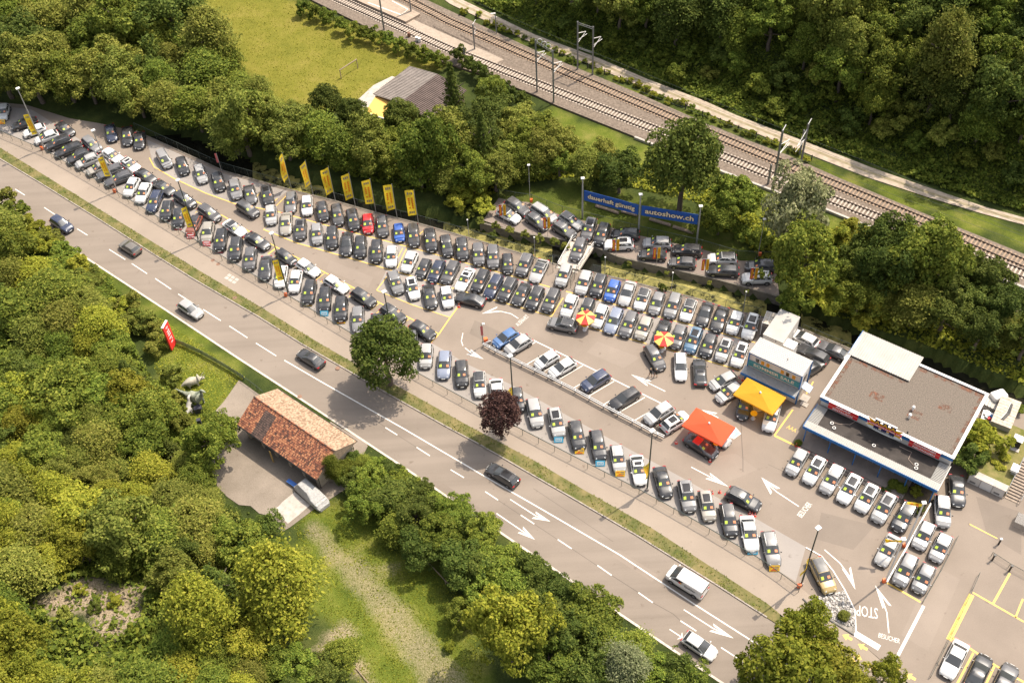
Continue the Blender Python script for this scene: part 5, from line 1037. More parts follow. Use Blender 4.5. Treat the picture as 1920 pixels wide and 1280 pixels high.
# ------------------------------------------------------------------ sale office (two stacked site cabins)
I_ = lambda x, y: (1240+x/5.334, 540+y/5.334)
SH = 6.0
A, B = at(*I_(885, 640), SH), at(*I_(1410, 880), SH)
so, LW, e1, e2, O, loc = frame_thing('sale_office', 'two-storey office cabin with ribbed white roof and teal sale banner', 'building', A, B)
DP = loc(at(*I_(1525, 735), SH))[1]
mb = MB(); wbox(mb, .05, LW-.05, .05, DP-.05, 0, SH-.1, M_WALL); mb.build('wall', so)
ribs(MB(), -.05, LW+.05, -.05, DP+.05, SH, SH+.02, 11, mat('white_ribbed_sheet', (.46, .445, .42), .55, var=.06), 'u', h=.06).build('ribbed_roof', so)
mb = MB()
for u, v in ((0, 0), (LW, 0), (LW, DP), (0, DP)): wbox(mb, u-.08, u+.08, v-.08, v+.08, 0, SH-.06, M_BLUE)
wbox(mb, .08, LW-.08, -.06, .04, SH-.2, SH-.06, M_BLUE); mb.build('blue_frame', so)
pl_ = lambda x, y: loc(onplane(*I_(x, y), O-e2*.05, e2))
zb0, zb1 = 3.55, 4.55
t1 = pl_(865, 742); t2 = pl_(1370, 1010); 
M_TEAL = mat('teal_banner', (.05, .23, .25), .55, var=.06, scale=1)
mb = MB(); wbox(mb, .08, LW-.08, -.09, -.03, zb0, zb1, M_TEAL); mb.build('banner', so)
place_text('lettering', 'SOMMER SALE', O+e1*LW/2-e2*.095+Vector((0, 0, (zb0+zb1)/2)), e1, (0, 0, 1), .78, mat('cream_letter', (.62, .55, .45), .6), so, .02, sx=(LW*.80)/5.05)
for i, (u, dk) in enumerate(((1.15, 1), (1.85, 0), (2.55, .5), (4.45, 0), (5.15, 1), (5.95, 0))):
    u = u/6.9*LW; mb = MB(); wbox(mb, u-.3, u+.3, -.03, .045, zb1+.12, zb1+.95, M_OFFW); w = mb.build('window', so)
    mb = MB(); wbox(mb, u-.24, u+.24, -.045, -.03, zb1+.18, zb1+.89, M_GLASSD if dk == 1 else mat('amber_blind', (.55, .25, .03), .3)); mb.build('pane', w)
ribs(MB(), -.3, LW+.1, -1.25, 0, 2.85, 3.2, 8, M_GALV, 'u').build('canopy', so)
mb = MB(); wbox(mb, -.3, LW+.1, -1.33, -1.25, 2.55, 2.9, M_BLUE); mb.build('canopy_fascia', so)
mb = MB(); wbox(mb, 1.8, 2.9, -.06, .06, Z0, 2.3, M_BLACK); mb.build('door', so)
mb = MB(); wbox(mb, LW-.06, LW+.03, 1.2, 2.0, 3.6, 4.5, M_GLASSD); mb.build('side_window', so)
mb = MB(); mb.add([(LW, .9, 2.75), (LW, 2.1, 2.75), (LW+1.2, 2.1, 2.35), (LW+1.2, .9, 2.35), (LW, .9, 2.69), (LW, 2.1, 2.69), (LW+1.2, 2.1, 2.29), (LW+1.2, .9, 2.29)], [(0, 3, 2, 1), (4, 5, 6, 7), (0, 4, 7, 3), (1, 2, 6, 5), (2, 3, 7, 6)], mat('pale_blue_awning', (.36, .48, .68), .5)); mb.build('awning', so)
mb = MB(); wbox(mb, LW+.1, LW+1.2, .9, 2.1, 0, Z0+.18, M_CONC); wbox(mb, LW+.5, LW+1.5, .2, .9, 0, Z0+.12, M_CONC); mb.build('doorstep', so)
for q in ((1265, 712), (1145, 530)):
    p = loc(at(*I_(*q), SH+.2)); MB().tube([(p[0], p[1], SH), (p[0], p[1], SH+.4)], .05, M_BLACK, 6).build('roof_pipe', so)
# rear cabin
CH = 3.9
A, B = at(*I_(1020, 460), CH), at(*I_(1215, 545), CH)
rc, LW2, e1, e2, O, loc = frame_thing('site_cabin', 'plain white site cabin behind the sale office', 'building', A, B)
DP2 = loc(at(*I_(1405, 300), CH))[1]
mb = MB(); wbox(mb, 0, LW2, 0, DP2, 0, CH-.08, M_WALL); mb.build('wall', rc); mb = MB(); wbox(mb, -.05, LW2+.05, -.05, DP2+.05, CH-.08, CH, M_RIB); mb.build('roof', rc)
mb = MB(); wbox(mb, LW2, LW2+.04, DP2-1.6, DP2-.9, 1.4, 2.3, M_OFFW); mb.build('window', rc)
for k in range(16): u = .1+k*(LW2-.2)/15; MB().box((u, DP2-.05, CH+.03), (.07, .16, .06), M_GALV).build('roof_cleat', rc)
mb = MB(); wbox(mb, LW2+.05, LW2+1.6, .2, 1.7, 0, 3.2, M_OFFW); o = mb.build('cabinet', rc)
# glass shelter
A, B = at(*I_(1010, 345), 2.7), at(*I_(1080, 365), 2.7); gs_, L3, e1, e2, O, loc = frame_thing('glass_shelter', 'small shelter with dirty translucent roof beside the white cabin', 'shelter', A, B)
D3 = loc(at(*I_(1170, 262), 2.7))[1]; L3 = max(2.0, loc(at(*I_(1170, 262), 2.7))[0])
mb = MB()
for i in range(4): wbox(mb, L3*i/3-.03, L3*i/3+.03, 0, D3, 2.66, 2.74, M_OFFW)
for j in range(3): wbox(mb, 0, L3, D3*j/2-.03, D3*j/2+.03, 2.64, 2.72, M_OFFW)
for u in (0, L3):
    for v in (0, D3): wbox(mb, u-.05, u+.05, v-.05, v+.05, 0, 2.66, M_OFFW)
mb.build('frame', gs_)
for i in range(3):
    for j in range(2): mb = MB(); wbox(mb, L3*i/3+.04, L3*(i+1)/3-.04, D3*j/2+.04, D3*(j+1)/2-.04, 2.70, 2.715, wire_mat('cloudy_pane', (.52, .46, .38), .72) if 'cloudy_pane' not in MATS else MATS['cloudy_pane']); mb.build('pane', gs_)
mb = MB(); wbox(mb, .1, L3-.1, .1, .16, Z0, 1.9, mat('grey_panel', (.16, .14, .125), .8)); mb.build('side_panel', gs_)

# ------------------------------------------------------------------ tiled barn
T_ = lambda x, y: (400+x/4, 680+y/4)
A, B = at(*T_(180, 462), 3.0), at(*T_(770, 875), 3.0); R0 = at(*T_(315, 262), 5.0)
bn, LW, e1, e2, O, loc = frame_thing('tiled_barn', 'long barn with weathered red tile roof beside the road', 'building', A, B)
HWD = loc(R0)[1]; u0r = loc(R0)[0]; WD = 2*HWD; ZE, ZRG = 2.95, 5.0
M_PLAST = mat('barn_plaster', (.50, .42, .32), .9, var=.12, scale=.8)
IN = .55
mb = MB(); wbox(mb, IN, LW-IN, WD-IN-.25, WD-IN, 0, ZE+.15, M_PLAST); mb.build('rear_wall', bn)
for u in (IN, LW-IN):
    s = .12; V = [(u-s, IN+.1, 0), (u-s, WD-IN, 0), (u-s, WD-IN, ZE+.2), (u-s, HWD, ZRG-.12), (u-s, IN+.1, ZE+.2)]; V += [(x+2*s, y, z) for x, y, z in V]
    MB().add(V, [(0, 4, 3, 2, 1), (5, 6, 7, 8, 9)]+[(i, (i+1) % 5, 5+(i+1) % 5, 5+i) for i in range(5)], M_PLAST).build('gable_wall', bn)
for i in range(6):
    u = IN+.3+i*(LW-2*IN-.6)/5; mb = MB(); wbox(mb, u-.22, u+.22, IN+.05, IN+.45, 0, ZE+.05, M_PLAST); mb.build('pillar', bn)
mb = MB(); wbox(mb, IN, LW-IN, IN+.08, IN+.4, ZE-.35, ZE+.12, M_WOOD); mb.build('lintel', bn)
mb = MB(); wbox(mb, IN, LW-IN, HWD+.3, HWD+.5, 0, ZE, mat('dark_boards_and_shade', (.035, .03, .026), .9)); mb.build('bay_shade_partition', bn)  # near-black colour paints the shade inside the open bays
def tiles(front):
    r = np.random.default_rng(5+front); mb_v = []; mb_f = []; sl = math.hypot(HWD+.05, ZRG-ZE); nrow = int(sl/.27); ncol = int((LW+.2)/.18); V = []; Fc = []; MI = []
    for i in range(nrow):
        for j in range(ncol):
            s0, s1 = i/nrow, (i+1.12)/nrow; u = -.1+(LW+.2)*j/ncol; w = (LW+.2)/ncol; lift = r.uniform(.01, .03); hz = .045
            def pt(uu, s, dz):
                v = HWD*s if front else WD-HWD*s; return (uu, v, ZE+(ZRG-ZE)*s+dz)
            a = len(V); V += [pt(u, s0, .05+lift), pt(u+w*.5, s0, .10+lift), pt(u+w, s0, .05+lift), pt(u, s1, .02), pt(u+w*.5, s1, .07), pt(u+w, s1, .02), pt(u, s0, .0), pt(u+w, s0, .0)]
            fs = [(a, a+1, a+4, a+3), (a+1, a+2, a+5, a+4), (a+6, a+7, a+2, a+1, a)]
            Fc += fs if front else [f[::-1] for f in fs]
            dk = front and (2.6 < u < 4.6+0*s0) and s0 < .86
            MI += [1 if dk else 0]*3
    me = bpy.data.meshes.new('roof_tiles'); me.from_pydata(V, [], Fc); me.polygons.foreach_set('material_index', MI); me.update(); return me
def tile_mat(name, stops):
    m = bpy.data.materials.new(name); m.use_nodes = True; n = m.node_tree; b = n.nodes['Principled BSDF']; b.inputs['Roughness'].default_value = .9
    g = n.nodes.new('ShaderNodeNewGeometry'); r = n.nodes.new('ShaderNodeValToRGB'); e = r.color_ramp.elements
    while len(e) < len(stops): e.new(.5)
    for q, (p, c) in zip(e, stops): q.position = p; q.color = (*c, 1)
    n.links.new(g.outputs['Random Per Island'], r.inputs[0]); n.links.new(r.outputs[0], b.inputs['Base Color']); return m
TF = tile_mat('tiles_red', [(0, (.05, .03, .025)), (.25, (.14, .055, .035)), (.6, (.26, .095, .05)), (1, (.42, .20, .10))]); TD = tile_mat('tiles_dark', [(0, (.045, .032, .028)), (1, (.12, .075, .06))]); TB = tile_mat('tiles_pale', [(0, (.20, .125, .08)), (.5, (.31, .215, .14)), (1, (.41, .31, .215))])
me = tiles(True); me.materials.append(TF); me.materials.append(TD); o = obj('roof_tiles', me, bn); o['kind'] = 'stuff'
me = tiles(False); me.materials.append(TB); me.materials.append(TB); o = obj('roof_tiles', me, bn); o['kind'] = 'stuff'
mb = MB(); V = [(-.08, 0, ZE-.03), (LW+.08, 0, ZE-.03), (LW+.08, HWD, ZRG-.05), (-.08, HWD, ZRG-.05), (LW+.08, WD, ZE-.03), (-.08, WD, ZE-.03)]
mb.add(V, [(0, 1, 2, 3), (3, 2, 4, 5), (0, 3, 5), (1, 4, 2)], M_WOOD); mb.build('roof_deck', bn)
for k in range(34):
    u = -.1+k*(LW+.2)/34; MB().tube([(u, HWD, ZRG+.07), (u+.45, HWD, ZRG+.075)], [.115, .10], TF if k % 3 else TD, 8).build('ridge_tile', bn)
mb = MB(); mb.tube([(-.1, -.08, ZE-.02), (LW+.1, -.08, ZE-.05)], .07, M_BLACK, 6); mb.tube([(-.1, WD+.08, ZE-.02), (LW+.1, WD+.08, ZE-.05)], .07, M_BLACK, 6)
mb.tube([(LW-.1, WD+.08, ZE-.05), (LW-.3, WD-IN+.05, ZE-.6), (LW-.3, WD-IN+.05, .05)], .05, M_BLACK, 6); mb.tube([(LW-.1, -.08, ZE-.05), (LW-.3, IN, ZE-.6), (LW-.3, IN, .05)], .05, M_BLACK, 6); mb.build('gutter', bn)
pk = MB(); q = loc(at(*T_(455, 740), 0)); pk.box((q[0], q[1]-.1, 1.2), (.26, .08, 2.5), mat('yellow_plank', (.55, .36, .12), .8)); o = pk.build('leaning_plank'); o.location = bn.location; o.rotation_euler = bn.rotation_euler; tag(o, 'yellowish plank leaning against the barn front', 'plank')
# covered car and blue bench behind it
def cover_car():
    c = at(584, 925, .7); q = at(602, 942, .7); a = math.atan2(q.y-c.y, q.x-c.x); M, xw = CARM['suv']; src = M['body']
    me = src.copy(); me.materials.clear(); me.materials.append(mat('silver_tarp', (.34, .335, .325), .45, var=.16, scale=2.4, bump=.8))
    r = random.Random(3)
    for v in me.vertices:
        x, y, z = v.co; k = 1.06+max(0, .9-z)*.16; v.co = (x*1.04*(k if z < .6 else 1), y*(k if z < .9 else 1.04), max(.04, z*1.02 if z > .3 else .04)+r.uniform(-.02, .02))
    me.polygons.foreach_set('use_smooth', [False]*len(me.polygons)); t = thing('covered_car', 'car wrapped in a silver grey tarpaulin beside the barn', 'covered car', (c.x, c.y, .03), a)
    obj('tarpaulin', me, t)
    for x in (xw, -xw):
        for s in (-1, 1): obj('wheel', M['wheel'], t, (x, s*.8, .35))
cover_car()
p = at(547, 905, .4); mb = MB(); mb.box((0, 0, .42), (1.5, .55, .06), mat('blue_board', (.04, .13, .42), .5))
t = thing('trestle_table', 'blue topped trestle table beside the covered car', 'table', (p.x, p.y, .03), R_(-40)); mb.build('top', t)
for u in (-.6, .6):
    for v in (-.2, .2): MB().box((u, v, .2), (.05, .05, .4), M_WOOD).build('leg', t)

# ------------------------------------------------------------------ farm shed by the meadow
U_ = lambda x, y: (440+x/4.174, y/4.174)
A, B = at(*U_(1080, 738), 2.8), at(*U_(1370, 518), 2.8)
fs_, LW, e1, e2, O, loc = frame_thing('farm_shed', 'shed with grey corrugated roof at the right end of the meadow', 'shed', A, B)
RDG = -loc(at(*U_(1310, 800), 3.6))[1]; 
mb = MB(); wbox(mb, .3, LW-.3, -.3, -2*RDG+.5, 0, 2.7, M_WOOD); mb.build('wall', fs_)
ribs(MB(), 0, LW, 0, -RDG, 2.8, 3.7, 26, mat('fibre_cement', (.26, .225, .20), .9, var=.2, scale=.8), 'v').build('roof_left', fs_)
ribs(MB(), 0, LW, -RDG-.01, -2*RDG, 3.7, 2.9, 26, mat('brown_sheet', (.115, .085, .075), .85, var=.2, scale=.8), 'v').build('roof_right', fs_)
q = [loc(at(*U_(*p), 2.4)) for p in ((1105, 757), (1215, 805), (1165, 915), (1015, 870))]
mb = MB(); mb.add([(a[0], a[1], 2.55 if i < 2 else 2.1) for i, a in enumerate(q)]+[(a[0], a[1], 2.5 if i < 2 else 2.05) for i, a in enumerate(q)], [(0, 3, 2, 1), (4, 5, 6, 7), (2, 3, 7, 6), (1, 2, 6, 5), (3, 0, 4, 7)], mat('yellow_awning', (.72, .42, .10), .6)); mb.build('awning', fs_)
mb = MB(); mb.tube([(q[3][0], q[3][1], 2.05), (q[2][0], q[2][1], 2.05)], .12, M_OFFW, 6)
for k in (2, 3): mb.tube([(q[k][0], q[k][1], 0), (q[k][0], q[k][1], 2.1)], .05, M_OFFW, 6)
mb.build('awning_frame', fs_)
sheet('shed_forecourt', [(668, 190), (700, 160), (735, 143), (760, 150), (712, 185), (690, 215), (675, 210)], .02, M_CONC)
# goal frame
a, b = at(640, 148, 0), at(671, 128, 0); t = thing('goal_frame', 'wooden goal frame standing on the meadow', 'goal', (a.x, a.y, -.03), math.atan2(b.y-a.y, b.x-a.x)); L = (b-a).length
MB().box((L/2, 0, 1.9), (L+.14, .14, .14), M_WOOD).build('crossbar', t)
for x in (0, L): MB().box((x, 0, .93), (.12, .12, 1.86), M_WOOD).build('post', t)
# ------------------------------------------------------------------ railway
ZB = .30
M_BAL = mat('ballast', (.225, .178, .14), .95, col2=(.105, .082, .064), scale=2.6, bump=.6, detail=9)
BU = [(640, -55), (800, 0), (860, 28), (1000, 93), (1100, 135), (1190, 172), (1310, 225), (1400, 262), (1480, 292), (1570, 332), (1740, 403), (1925, 478), (2050, 530)]
BL = [(500, -50), (590, 3), (690, 52), (830, 116), (922, 146), (1007, 180), (1040, 196), (1190, 256), (1353, 320), (1443, 354), (1550, 392), (1673, 442), (1797, 490), (1925, 540), (2050, 590)]
struct(MB().prism([at(x, y, ZB).to_2d() for x, y in (BU+BL[::-1])][::-1], -.1, ZB, M_BAL).build('railway_ballast'))
sheet('service_strip', [(700, 5), (760, 30), (830, 62), (915, 98), (945, 112), (925, 120), (885, 108), (815, 75), (770, 48), (720, 25)], ZB+.006, mat('pale_gravel', (.33, .27, .215), .95, var=.15, scale=2))
struct(wallstrip(MB(), [at(x, y+1, ZB).to_2d() for x, y in BL[7:]], -.1, ZB+.12, .4, M_CONC).build('cable_trough'))
M_SLP = mat('concrete_sleeper', (.42, .355, .295), .9, var=.15, scale=2); M_SLW = mat('timber_sleeper', (.30, .215, .15), .9, var=.25, scale=2); M_RAIL = mat('rail_steel', (.075, .055, .045), .5, .5)
def track(px, label, m):
    P = [at(x, y, ZB) for x, y in px]; cum = [0]
    for a, b in zip(P, P[1:]): cum.append(cum[-1]+(b-a).length)
    def pos(s):
        for i in range(len(P)-1):
            if s <= cum[i+1] or i == len(P)-2:
                f = (s-cum[i])/(cum[i+1]-cum[i]); d = (P[i+1]-P[i]).normalized(); return P[i].lerp(P[i+1], f), d
    t = thing('railway_track', label, 'railway track', (0, 0, 0)); N = int(cum[-1]/2)
    for s in (-1, 1):
        pts = [pos(cum[-1]*k/N) for k in range(N+1)]; mb = MB(); V = []
        for p, d in pts:
            q = Vector((-d.y, d.x, 0)); c = p+q*s*.74
            V += [c+q*.06+Vector((0, 0, .02)), c+q*.045+Vector((0, 0, .24)), c-q*.045+Vector((0, 0, .24)), c-q*.06+Vector((0, 0, .02))]
        mb.add(V, [(4*i+j, 4*i+j+1, 4*i+j+5, 4*i+j+4) for i in range(N) for j in range(3)], M_RAIL); mb.build('rail', t)
    me = MB().box((0, 0, .035), (.26, 2.45, .13), m).mesh('sleeper'); sp = max(.62, cum[-1]/298); n = int(cum[-1]/sp)
    for k in range(n):
        p, d = pos(sp*(k+.5)); obj('sleeper', me, t, p, math.atan2(d.y, d.x))
    return t
track([(560, -35), (634, -1), (840, 92), (1047, 173), (1255, 254), (1412, 316), (1543, 368), (1730, 441), (1935, 520)], 'railway track nearer to the car lot with pale sleepers', M_SLP)
track([(680, -38), (763, -1), (840, 40), (1000, 110), (1080, 145), (1300, 238), (1490, 316), (1557, 343), (1740, 418), (1935, 500)], 'railway track farther from the car lot with brown sleepers', M_SLW)
# platform
pl = [(640, -12), (668, 0), (761, 41), (788, 26), (745, 4), (700, -14)]; mb = MB(); Pp = [at(x, y, .75).to_2d() for x, y in pl]; 
struct(mb.prism(Pp[::-1], ZB-.05, .75, mat('platform_asphalt', (.33, .26, .20), .9, var=.12, scale=.8)).build('station_platform'))
line([(690, 5), (752, 28), (765, 18), (735, 2)], .22, M_WHITE, 'white_line', bpy.data.objects['station_platform'], .756)
struct(ribbon(MB(), [at(x, y, ZB+.15) for x, y in ((863, 65), (892, 81), (918, 95))], .12, M_RAIL).build('spare_rail')); struct(ribbon(MB(), [at(x, y, ZB+.15) for x, y in ((812, 49), (850, 67), (885, 84))], .12, M_RAIL).build('spare_rail'))
M_MAST = mat('grey_mast', (.22, .215, .21), .55, .3)
def hbeam(mb, b, h, w=.26):
    for dx, dy, sx, sy in ((0, w/2, w, .05), (0, -w/2, w, .05), (0, 0, .05, w)): mb.box((b.x+dx, b.y+dy, b.z+h/2), (sx, sy, h), M_MAST)
def truss(mb, a, b, dep=.35, n=6):
    up = Vector((0, 0, dep)); mb.tube([a, b], .05, M_MAST, 5); mb.tube([a+up, b+up], .05, M_MAST, 5)
    for i in range(n): p, q = a.lerp(b, i/n), a.lerp(b, (i+1)/n); mb.tube([p, q+up], .03, M_MAST, 4); mb.tube([p, p+up], .03, M_MAST, 4)
def gantry(p1, p2, h, label, low=True):
    a, b = at(*p1, ZB), at(*p2, ZB); t = thing('catenary_gantry', label, 'gantry', (0, 0, 0))
    for q in (a, b): mb = MB(); hbeam(mb, q, h); mb.build('mast', t)
    mb = MB(); truss(mb, a+Vector((0, 0, h-.5)), b+Vector((0, 0, h-.5))); mb.build('cross_beam', t)
    mb = MB(); truss(mb, a+Vector((0, 0, h-2.6 if low else h*.45)), b+Vector((0, 0, h-2.6 if low else h*.45)), .25); mb.build('lower_beam', t)
    n = Vector((.62, .78, 0))
    for q, s in ((b, 1), (a, 1)):
        mb = MB(); c = q+Vector((0, 0, h*.62)); mb.tube([c+Vector((0, 0, 1.4)), c+n*2.6*s+Vector((0, 0, .3))], .06, M_OFFW, 5); mb.tube([c-Vector((0, 0, .6)), c+n*2.6*s+Vector((0, 0, .3))], .05, M_OFFW, 5); mb.tube([c, c+n*3.0*s-Vector((0, 0, .4))], .04, M_OFFW, 5); mb.build('cantilever_arm', t)
    if low:
        for k in range(3): p = a.lerp(b, .25+.25*k)+Vector((0, 0, h+.3)); MB().tube([p+Vector((math.cos(x)*.42, 0, math.sin(x)*.42)) for x in np.linspace(-.6, math.pi+.6, 9)], .05, M_OFFW, 5).build('insulator_loop', t)
gantry((1007, 172), (1038, 192), 10.6, 'grey catenary gantry standing between the meadow and the tracks'); gantry((1083, 130), (1111, 140), 9.8, 'grey catenary gantry standing beside the gravel path', False)
def mast(px, h, label, arm=None):
    a = at(*px, ZB); t = thing('catenary_mast', label, 'mast', (a.x, a.y, ZB)); mb = MB(); hbeam(mb, Vector((0, 0, 0)), h); mb.build('mast', t)
    n = Vector((.62, .78, 0))
    if arm:
        mb = MB(); c = Vector((0, 0, h*.62)); mb.tube([c+Vector((0, 0, 2)), c+n*arm+Vector((0, 0, .6))], .06, M_OFFW, 5); mb.tube([c, c+n*arm+Vector((0, 0, .6))], .05, M_OFFW, 5); mb.tube([c, c+n*(arm*1.1)-Vector((0, 0, .3))], .04, M_OFFW, 5); mb.build('cantilever_arm', t); MB().tube([Vector((0, 0, h)), n*.9+Vector((0, 0, h+.5))], .07, M_OFFW, 5).build('top_arm', t)
    return t
mast((1447, 362), 12.4, 'tall steel mast left of the silvery willow', 3.6); mast((1502, 303), 7.6, 'steel mast beside the path above the willow', -3.2); mast((1440, 345), 4.0, 'short post beside the tall steel mast'); mast((1499, 290), 5.0, 'short post beside the mast above the willow')
mast((720, 56), 9.0, 'tall post left of the platform tracks'); mast((890, 92), 5.2, 'signal post between the two tracks', .8); mast((771, 25), 6.0, 'slim post on the platform edge'); mast((872, 118), 3.2, 'short post beside the meadow hedge')
a = at(931, 66, 0); t = thing('trackside_lamp', 'trackside lamp post beside the gravel path', 'lamp post', (a.x, a.y, -.03)); MB().tube([(0, 0, 0), (0, 0, 4.6)], [.1, .07], M_MAST, 8).build('pole', t); MB().box((-.4, 0, 4.65), (.9, .25, .12), M_OFFW).build('lamp_head', t); MB().box((0, 0, 3.9), (.5, .1, .1), M_OFFW).build('bracket', t)
for x, y in ((767, 70), (782, 78), (787, 80)):
    p = at(x, y, .2); o = MB().box((p.x, p.y, .55), (.5, .45, 1.2), M_OFFW if x > 770 else mat('rust_cabinet', (.18, .09, .06), .8)).build('trackside_cabinet'); tag(o, {767: 'rusty brown cabinet beside the nearer track', 782: 'left white cabinet beside the nearer track', 787: 'right white cabinet beside the nearer track'}[x], 'cabinet')
# fence posts along the path
t = thing('post_fence', 'row of dark wooden fence posts between railway and gravel path', 'fence', (0, 0, 0))
PF_ = [(893, 36), (919, 46), (945, 57), (968, 68), (996, 80), (1023, 93), (1050, 105), (1075, 118), (1102, 128), (1133, 140), (1163, 152), (1192, 164), (1222, 180), (1252, 190), (1285, 205), (1317, 218), (1350, 232), (1384, 245), (1417, 259), (1450, 270), (1488, 287), (1521, 301)]
Q = []
for x, y in PF_:
    p = at(x, y, 0); Q.append(p); MB().tube([(p.x, p.y, -.1), (p.x, p.y, 1.15)], [.11, .09], mat('tarred_wood', (.035, .03, .025), .9), 6).build('post', t)
for z in (.5, 1.0): MB().tube([(p.x, p.y, z) for p in Q], .012, M_DKPOLE, 4).build('wire', t)

for px, lb in (([(560, -35), (1047, 173), (1255, 254), (1543, 368), (1935, 520)], 'thin overhead wire above the nearer track'), ([(680, -38), (1000, 110), (1300, 238), (1557, 343), (1935, 500)], 'thin overhead wire above the farther track')):
    P = [at(x, y, ZB) for x, y in px]; t = thing('overhead_wire', lb, 'wire', (0, 0, 0)); MB().tube([(p.x, p.y, 5.6) for p in P], .018, M_DKPOLE, 4).build('contact_wire', t); MB().tube([(p.x, p.y, 6.9) for p in P], .02, M_DKPOLE, 4).build('carrier_wire', t)
# ------------------------------------------------------------------ fences
def mesh_fence(pts, h, name, label, gap=2.6, m=None, z=Z0, top=True, pm=M_DKPOLE, tr=.03):
    t = thing(name, label, 'fence', (0, 0, 0)); P = [Vector((p[0], p[1], z)) for p in pts]; cum = [0]
    for a, b in zip(P, P[1:]): cum.append(cum[-1]+(b-a).length)
    def pos(s):
        for i in range(len(P)-1):
            if s <= cum[i+1] or i == len(P)-2: return P[i].lerp(P[i+1], (s-cum[i])/(cum[i+1]-cum[i]))
    n = max(1, round(cum[-1]/gap)); Q = [pos(cum[-1]*k/n) for k in range(n+1)]
    pme = MB().tube([(0, 0, -.1), (0, 0, h+.03)], .032, pm, 6).mesh('fence_post')
    for q in Q: obj('post', pme, t, q)
    U = Vector((0, 0, h)); L0 = Vector((0, 0, .06))
    for a, b in zip(Q, Q[1:]): MB().poly([a+L0, b+L0, b+U*.98, a+U*.98], m or M_WIRE).build('mesh_panel', t)
    if top: MB().tube([q+U for q in Q], tr, pm, 6).build('top_rail', t)
    return t
fp = [at(x, y, 1.35).to_2d() for x, y in FENCE[1:]]
mesh_fence(fp, 1.25, 'roadside_fence', 'low wire mesh fence between the sidewalk and the parked cars', 2.5, tr=.05)
cf = [at(x, y-3, 0).to_2d() for x, y in NEARB[:9]]+[at(1033, 492, 0).to_2d()]
mesh_fence(cf, 1.5, 'creek_fence', 'wire mesh fence on the near creek bank left of the bridge', 2.6)
mesh_fence([at(x, y-2, 0).to_2d() for x, y in NEARB[12:18]], 1.5, 'creek_fence', 'wire mesh fence on the near creek bank right of the bridge', 2.6)
mesh_fence([at(x, y-2, 0).to_2d() for x, y in ((1503, 620), (1550, 640), (1600, 660))], 1.1, 'creek_fence', 'short fence beside the creek behind the sale office', 2.0)
mesh_fence([at(x, y-1, 0).to_2d() for x, y in ((935, 371), (962, 377), (990, 379), (1048, 402), (1143, 426), (1195, 440), (1315, 467), (1389, 489), (1452, 489))], 1.7, 'upper_lot_fence', 'wire mesh fence behind the cars of the upper lot', 2.8)
gt = mesh_fence([at(x, y, Z0).to_2d() for x, y in ((1036, 496), (1037, 511))], 1.9, 'swing_gate', 'open swing gate at the near end of the bridge', 1.8); gt['category'] = 'gate'
gt = mesh_fence([at(x, y, Z0).to_2d() for x, y in ((1084, 508), (1070, 540))], 1.7, 'swing_gate', 'open swing gate on the right side of the bridge mouth', 2.2); gt['category'] = 'gate'
mesh_fence([at(x, y, 0).to_2d() for x, y in ((322, 640), (370, 660), (420, 688), (458, 712))], 1.0, 'garden_fence', 'green screened fence along the statue garden', 2.6, M_WIREG, 0)
mesh_fence([at(x, y, 0).to_2d() for x, y in ((458, 714), (478, 728), (495, 742))], 1.1, 'yard_gate', 'wire gate between the road and the gravel yard', 1.6, None, 0)
# pole rail fence in the field
for pts, lb in ((((602, 1178), (640, 1222), (695, 1285)), 'wooden rail along the left side of the grass field'), (((803, 1055), (835, 1090), (850, 1102)), 'wooden rail below the roadside hedge')):
    t = thing('wooden_rail', lb, 'fence', (0, 0, 0)); Q = [at(x, y, .5) for x, y in pts]; MB().tube([(q.x, q.y, .75) for q in Q], .06, M_WOOD, 6).build('rail', t)
    for q in Q: MB().tube([(q.x, q.y, -.1), (q.x, q.y, .8)], .06, M_WOOD, 6).build('post', t)
# bridge
bd = thing('creek_bridge', 'pale concrete slab bridge over the creek', 'bridge', (0, 0, 0))
bq = [at(x, y, .16).to_2d() for x, y in ((1042, 502), (1082, 512), (1116, 459), (1073, 446))]; MB().prism(bq, -.25, .16, mat('bridge_concrete', (.48, .42, .36), .85, var=.1, scale=1)).build('deck', bd)
for a, b in (((1046, 500), (1074, 449)), ((1081, 509), (1113, 462))):
    a, b = at(*a, .16), at(*b, .16); mb = MB(); mb.tube([a+Vector((0, 0, .95)), b+Vector((0, 0, .95))], .05, M_OFFW, 6); mb.tube([a+Vector((0, 0, .5)), b+Vector((0, 0, .5))], .03, M_OFFW, 6)
    for k in range(5): p = a.lerp(b, k/4); mb.tube([p-Vector((0, 0, .05)), p+Vector((0, 0, .95))], .04, M_OFFW, 6)
    mb.build('railing', bd)
# guard rail of the visitor bays
gr_ = thing('guard_rail', 'double white guard rail along the visitor bays', 'guard rail', (0, 0, 0)); Q = [at(x, y, Z0) for x, y in ((906, 651), (928, 663), (978, 688), (1027, 712), (1078, 738), (1131, 767), (1185, 795), (1220, 814), (1244, 825))]
for k, (dz, off) in enumerate(((.68, 0), (.68, .26), (.38, .13))):
    mb = MB(); n2 = Vector((.55, .83, 0))
    for a, b in zip(Q, Q[1:]): d = (b-a).normalized(); c = (a+b)/2+n2*off; mb.box((c.x, c.y, Z0+dz), ((b-a).length+.02, .09, .15), M_GALV, math.atan2(d.y, d.x))
    mb.build('rail', gr_)
L_ = sum(((b-a).length for a, b in zip(Q, Q[1:])))
for i in range(len(Q)-1):
    for f in (0, .5): p = Q[i].lerp(Q[i+1], f); MB().box((p.x+.07, p.y+.1, Z0+.38), (.1, .3, .78), M_GALV, R_(-30)).build('post', gr_)
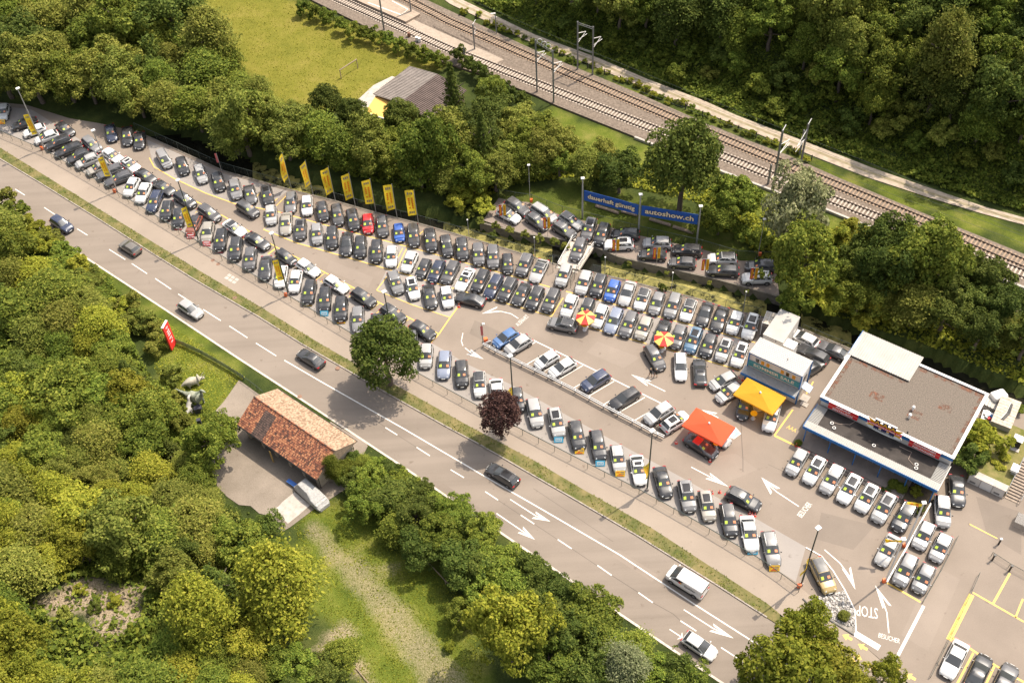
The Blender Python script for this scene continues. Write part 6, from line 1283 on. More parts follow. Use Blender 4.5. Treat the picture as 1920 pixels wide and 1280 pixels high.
def cloth_mat(name, col):
    m = bpy.data.materials.new(name); m.use_nodes = True; n = m.node_tree; b = n.nodes['Principled BSDF']; b.inputs['Base Color'].default_value = (*col, 1); b.inputs['Roughness'].default_value = .8
    t = n.nodes.new('ShaderNodeBsdfTranslucent'); t.inputs[0].default_value = (*col, 1); x = n.nodes.new('ShaderNodeMixShader'); x.inputs[0].default_value = .5
    n.links.new(b.outputs[0], x.inputs[1]); n.links.new(t.outputs[0], x.inputs[2]); n.links.new(x.outputs[0], n.nodes['Material Output'].inputs[0]); MATS[name] = m; return m
# ------------------------------------------------------------------ tall light poles with banners
M_LAMP = mat('lamp_head', (.62, .60, .57), .4); M_FLAG = cloth_mat('flag_yellow', (.82, .60, .04))
M_FRED = cloth_mat('flag_red_print', (.80, .24, .02)); M_FNAVY = cloth_mat('flag_navy_print', (.28, .25, .30)); M_BANRED = mat('banner_red', (.62, .05, .03), .6); M_BANY = mat('banner_yellow', (.80, .50, .02), .6)
def flag_cloth(name, parent, x0, w, z0, z1, wave=.10, back=False, n=6, ang=0.0):
    wave = random.uniform(.06, .26); ph = random.uniform(0, 6); sg = random.uniform(.05, .3)
    """yellow cloth hanging from the pole; text blocks and triple letters printed on it"""
    V = []; ca, sa = math.cos(ang), math.sin(ang)
    def pt(u, f, off=0.0):
        yy = wave*math.sin(f*5+u*2.5+ph)*u+off; xx = x0-u*w; return (xx*ca-yy*sa, xx*sa+yy*ca, z1+(z0-z1)*f+sg*u*math.sin(f*3+ph))
    for j in range(n+1):
        for i in range(4): V.append(pt(i/3, j/n))
    o = MB().add(V, [(j*4+i, j*4+i+1, (j+1)*4+i+1, (j+1)*4+i) for j in range(n) for i in range(3)], M_FLAG).build(name, parent)
    mb = MB()
    for off in (.012, -.012):
        for u0, f0, f1 in ((.58, .30, .74), (.22, .30, .74)):
            k = 6
            for q in range(k):
                if q == 4 and u0 > .5: continue
                a, b = f0+(f1-f0)*q/k, f0+(f1-f0)*(q+.72)/k; mb.add([pt(u0, a, off), pt(u0+.20, a, off), pt(u0+.20, b, off), pt(u0, b, off)], [(0, 1, 2, 3)], M_FRED)
        for fc in (.09, .83):
            for u0 in (.2, .42, .64): mb.add([pt(u0, fc, off), pt(u0+.15, fc, off), pt(u0+.15, fc+.09, off), pt(u0, fc+.09, off)], [(0, 1, 2, 3)], M_FNAVY)
    mb.build('print', o); return o
POLES = [((84, 279), (30, 166)), ((220.3, 358.7), (172, 246)), ((373.2, 452.8), (332, 340)), ((541, 552.5), (512, 436)), (None, (720, 547.5)), (None, (956.6, 668)), ((1213.4, 918.4), (1222, 807)), ((1502, 1096), (1536.6, 988.7))]
PN = ['leftmost tall light pole with yellow banner on the roadside', 'tall light pole with yellow banner, second from the left', 'tall light pole beside the copper coloured car', 'tall light pole beside the white cars at the fence', 'tall light pole rising behind the round green tree', 'tall light pole rising behind the purple tree', 'tall light pole near the orange parasol side of the fence row', 'tall light pole beside the stone bed entrance']
for i, (b, tp) in enumerate(POLES):
    p = at(*b) if b else at(*tp, 12.6); t = thing('light_pole', PN[i], 'light pole', (p.x, p.y, Z0), 0, 'tall light poles along the roadside fence')
    MB().tube([(0, 0, -.1), (0, 0, 12.4)], [.12, .075], M_GALV if i < 2 else M_DKPOLE, 8).build('pole', t)
    MB().box((0, .15, 12.45), (.62, .5, .14), M_LAMP, .6).build('lamp_head', t); MB().box((0, 0, .25), (.34, .34, .5), M_CONC).build('footing', t)
    if i != 4: flag_cloth('banner', t, -.08 if i < 4 else -.08, .85 if i < 4 else 1.0, 3.3, 7.4 if i < 4 else 6.4, ang=(0.35 if i < 4 else .9))
    if i in (0, 1, 3, 7): MB().box((-.35, -.3, .42), (.42, .3, .62), M_ORANGE).build('orange_box', t)
for tp, b, l in (((1742, 937), (1697, 1024), 'white lamp pole in front of the showroom corner'), ((1706, 1008), (1660, 1090), 'white lamp pole beside the right hand car block')):
    p = at(*b); t = thing('lamp_pole', l, 'light pole', (p.x, p.y, Z0)); h = 9.6
    MB().tube([(0, 0, -.1), (0, 0, h)], [.13, .09], M_OFFW, 8).build('pole', t); MB().box((0, 0, h+.05), (.5, .42, .14), M_LAMP).build('lamp_head', t); flag_cloth('banner', t, -.1, 1.7, h-.75, h-.25, ang=-.2)
    MB().box((-.2, 0, .3), (.35, .35, .6), M_ORANGE).build('footing_cover', t)
struct(wallstrip(MB(), [at(x, y).to_2d() for x, y in ((1745, 945), (1700, 1026), (1662, 1092))], Z0-.02, Z0+.3, .2, M_OFFW).build('boundary_kerb'))
# ------------------------------------------------------------------ seven flags by the creek
FL = [((545.6, 351), 7.2), ((587, 364), 7.1), ((629, 376), 7.1), ((666.5, 386.6), 7.0), ((705, 397.8), 7.0), ((744.7, 408), 7.0), ((784.6, 419), 7.0)]
for i, (b, h) in enumerate(FL):
    p = at(*b); t = thing('flag_pole', f'yellow flag on a leaning pole, {ordw(i)} of seven from the left', 'flag', (p.x, p.y, Z0), 0, 'seven yellow flags by the creek')
    MB().tube([(0, 0, -.1), (0, 0, h)], [.055, .035], M_GALV, 6).build('pole', t)
    flag_cloth('flag', t, -.05, 1.35, 1.9 if i > 1 else 2.2, h-.1, ang=[1.15, 1.0, .55, .45, .25, .18, .12][i], n=8)
p = at(418, 328); t = thing('banner_pole', 'small red banner on a thin pole left of the yellow flags', 'banner', (p.x, p.y, Z0)); MB().tube([(0, 0, -.1), (0, 0, 4.6)], .035, M_GALV, 6).build('pole', t); MB().box((-.18, 0, 3.6), (.32, .03, 1.9), mat('faded_red', (.5, .12, .12), .6)).build('cloth', t)
p = at(906, 648); t = thing('banner_pole', 'red banner pole at the end of the guard rail', 'banner', (p.x, p.y, Z0)); MB().tube([(0, 0, -.1), (0, 0, 4.7)], .05, M_DKPOLE, 6).build('pole', t); MB().box((0, -.1, 3.3), (.34, .06, 1.9), mat('faded_red', (.5, .12, .12), .6)).build('cloth', t); MB().box((.3, 0, 4.6), (.36, .3, .14), M_LAMP).build('lamp_head', t)
p = at(911, 640); o = MB().box((p.x, p.y, Z0+.35), (.5, .45, .7), M_ORANGE, .4).build('orange_container'); tag(o, 'orange container beside the guard rail end', 'container'); p = at(916, 645); o = MB().box((p.x, p.y, Z0+.3), (.75, .12, .55), M_GALV, .3).build('information_board'); tag(o, 'small grey board beside the orange container', 'board')
# twin banners on the upper lot (red + yellow), low poles
for i, (x, y, h, l) in enumerate(((945, 420, 4.1, 'left'), (1027, 444, 4.1, 'second'), (1155, 479, 3.4, 'third'), (1231, 496, 3.6, 'fourth'), (1321, 518, 3.6, 'fifth'), (1411, 537, 3.9, 'rightmost'))):
    p = at(x, y); t = thing('banner_pair', f'red and yellow banner pair on the upper lot, {l} from the left' if l not in ('left', 'rightmost') else f'{l+"most" if l=="left" else l} red and yellow banner pair on the upper lot', 'banner', (p.x, p.y, Z0), 0, 'red and yellow banner pairs on the upper lot')
    MB().tube([(0, 0, 0), (0, 0, h)], .035, M_GALV, 6).build('pole', t)
    for dx, m, pm in ((-.42, M_BANRED, M_BANY), (.22, M_BANY, M_FRED)):
        b = MB().box((dx, 0, h-1.15), (.42, .03, 2.3), m).build('cloth', t); mb = MB()
        for k in range(7): mb.box((dx, -.022, h-.45-k*.25), (.2, .012, .16), pm)
        mb.build('print', b)
    MB().tube([(-.65, 0, h), (.45, 0, h)], .025, M_GALV, 5).build('top_bar', t)
# thin creek lamps
for x, y, h, l in ((1003, 484, 4.3, 'thin lamp post at the creek fence left of the bridge'), (880, 450, 4.2, 'thin lamp post at the creek fence above the black cars'), (1134, 515, 3.6, 'thin lamp post just right of the bridge'), (1258, 552, 4.5, 'thin lamp post beside the algae creek'), (1393, 585, 4.2, 'thin lamp post near the glass shelter'), (994, 381, 7.8, 'lamp post at the left end of the upper lot'), (1421, 481, 7.6, 'lamp post at the right end of the upper lot')):
    p = at(x, y); t = thing('lamp_post', l, 'lamp post', (p.x, p.y, Z0)); MB().tube([(0, 0, -.1), (0, 0, h)], [.05, .04], M_GALV, 6).build('pole', t); MB().box((0, 0, h+.04), (.42, .34, .12) if h > 5 else (.2, .2, .14), M_LAMP).build('lamp_head', t)
    if h > 5: MB().box((.2, -.2, .75), (.4, .35, .6), M_ORANGE).build('orange_box', t)
# ------------------------------------------------------------------ blue banner wall
PX = [((1092, 409), 8.2), ((1197, 437.5), 8.0), ((1306, 456), 7.6)]; PP = [at(*b) for b, h in PX]
bw = thing('banner_wall', 'long blue advertising banner on three steel posts behind the upper lot', 'banner', (0, 0, 0))
M_BBLUE = mat('banner_blue', (.010, .075, .31), .6, var=.05, scale=.5); M_BLET = mat('banner_letter', (.75, .62, .42), .6); M_BLK2 = mat('banner_outline', (.015, .015, .02), .6)  # last one is the black printed outline of the letters
for (b, h), p in zip(PX, PP): MB().tube([(p.x, p.y, -.1), (p.x, p.y, h)], [.16, .1], M_GALV, 8).build('post', bw); MB().box((p.x, p.y, h+.06), (.55, .45, .16), M_LAMP).build('lamp_head', bw)
for k, (txt, sz) in enumerate((('dauerhaft günstig', 1.15), ('autoshow.ch', 1.32))):
    a, b = PP[k], PP[k+1]; d = (b-a); d.z = 0; d.normalize(); n = Vector((d.y, -d.x, 0)); a = a+d*.25; b = b-d*.2; zt0, zb0 = 5.95, 3.95
    V = [(a.x, a.y, zb0), (b.x, b.y, zb0), (b.x, b.y, zt0), (a.x, a.y, zt0)]; V = [Vector(v)+n*.05 for v in V]; cl = MB().add(V+[v-n*.04 for v in V], [(0, 1, 2, 3), (7, 6, 5, 4), (3, 2, 6, 7), (0, 4, 5, 1)], M_BBLUE).build('banner_cloth', bw)
    c = (a+b)/2+Vector((0, 0, (zt0+zb0)/2-Z0)); me = text_mesh(txt, sz, M_BLET, .004, .02); w = max(v.co.x for v in me.vertices)-min(v.co.x for v in me.vertices); sx = (b-a).length*.86/w
    place_text('letter_outline', txt, c+n*.065, d, (0, 0, 1), sz, M_BLK2, cl, .085, sx=sx, extrude=.004); place_text('lettering', txt, c+n*.085, d, (0, 0, 1), sz, M_BLET, cl, .03, sx=sx, extrude=.004)
for pts in (((1117, 385), (1140, 392), (1160, 399)), ((1165, 395), (1195, 403)), ((1218, 410), (1258, 422)), ((1262, 424), (1300, 436))):
    q = [at(x, y, .3) for x, y in pts]; o = MB().tube([(p.x, p.y, .25) for p in q], .26, M_WOOD, 7).build('tree_trunk_log'); tag(o, {1117: 'leftmost pale log lying below the blue banner', 1165: 'pale log below the end of the first banner half', 1218: 'pale log below the autoshow lettering', 1262: 'rightmost pale log below the blue banner'}[pts[0][0]], 'log', 'logs below the blue banner')
# ------------------------------------------------------------------ parasols
def striped(px, label):
    p = at(*px, 2.35); t = thing('striped_parasol', label, 'parasol', (p.x, p.y, Z0), .2, 'striped parasols'); R = 1.42
    for k in range(8):
        a0, a1 = k*math.pi/4, (k+1)*math.pi/4; c0, c1 = (math.cos(a0)*R, math.sin(a0)*R, 2.1), (math.cos(a1)*R, math.sin(a1)*R, 2.1); ap = (0, 0, 2.72)
        V = [ap, c0, c1, (c0[0], c0[1], 1.93), (c1[0], c1[1], 1.93)]; MB().add(V, [(0, 1, 2), (1, 3, 4, 2)], mat('parasol_red', (.68, .04, .03), .6) if k % 2 else mat('parasol_yellow', (.80, .52, .13), .6)).build('panel', t)
    MB().tube([(0, 0, 0), (0, 0, 2.75)], .03, M_OFFW, 6).build('pole', t); MB().tube([(0, 0, 0), (0, 0, .12)], [.42, .38], M_OFFW, 14).build('base', t); MB().tube([(0, 0, 2.72), (0, 0, 2.8)], [.06, .02], M_OFFW, 8).build('finial', t)
    return p
def bistro(px, label):
    p = at(*px, .8); t = thing('bistro_table', label, 'table', (p.x, p.y, Z0)); ring = [(math.cos(k*.393)*.46, math.sin(k*.393)*.46) for k in range(16)]
    MB().prism(ring, 1.05, 1.1, M_LOGOY).build('table_top', t); MB().tube([(0, 0, .06), (0, 0, 1.05)], [.16, .08], M_OFFW, 10).build('stem', t); MB().tube([(0, 0, 0), (0, 0, .08)], [.34, .3], M_OFFW, 14).build('foot', t)
striped((1098, 594), 'red and yellow striped parasol left of the middle bay end'); striped((1245, 634), 'red and yellow striped parasol nearer to the sale office')
bistro((1096, 612), 'yellow topped table below the left striped parasol'); bistro((1240, 652), 'yellow topped table below the right striped parasol'); bistro((1413, 778), 'yellow topped table below the big yellow parasol'); bistro((1343, 833), 'yellow topped table below the big orange parasol')
def big_parasol(px4, z, col, label, base):
    C = [at(x, y, z) for x, y in px4]; c = sum(C, Vector())/4; t = thing('square_parasol', label, 'parasol', (c.x, c.y, Z0)); m = cloth_mat(label[:12].replace(' ', '_'), col); L = [Vector((q.x-c.x, q.y-c.y, z-Z0)) for q in C]; ap = Vector((0, 0, z-Z0+.75))
    for k in range(4):
        a, b = L[k], L[(k+1) % 4]; mm = (a+b)/2+Vector((0, 0, .04)); V = [ap, a, mm, b, a-Vector((0, 0, .2)), b-Vector((0, 0, .2)), (ap+a)/2-Vector((0, 0, .05)), (ap+b)/2-Vector((0, 0, .05)), (ap+mm)/2-Vector((0, 0, .03))]
        MB().add(V, [(0, 6, 8), (0, 8, 7), (6, 1, 2, 8), (8, 2, 3, 7), (1, 4, 5, 3, 2)], m).build('canopy_panel', t)
    MB().tube([(0, 0, 0), (0, 0, z-Z0+.7)], .06, M_OFFW, 8).build('pole', t); MB().tube([ap-Vector((0, 0, .03)), ap+Vector((0, 0, .14))], [.16, .1], M_OFFW, 10).build('finial', t); MB().box((0, 0, .08), (1.0, 1.0, .16), M_CONC).build('base', t)
    for k in range(4): MB().tube([(0, 0, z-Z0+.1), L[k]*.98-Vector((0, 0, .06))], .025, M_OFFW, 5).build('rib', t)
J_ = lambda x, y: (1180+x/5.334, 700+y/5.334)
big_parasol([J_(670, 340), J_(1062, 540), J_(922, 725), J_(525, 520)], 3.0, (.80, .14, .055), 'big orange rectangular parasol over the red roofed car', None)
big_parasol([J_(1178, 38), J_(1570, 240), J_(1432, 415), J_(1038, 210)], 3.0, (.80, .44, .03), 'big yellow rectangular parasol in front of the sale office', None)
# ------------------------------------------------------------------ plates propped in front of the roadside cars
PL_R, PL_Y, PL_B = mat('plate_red', (.55, .03, .035), .5), mat('plate_yellow', (.78, .48, .03), .5), mat('plate_blue', (.07, .36, .55), .5)
PLT = [('B', 165, 907, 'r'), ('B', 287, 992, 'r'), ('B', 412, 1080, 'r'), ('B', 573, 1155, 'r'), ('B', 697, 1222, 'r'), ('D', 1158, 685, 'y'), ('D', 1322, 785, 'b'), ('D', 1490, 860, 'y'), ('N', 787, 768, 'b'), ('N', 995, 880, 'y'), ('N', 1203, 1003, 'b'), ('N', 1402, 1105, 'y'), ('O', 1128, 925, 'b'), ('O', 1345, 1092, 'y'), ('A', 15, 365, 'y')]
PLT.sort(key=lambda q: zc_(q[0], q[1], q[2])[0]); cc = Counter()
for zm, x, y, c in PLT:
    px = zc_(zm, x, y); p = at(*px, Z0+.45); nm = dict(r='red', y='yellow', b='blue')[c]; cc[c] += 1
    t = thing('price_plate', f'{nm} plate propped before a car at the fence, {ordw(cc[c]-1)} {nm} one from the left', 'sign', (p.x, p.y, Z0), R_(-4), f'{nm} plates in front of the roadside cars')
    e2_ = Vector((0, .55, .83)); M3 = (Vector((1, 0, 0)), e2_, Vector((0, -.83, .55)))
    MB().box((0, 0, .42), (1.22, .78, .03), dict(r=PL_R, y=PL_Y, b=PL_B)[c], ax=M3).build('board', t); MB().box((0, .3, .22), (.9, .04, .5), M_BLACK).build('prop', t)
    o0 = Vector((p.x, p.y, Z0+.42)); rot = Matrix.Rotation(t.rotation_euler.z, 3, 'Z'); X, Yv, Zv = rot@M3[0], rot@M3[1], rot@M3[2]
    if c == 'r':
        place_text('lettering', 'AKTION', o0-Yv*.17+Zv*.022, X, Yv, .34, M_LOGOW, t, .008); MB().box(Vector((0, 0, .42))+M3[1]*.2+M3[2]*.02, (.95, .15, .006), M_LOGOW, ax=M3).build('white_line_print', t)
    elif c == 'b':
        MB().box(Vector((0, 0, .42))+M3[2]*.02, (.85, .46, .008), mat('pale_print', (.55, .60, .62), .5), ax=M3).build('print_field', t); place_text('lettering', 'SALE', o0+Zv*.03, X, Yv, .32, PL_B, t, .008)
    else:
        for k, (dx, dy, w, m) in enumerate(((-.28, .17, .4, PL_R), (.25, .2, .5, M_FNAVY), (-.05, -.08, .3, PL_R), (.3, -.02, .45, M_FNAVY), (0, -.26, .8, PL_R))): MB().box(Vector((0, 0, .42))+M3[0]*dx+M3[1]*dy+M3[2]*(.02+k*.001), (w, .1, .006), m, ax=M3).build('print', t)
# traffic cones
CN = [J_(470, 685), J_(808, 868), J_(905, 1178), J_(1455, 548), J_(1135, 55), zc_('O', 722, 332), zc_('O', 1098, 542), zc_('O', 1120, 552), zc_('O', 1150, 558), zc_('P', 285, 70), zc_('K', 640, 70)]
CL = ['cone left of the red roofed car', 'cone right of the red roofed car', 'cone before the black SUV parked across', 'cone beside the white SUV under the yellow parasol', 'cone at the sale office corner', 'cone beside the beige grey roadside SUV', 'left cone of three behind the roadside row', 'middle cone of three behind the roadside row', 'right cone of three behind the roadside row', 'cone at the end of the showroom terrace', 'cone at the tip of the wedge bay line']
M_CONE = mat('cone_red', (.62, .05, .03), .5)
for (x, y), l in zip(CN, CL):
    p = at(x, y, Z0+.25); t = thing('traffic_cone', 'red and white traffic '+l, 'traffic cone', (p.x, p.y, Z0), 0, 'traffic cones'); MB().box((0, 0, .025), (.38, .38, .05), M_CONE).build('foot', t); MB().tube([(0, 0, .05), (0, 0, .25)], [.15, .105], M_CONE, 10).build('lower_cone', t); MB().tube([(0, 0, .25), (0, 0, .4)], [.105, .075], M_LOGOW, 10).build('white_band', t); MB().tube([(0, 0, .4), (0, 0, .62)], [.075, .03], M_CONE, 10).build('upper_cone', t)
# ------------------------------------------------------------------ stone bed
sb = sheet('stone_bed', [(1517, 1121), (1583, 1106), (1603, 1144), (1605, 1184), (1601, 1189), (1532, 1147)], Z0+.02, mat('bed_gravel', (.33, .30, .27), .95, col2=(.15, .14, .12), scale=3, bump=.5))
r = np.random.default_rng(3); V = []; Fc = []; poly = [(p.x, p.y) for p in (at(x, y) for x, y in ((1519, 1122), (1582, 1108), (1601, 1144), (1603, 1180), (1534, 1147)))]
xs = [p[0] for p in poly]; ys = [p[1] for p in poly]; n = 0
while n < 420:
    x, y = r.uniform(min(xs), max(xs)), r.uniform(min(ys), max(ys))
    if not inside((x, y), poly): continue
    n += 1; s = r.uniform(.07, .22); b = len(V); a0 = r.uniform(0, 6)
    for k in range(5): V.append((x+math.cos(a0+k*1.257)*s*r.uniform(.7, 1.2), y+math.sin(a0+k*1.257)*s*r.uniform(.7, 1.2), Z0+.02))
    for k in range(4): V.append((x+math.cos(a0+k*1.57)*s*.6, y+math.sin(a0+k*1.57)*s*.6, Z0+.02+s*r.uniform(.5, .9)))
    Fc += [(b+5, b+6, b+7, b+8), (b, b+1, b+6, b+5), (b+1, b+2, b+7, b+6), (b+2, b+3, b+7), (b+3, b+4, b+8, b+7), (b+4, b, b+5, b+8)]
me = bpy.data.meshes.new('stones'); me.from_pydata(V, [], Fc); me.materials.append(tile_mat('bed_stones', [(0, (.14, .13, .125)), (.6, (.36, .34, .32)), (1, (.6, .57, .53))])); o = obj('stones', me, sb); o['kind'] = 'stuff'
struct(wallstrip(MB(), [at(x, y).to_2d() for x, y in ((1511, 1026), (1540, 1042), (1562, 1070), (1584, 1106), (1603, 1144), (1605, 1184), (1601, 1190))], Z0-.02, Z0+.06, .14, M_OFFW).build('bed_kerb'))
struct(wallstrip(MB(), [at(x, y).to_2d() for x, y in ((1601, 1190), (1532, 1148), (1505, 1122))], Z0-.02, Z0+.12, .14, M_BLACK).build('bed_edge'))
# ------------------------------------------------------------------ right hand corner: walls, stairs, containers
Q_ = lambda x, y: (1600+x/5.334, 860+y/5.334)
A, B = at(*Q_(1132, 225), Z0), at(*Q_(1490, 392), Z0); pw, LW, e1, e2, O, loc = frame_thing('panel_wall', 'low wall of three pale panels beside the concrete stairs', 'wall', A, B)
for i in range(3):
    mb = MB(); wbox(mb, LW*i/3+.06, LW*(i+1)/3-.06, -.02, .35, 0, 1.55, M_OFFW if i == 1 else M_WALL); o = mb.build('panel', pw)
    mb = MB(); wbox(mb, LW*i/3+.3, LW*(i+1)/3-.5, -.05, -.02, .35, .65, mat('vent_grey', (.18, .17, .16), .7)); mb.build('vent_slot', o) if i != 1 else None
mb = MB(); wbox(mb, 0, LW, .02, .3, 0, 1.5, M_CONC); mb.build('core', pw); mb = MB(); wbox(mb, -.05, LW+.05, -.02, 1.0, 1.56, 1.62, M_CONC); mb.build('capping', pw)
struct(MB().prism([tuple((O+e1*u+e2*v).to_2d()) for u, v in ((-.2, .4), (LW+.1, .4), (LW+.1, 10.5), (-.2, 10.5))], -.1, 1.5, mat('terrace_lawn', (.22, .18, .07), .95, col2=(.10, .11, .02), scale=1.2)).build('raised_lawn'))
stt = thing('concrete_stairs', 'concrete stairs climbing at the right edge beside the panel wall', 'stairs', (O.x, O.y, 0), pw.rotation_euler.z)
for k in range(14): mb = MB(); wbox(mb, LW+.2, LW+1.9, .2+k*.36, .2+(k+1)*.36, 0, .17*(k+1), mat('stair_brown', (.30, .24, .19), .9, var=.2)); mb.build('step', stt)
for u in (LW+.14, LW+1.98): mb = MB(); mb.tube([(u, .2, 1.0), (u, 5.2, 3.4)], .04, M_GALV, 6); [mb.tube([(u, .2+k*1.25, .1), (u, .2+k*1.25, 1.0+k*.6)], .03, M_GALV, 5) for k in range(5)]; mb.build('handrail', stt)
mb = MB(); mb.box((0, 0, .55), (2.2, 1.6, 1.1), wire_mat('cage_grey', (.24, .23, .22), .55)); p = at(1920, 982, .5); o = mb.build('cage_trolley'); o.location = (p.x, p.y, Z0); o.rotation_euler = (0, 0, R_(-36)); tag(o, 'grey mesh cage container at the right edge', 'container')
A, B = at(*S3(1470, 735), 2.4), at(*S3(1610, 790), 2.4); wc, LW, e1, e2, O, loc = frame_thing('wooden_container', 'container with weathered plank roof behind the showroom', 'container', A, B); DPc = loc(at(*S3(1700, 600), 2.4))[1]
mb = MB(); wbox(mb, 0, LW, 0, DPc, 0, 2.35, M_RIB); mb.build('body', wc)
for k in range(10): mb = MB(); wbox(mb, -.05, LW+.05, DPc*k/10+.02, DPc*(k+1)/10-.02, 2.36, 2.43, mat('grey_plank', (.46, .39, .32), .9, var=.25, scale=2)); mb.build('plank', wc)
for k in range(6): MB().tube([(.9+k*.08, .9, 2.5+.03*(k % 2)), (1.25+k*.09, DPc*.45, 2.52), (1.3+k*.06, DPc*.8, 2.5)], .04, M_BLACK if k else M_OFFW, 5).build('pipe_on_roof', wc)
p = at(*S3(1525, 545), 1.6); o = MB().box((p.x, p.y, 1.0), (2.1, 1.5, 1.9), mat('white_tank', (.72, .71, .69), .4), .3).build('water_tank'); bv = o.modifiers.new('b', 'BEVEL'); bv.width = .35; bv.segments = 4; tag(o, 'rounded white tank behind the showroom', 'tank')
p = at(*S3(1495, 620), 1.0); o = ribs(MB(), -.8, .8, -1.4, 1.4, 1.0, 1.3, 7, M_RIB, 'u').build('ribbed_lid'); o.location = (p.x, p.y, 0); o.rotation_euler = (0, 0, R_(55)); mb = MB(); mb.box((0, 0, .5), (1.5, 2.7, .95), M_GALV); b2 = mb.build('bin_body', o); tag(o, 'ribbed grey bin lid beside the white tank', 'bin')
p = at(*S3(1452, 640), .4); o = MB().tube([(0, 0, 0), (0, 0, .8)], [.3, .27], mat('orange_drum', (.75, .35, .02), .5), 12).build('plastic_drum'); o.location = (p.x, p.y, Z0); tag(o, 'orange yellow drum behind the showroom', 'drum')
p = at(*S3(1440, 710), .5); t = thing('waste_crate', 'open crate of white sacks behind the showroom', 'crate', (p.x, p.y, Z0), R_(-30)); MB().box((0, 0, .4), (1.5, 1.5, .8), M_GALV).build('crate', t)
for k in range(5): o = MB().box((random.uniform(-.5, .5), random.uniform(-.5, .5), .95), (.5, .45, .3), [M_OFFW, mat('pale_print', (.5, .5, .5), .5), M_RED, M_OFFW, M_BLUE][k], k).build('sack', t)
p = at(*S3(1660, 880), .9+1.5); t = thing('garden_hut', 'small dark hut with white roof on the raised lawn', 'hut', (p.x, p.y, 1.5), R_(-36)); MB().box((0, 0, .7), (1.0, .9, 1.4), mat('dark_boards_and_shade', (.035, .03, .026), .9)).build('body', t); MB().box((0, 0, 1.46), (1.2, 1.1, .1), M_OFFW).build('roof', t); MB().box((0, -.7, .05), (1.3, .6, .1), M_CONC).build('step', t)
p = at(*Q_(1625, 85), 2.6); t = thing('white_box', 'white box on a post beside the concrete stairs', 'box', (p.x, p.y, 1.5), R_(-36)); MB().box((0, 0, .9), (.9, 1.2, .35), mat('white_tank', (.72, .71, .69), .4)).build('box', t); MB().box((0, 0, .36), (.5, .8, .72), M_GALV).build('stand', t)
# barrier posts and chains of the right hand drive
for (x, y), l in (((1872, 1020), 'barrier post with white cap at the right hand drive'), ((1860, 1050), 'black barrier post below the drive'), ((1892, 1070), 'black barrier post right of the drive')):
    p = at(x, y); t = thing('barrier_post', l, 'post', (p.x, p.y, Z0)); MB().tube([(0, 0, 0), (0, 0, 1.2)], .11, M_BLACK, 8).build('post', t); MB().box((0, 0, 1.25), (.28, .28, .1), M_OFFW if y < 1030 else M_BLACK).build('cap', t)
mesh_fence([at(x, y).to_2d() for x, y in ((1835, 1078), (1822, 1108), (1780, 1198), (1765, 1228), (1744, 1270))], .7, 'chain_fence', 'low chain fence left of the lower right yellow bays', 2.2)
mesh_fence([at(x, y).to_2d() for x, y in ((1858, 1042), (1895, 1066), (1925, 1082))], .9, 'chain_fence', 'low fence above the lower right yellow bays', 2.2)
mesh_fence([at(x, y).to_2d() for x, y in ((1795, 1008), (1770, 1060), (1730, 1130))], .5, 'chain_fence', 'low rail right of the last car block', 2.4)
# ------------------------------------------------------------------ red entrance sign of the statue garden
A, B = at(331, 642, .2), at(306, 622, .2)
rs = thing('leaning_sign', 'tall red sign board with white letters at the statue garden edge', 'sign', (A.x, A.y, 0)); b0 = at(331, 643, .3); top1 = at(311, 594, 4.6); top0 = at(301, 612, 4.6)
L0 = [Vector((0, 0, .2)), Vector((0, 0, 0))]; o_ = Vector((A.x, A.y, 0)); W_ = Vector((top0.x, top0.y, 0))-Vector((top1.x, top1.y, 0)); W_ = W_.normalized()*1.55
P4 = [Vector((0, 0, .2)), W_+Vector((0, 0, .2)), W_+Vector((0, 0, 4.9)), Vector((0, 0, 4.9))]; nn = (P4[1]-P4[0]).cross(P4[3]-P4[0]).normalized(); nn = nn if nn.y < 0 or nn.x > 0 else -nn
M_RS = mat('sign_scarlet', (.72, .035, .03), .5); MB().add(P4+[p-nn*.22 for p in P4], [(0, 1, 2, 3), (7, 6, 5, 4), (0, 4, 5, 1), (1, 5, 6, 2), (2, 6, 7, 3), (3, 7, 4, 0)], M_RS).build('board', rs)
MB().add([P4[3], P4[2], P4[2]-nn*.32, P4[3]-nn*.32]+[v+Vector((0, 0, .1)) for v in (P4[3], P4[2], P4[2]-nn*.32, P4[3]-nn*.32)], [(4, 5, 6, 7), (0, 1, 5, 4), (1, 2, 6, 5), (2, 3, 7, 6), (3, 0, 4, 7)], M_LOGOW).build('cap', rs)
for off in (.015, -.315):
    for z, ww, x0 in ((4.3, .55, .5), (3.95, .12, .6), (3.6, .7, .4), (3.2, .7, .4), (2.8, .7, .4), (2.2, .7, .4), (1.8, .2, .4), (1.4, .5, .5)): d = W_.normalized(); c = d*(x0+ww/2)+Vector((0, 0, z))+nn*off; MB().box(c, (ww, .16, .02), M_LOGOW, ax=(d, Vector((0, 0, 1)), nn)).build('white_mark', rs)
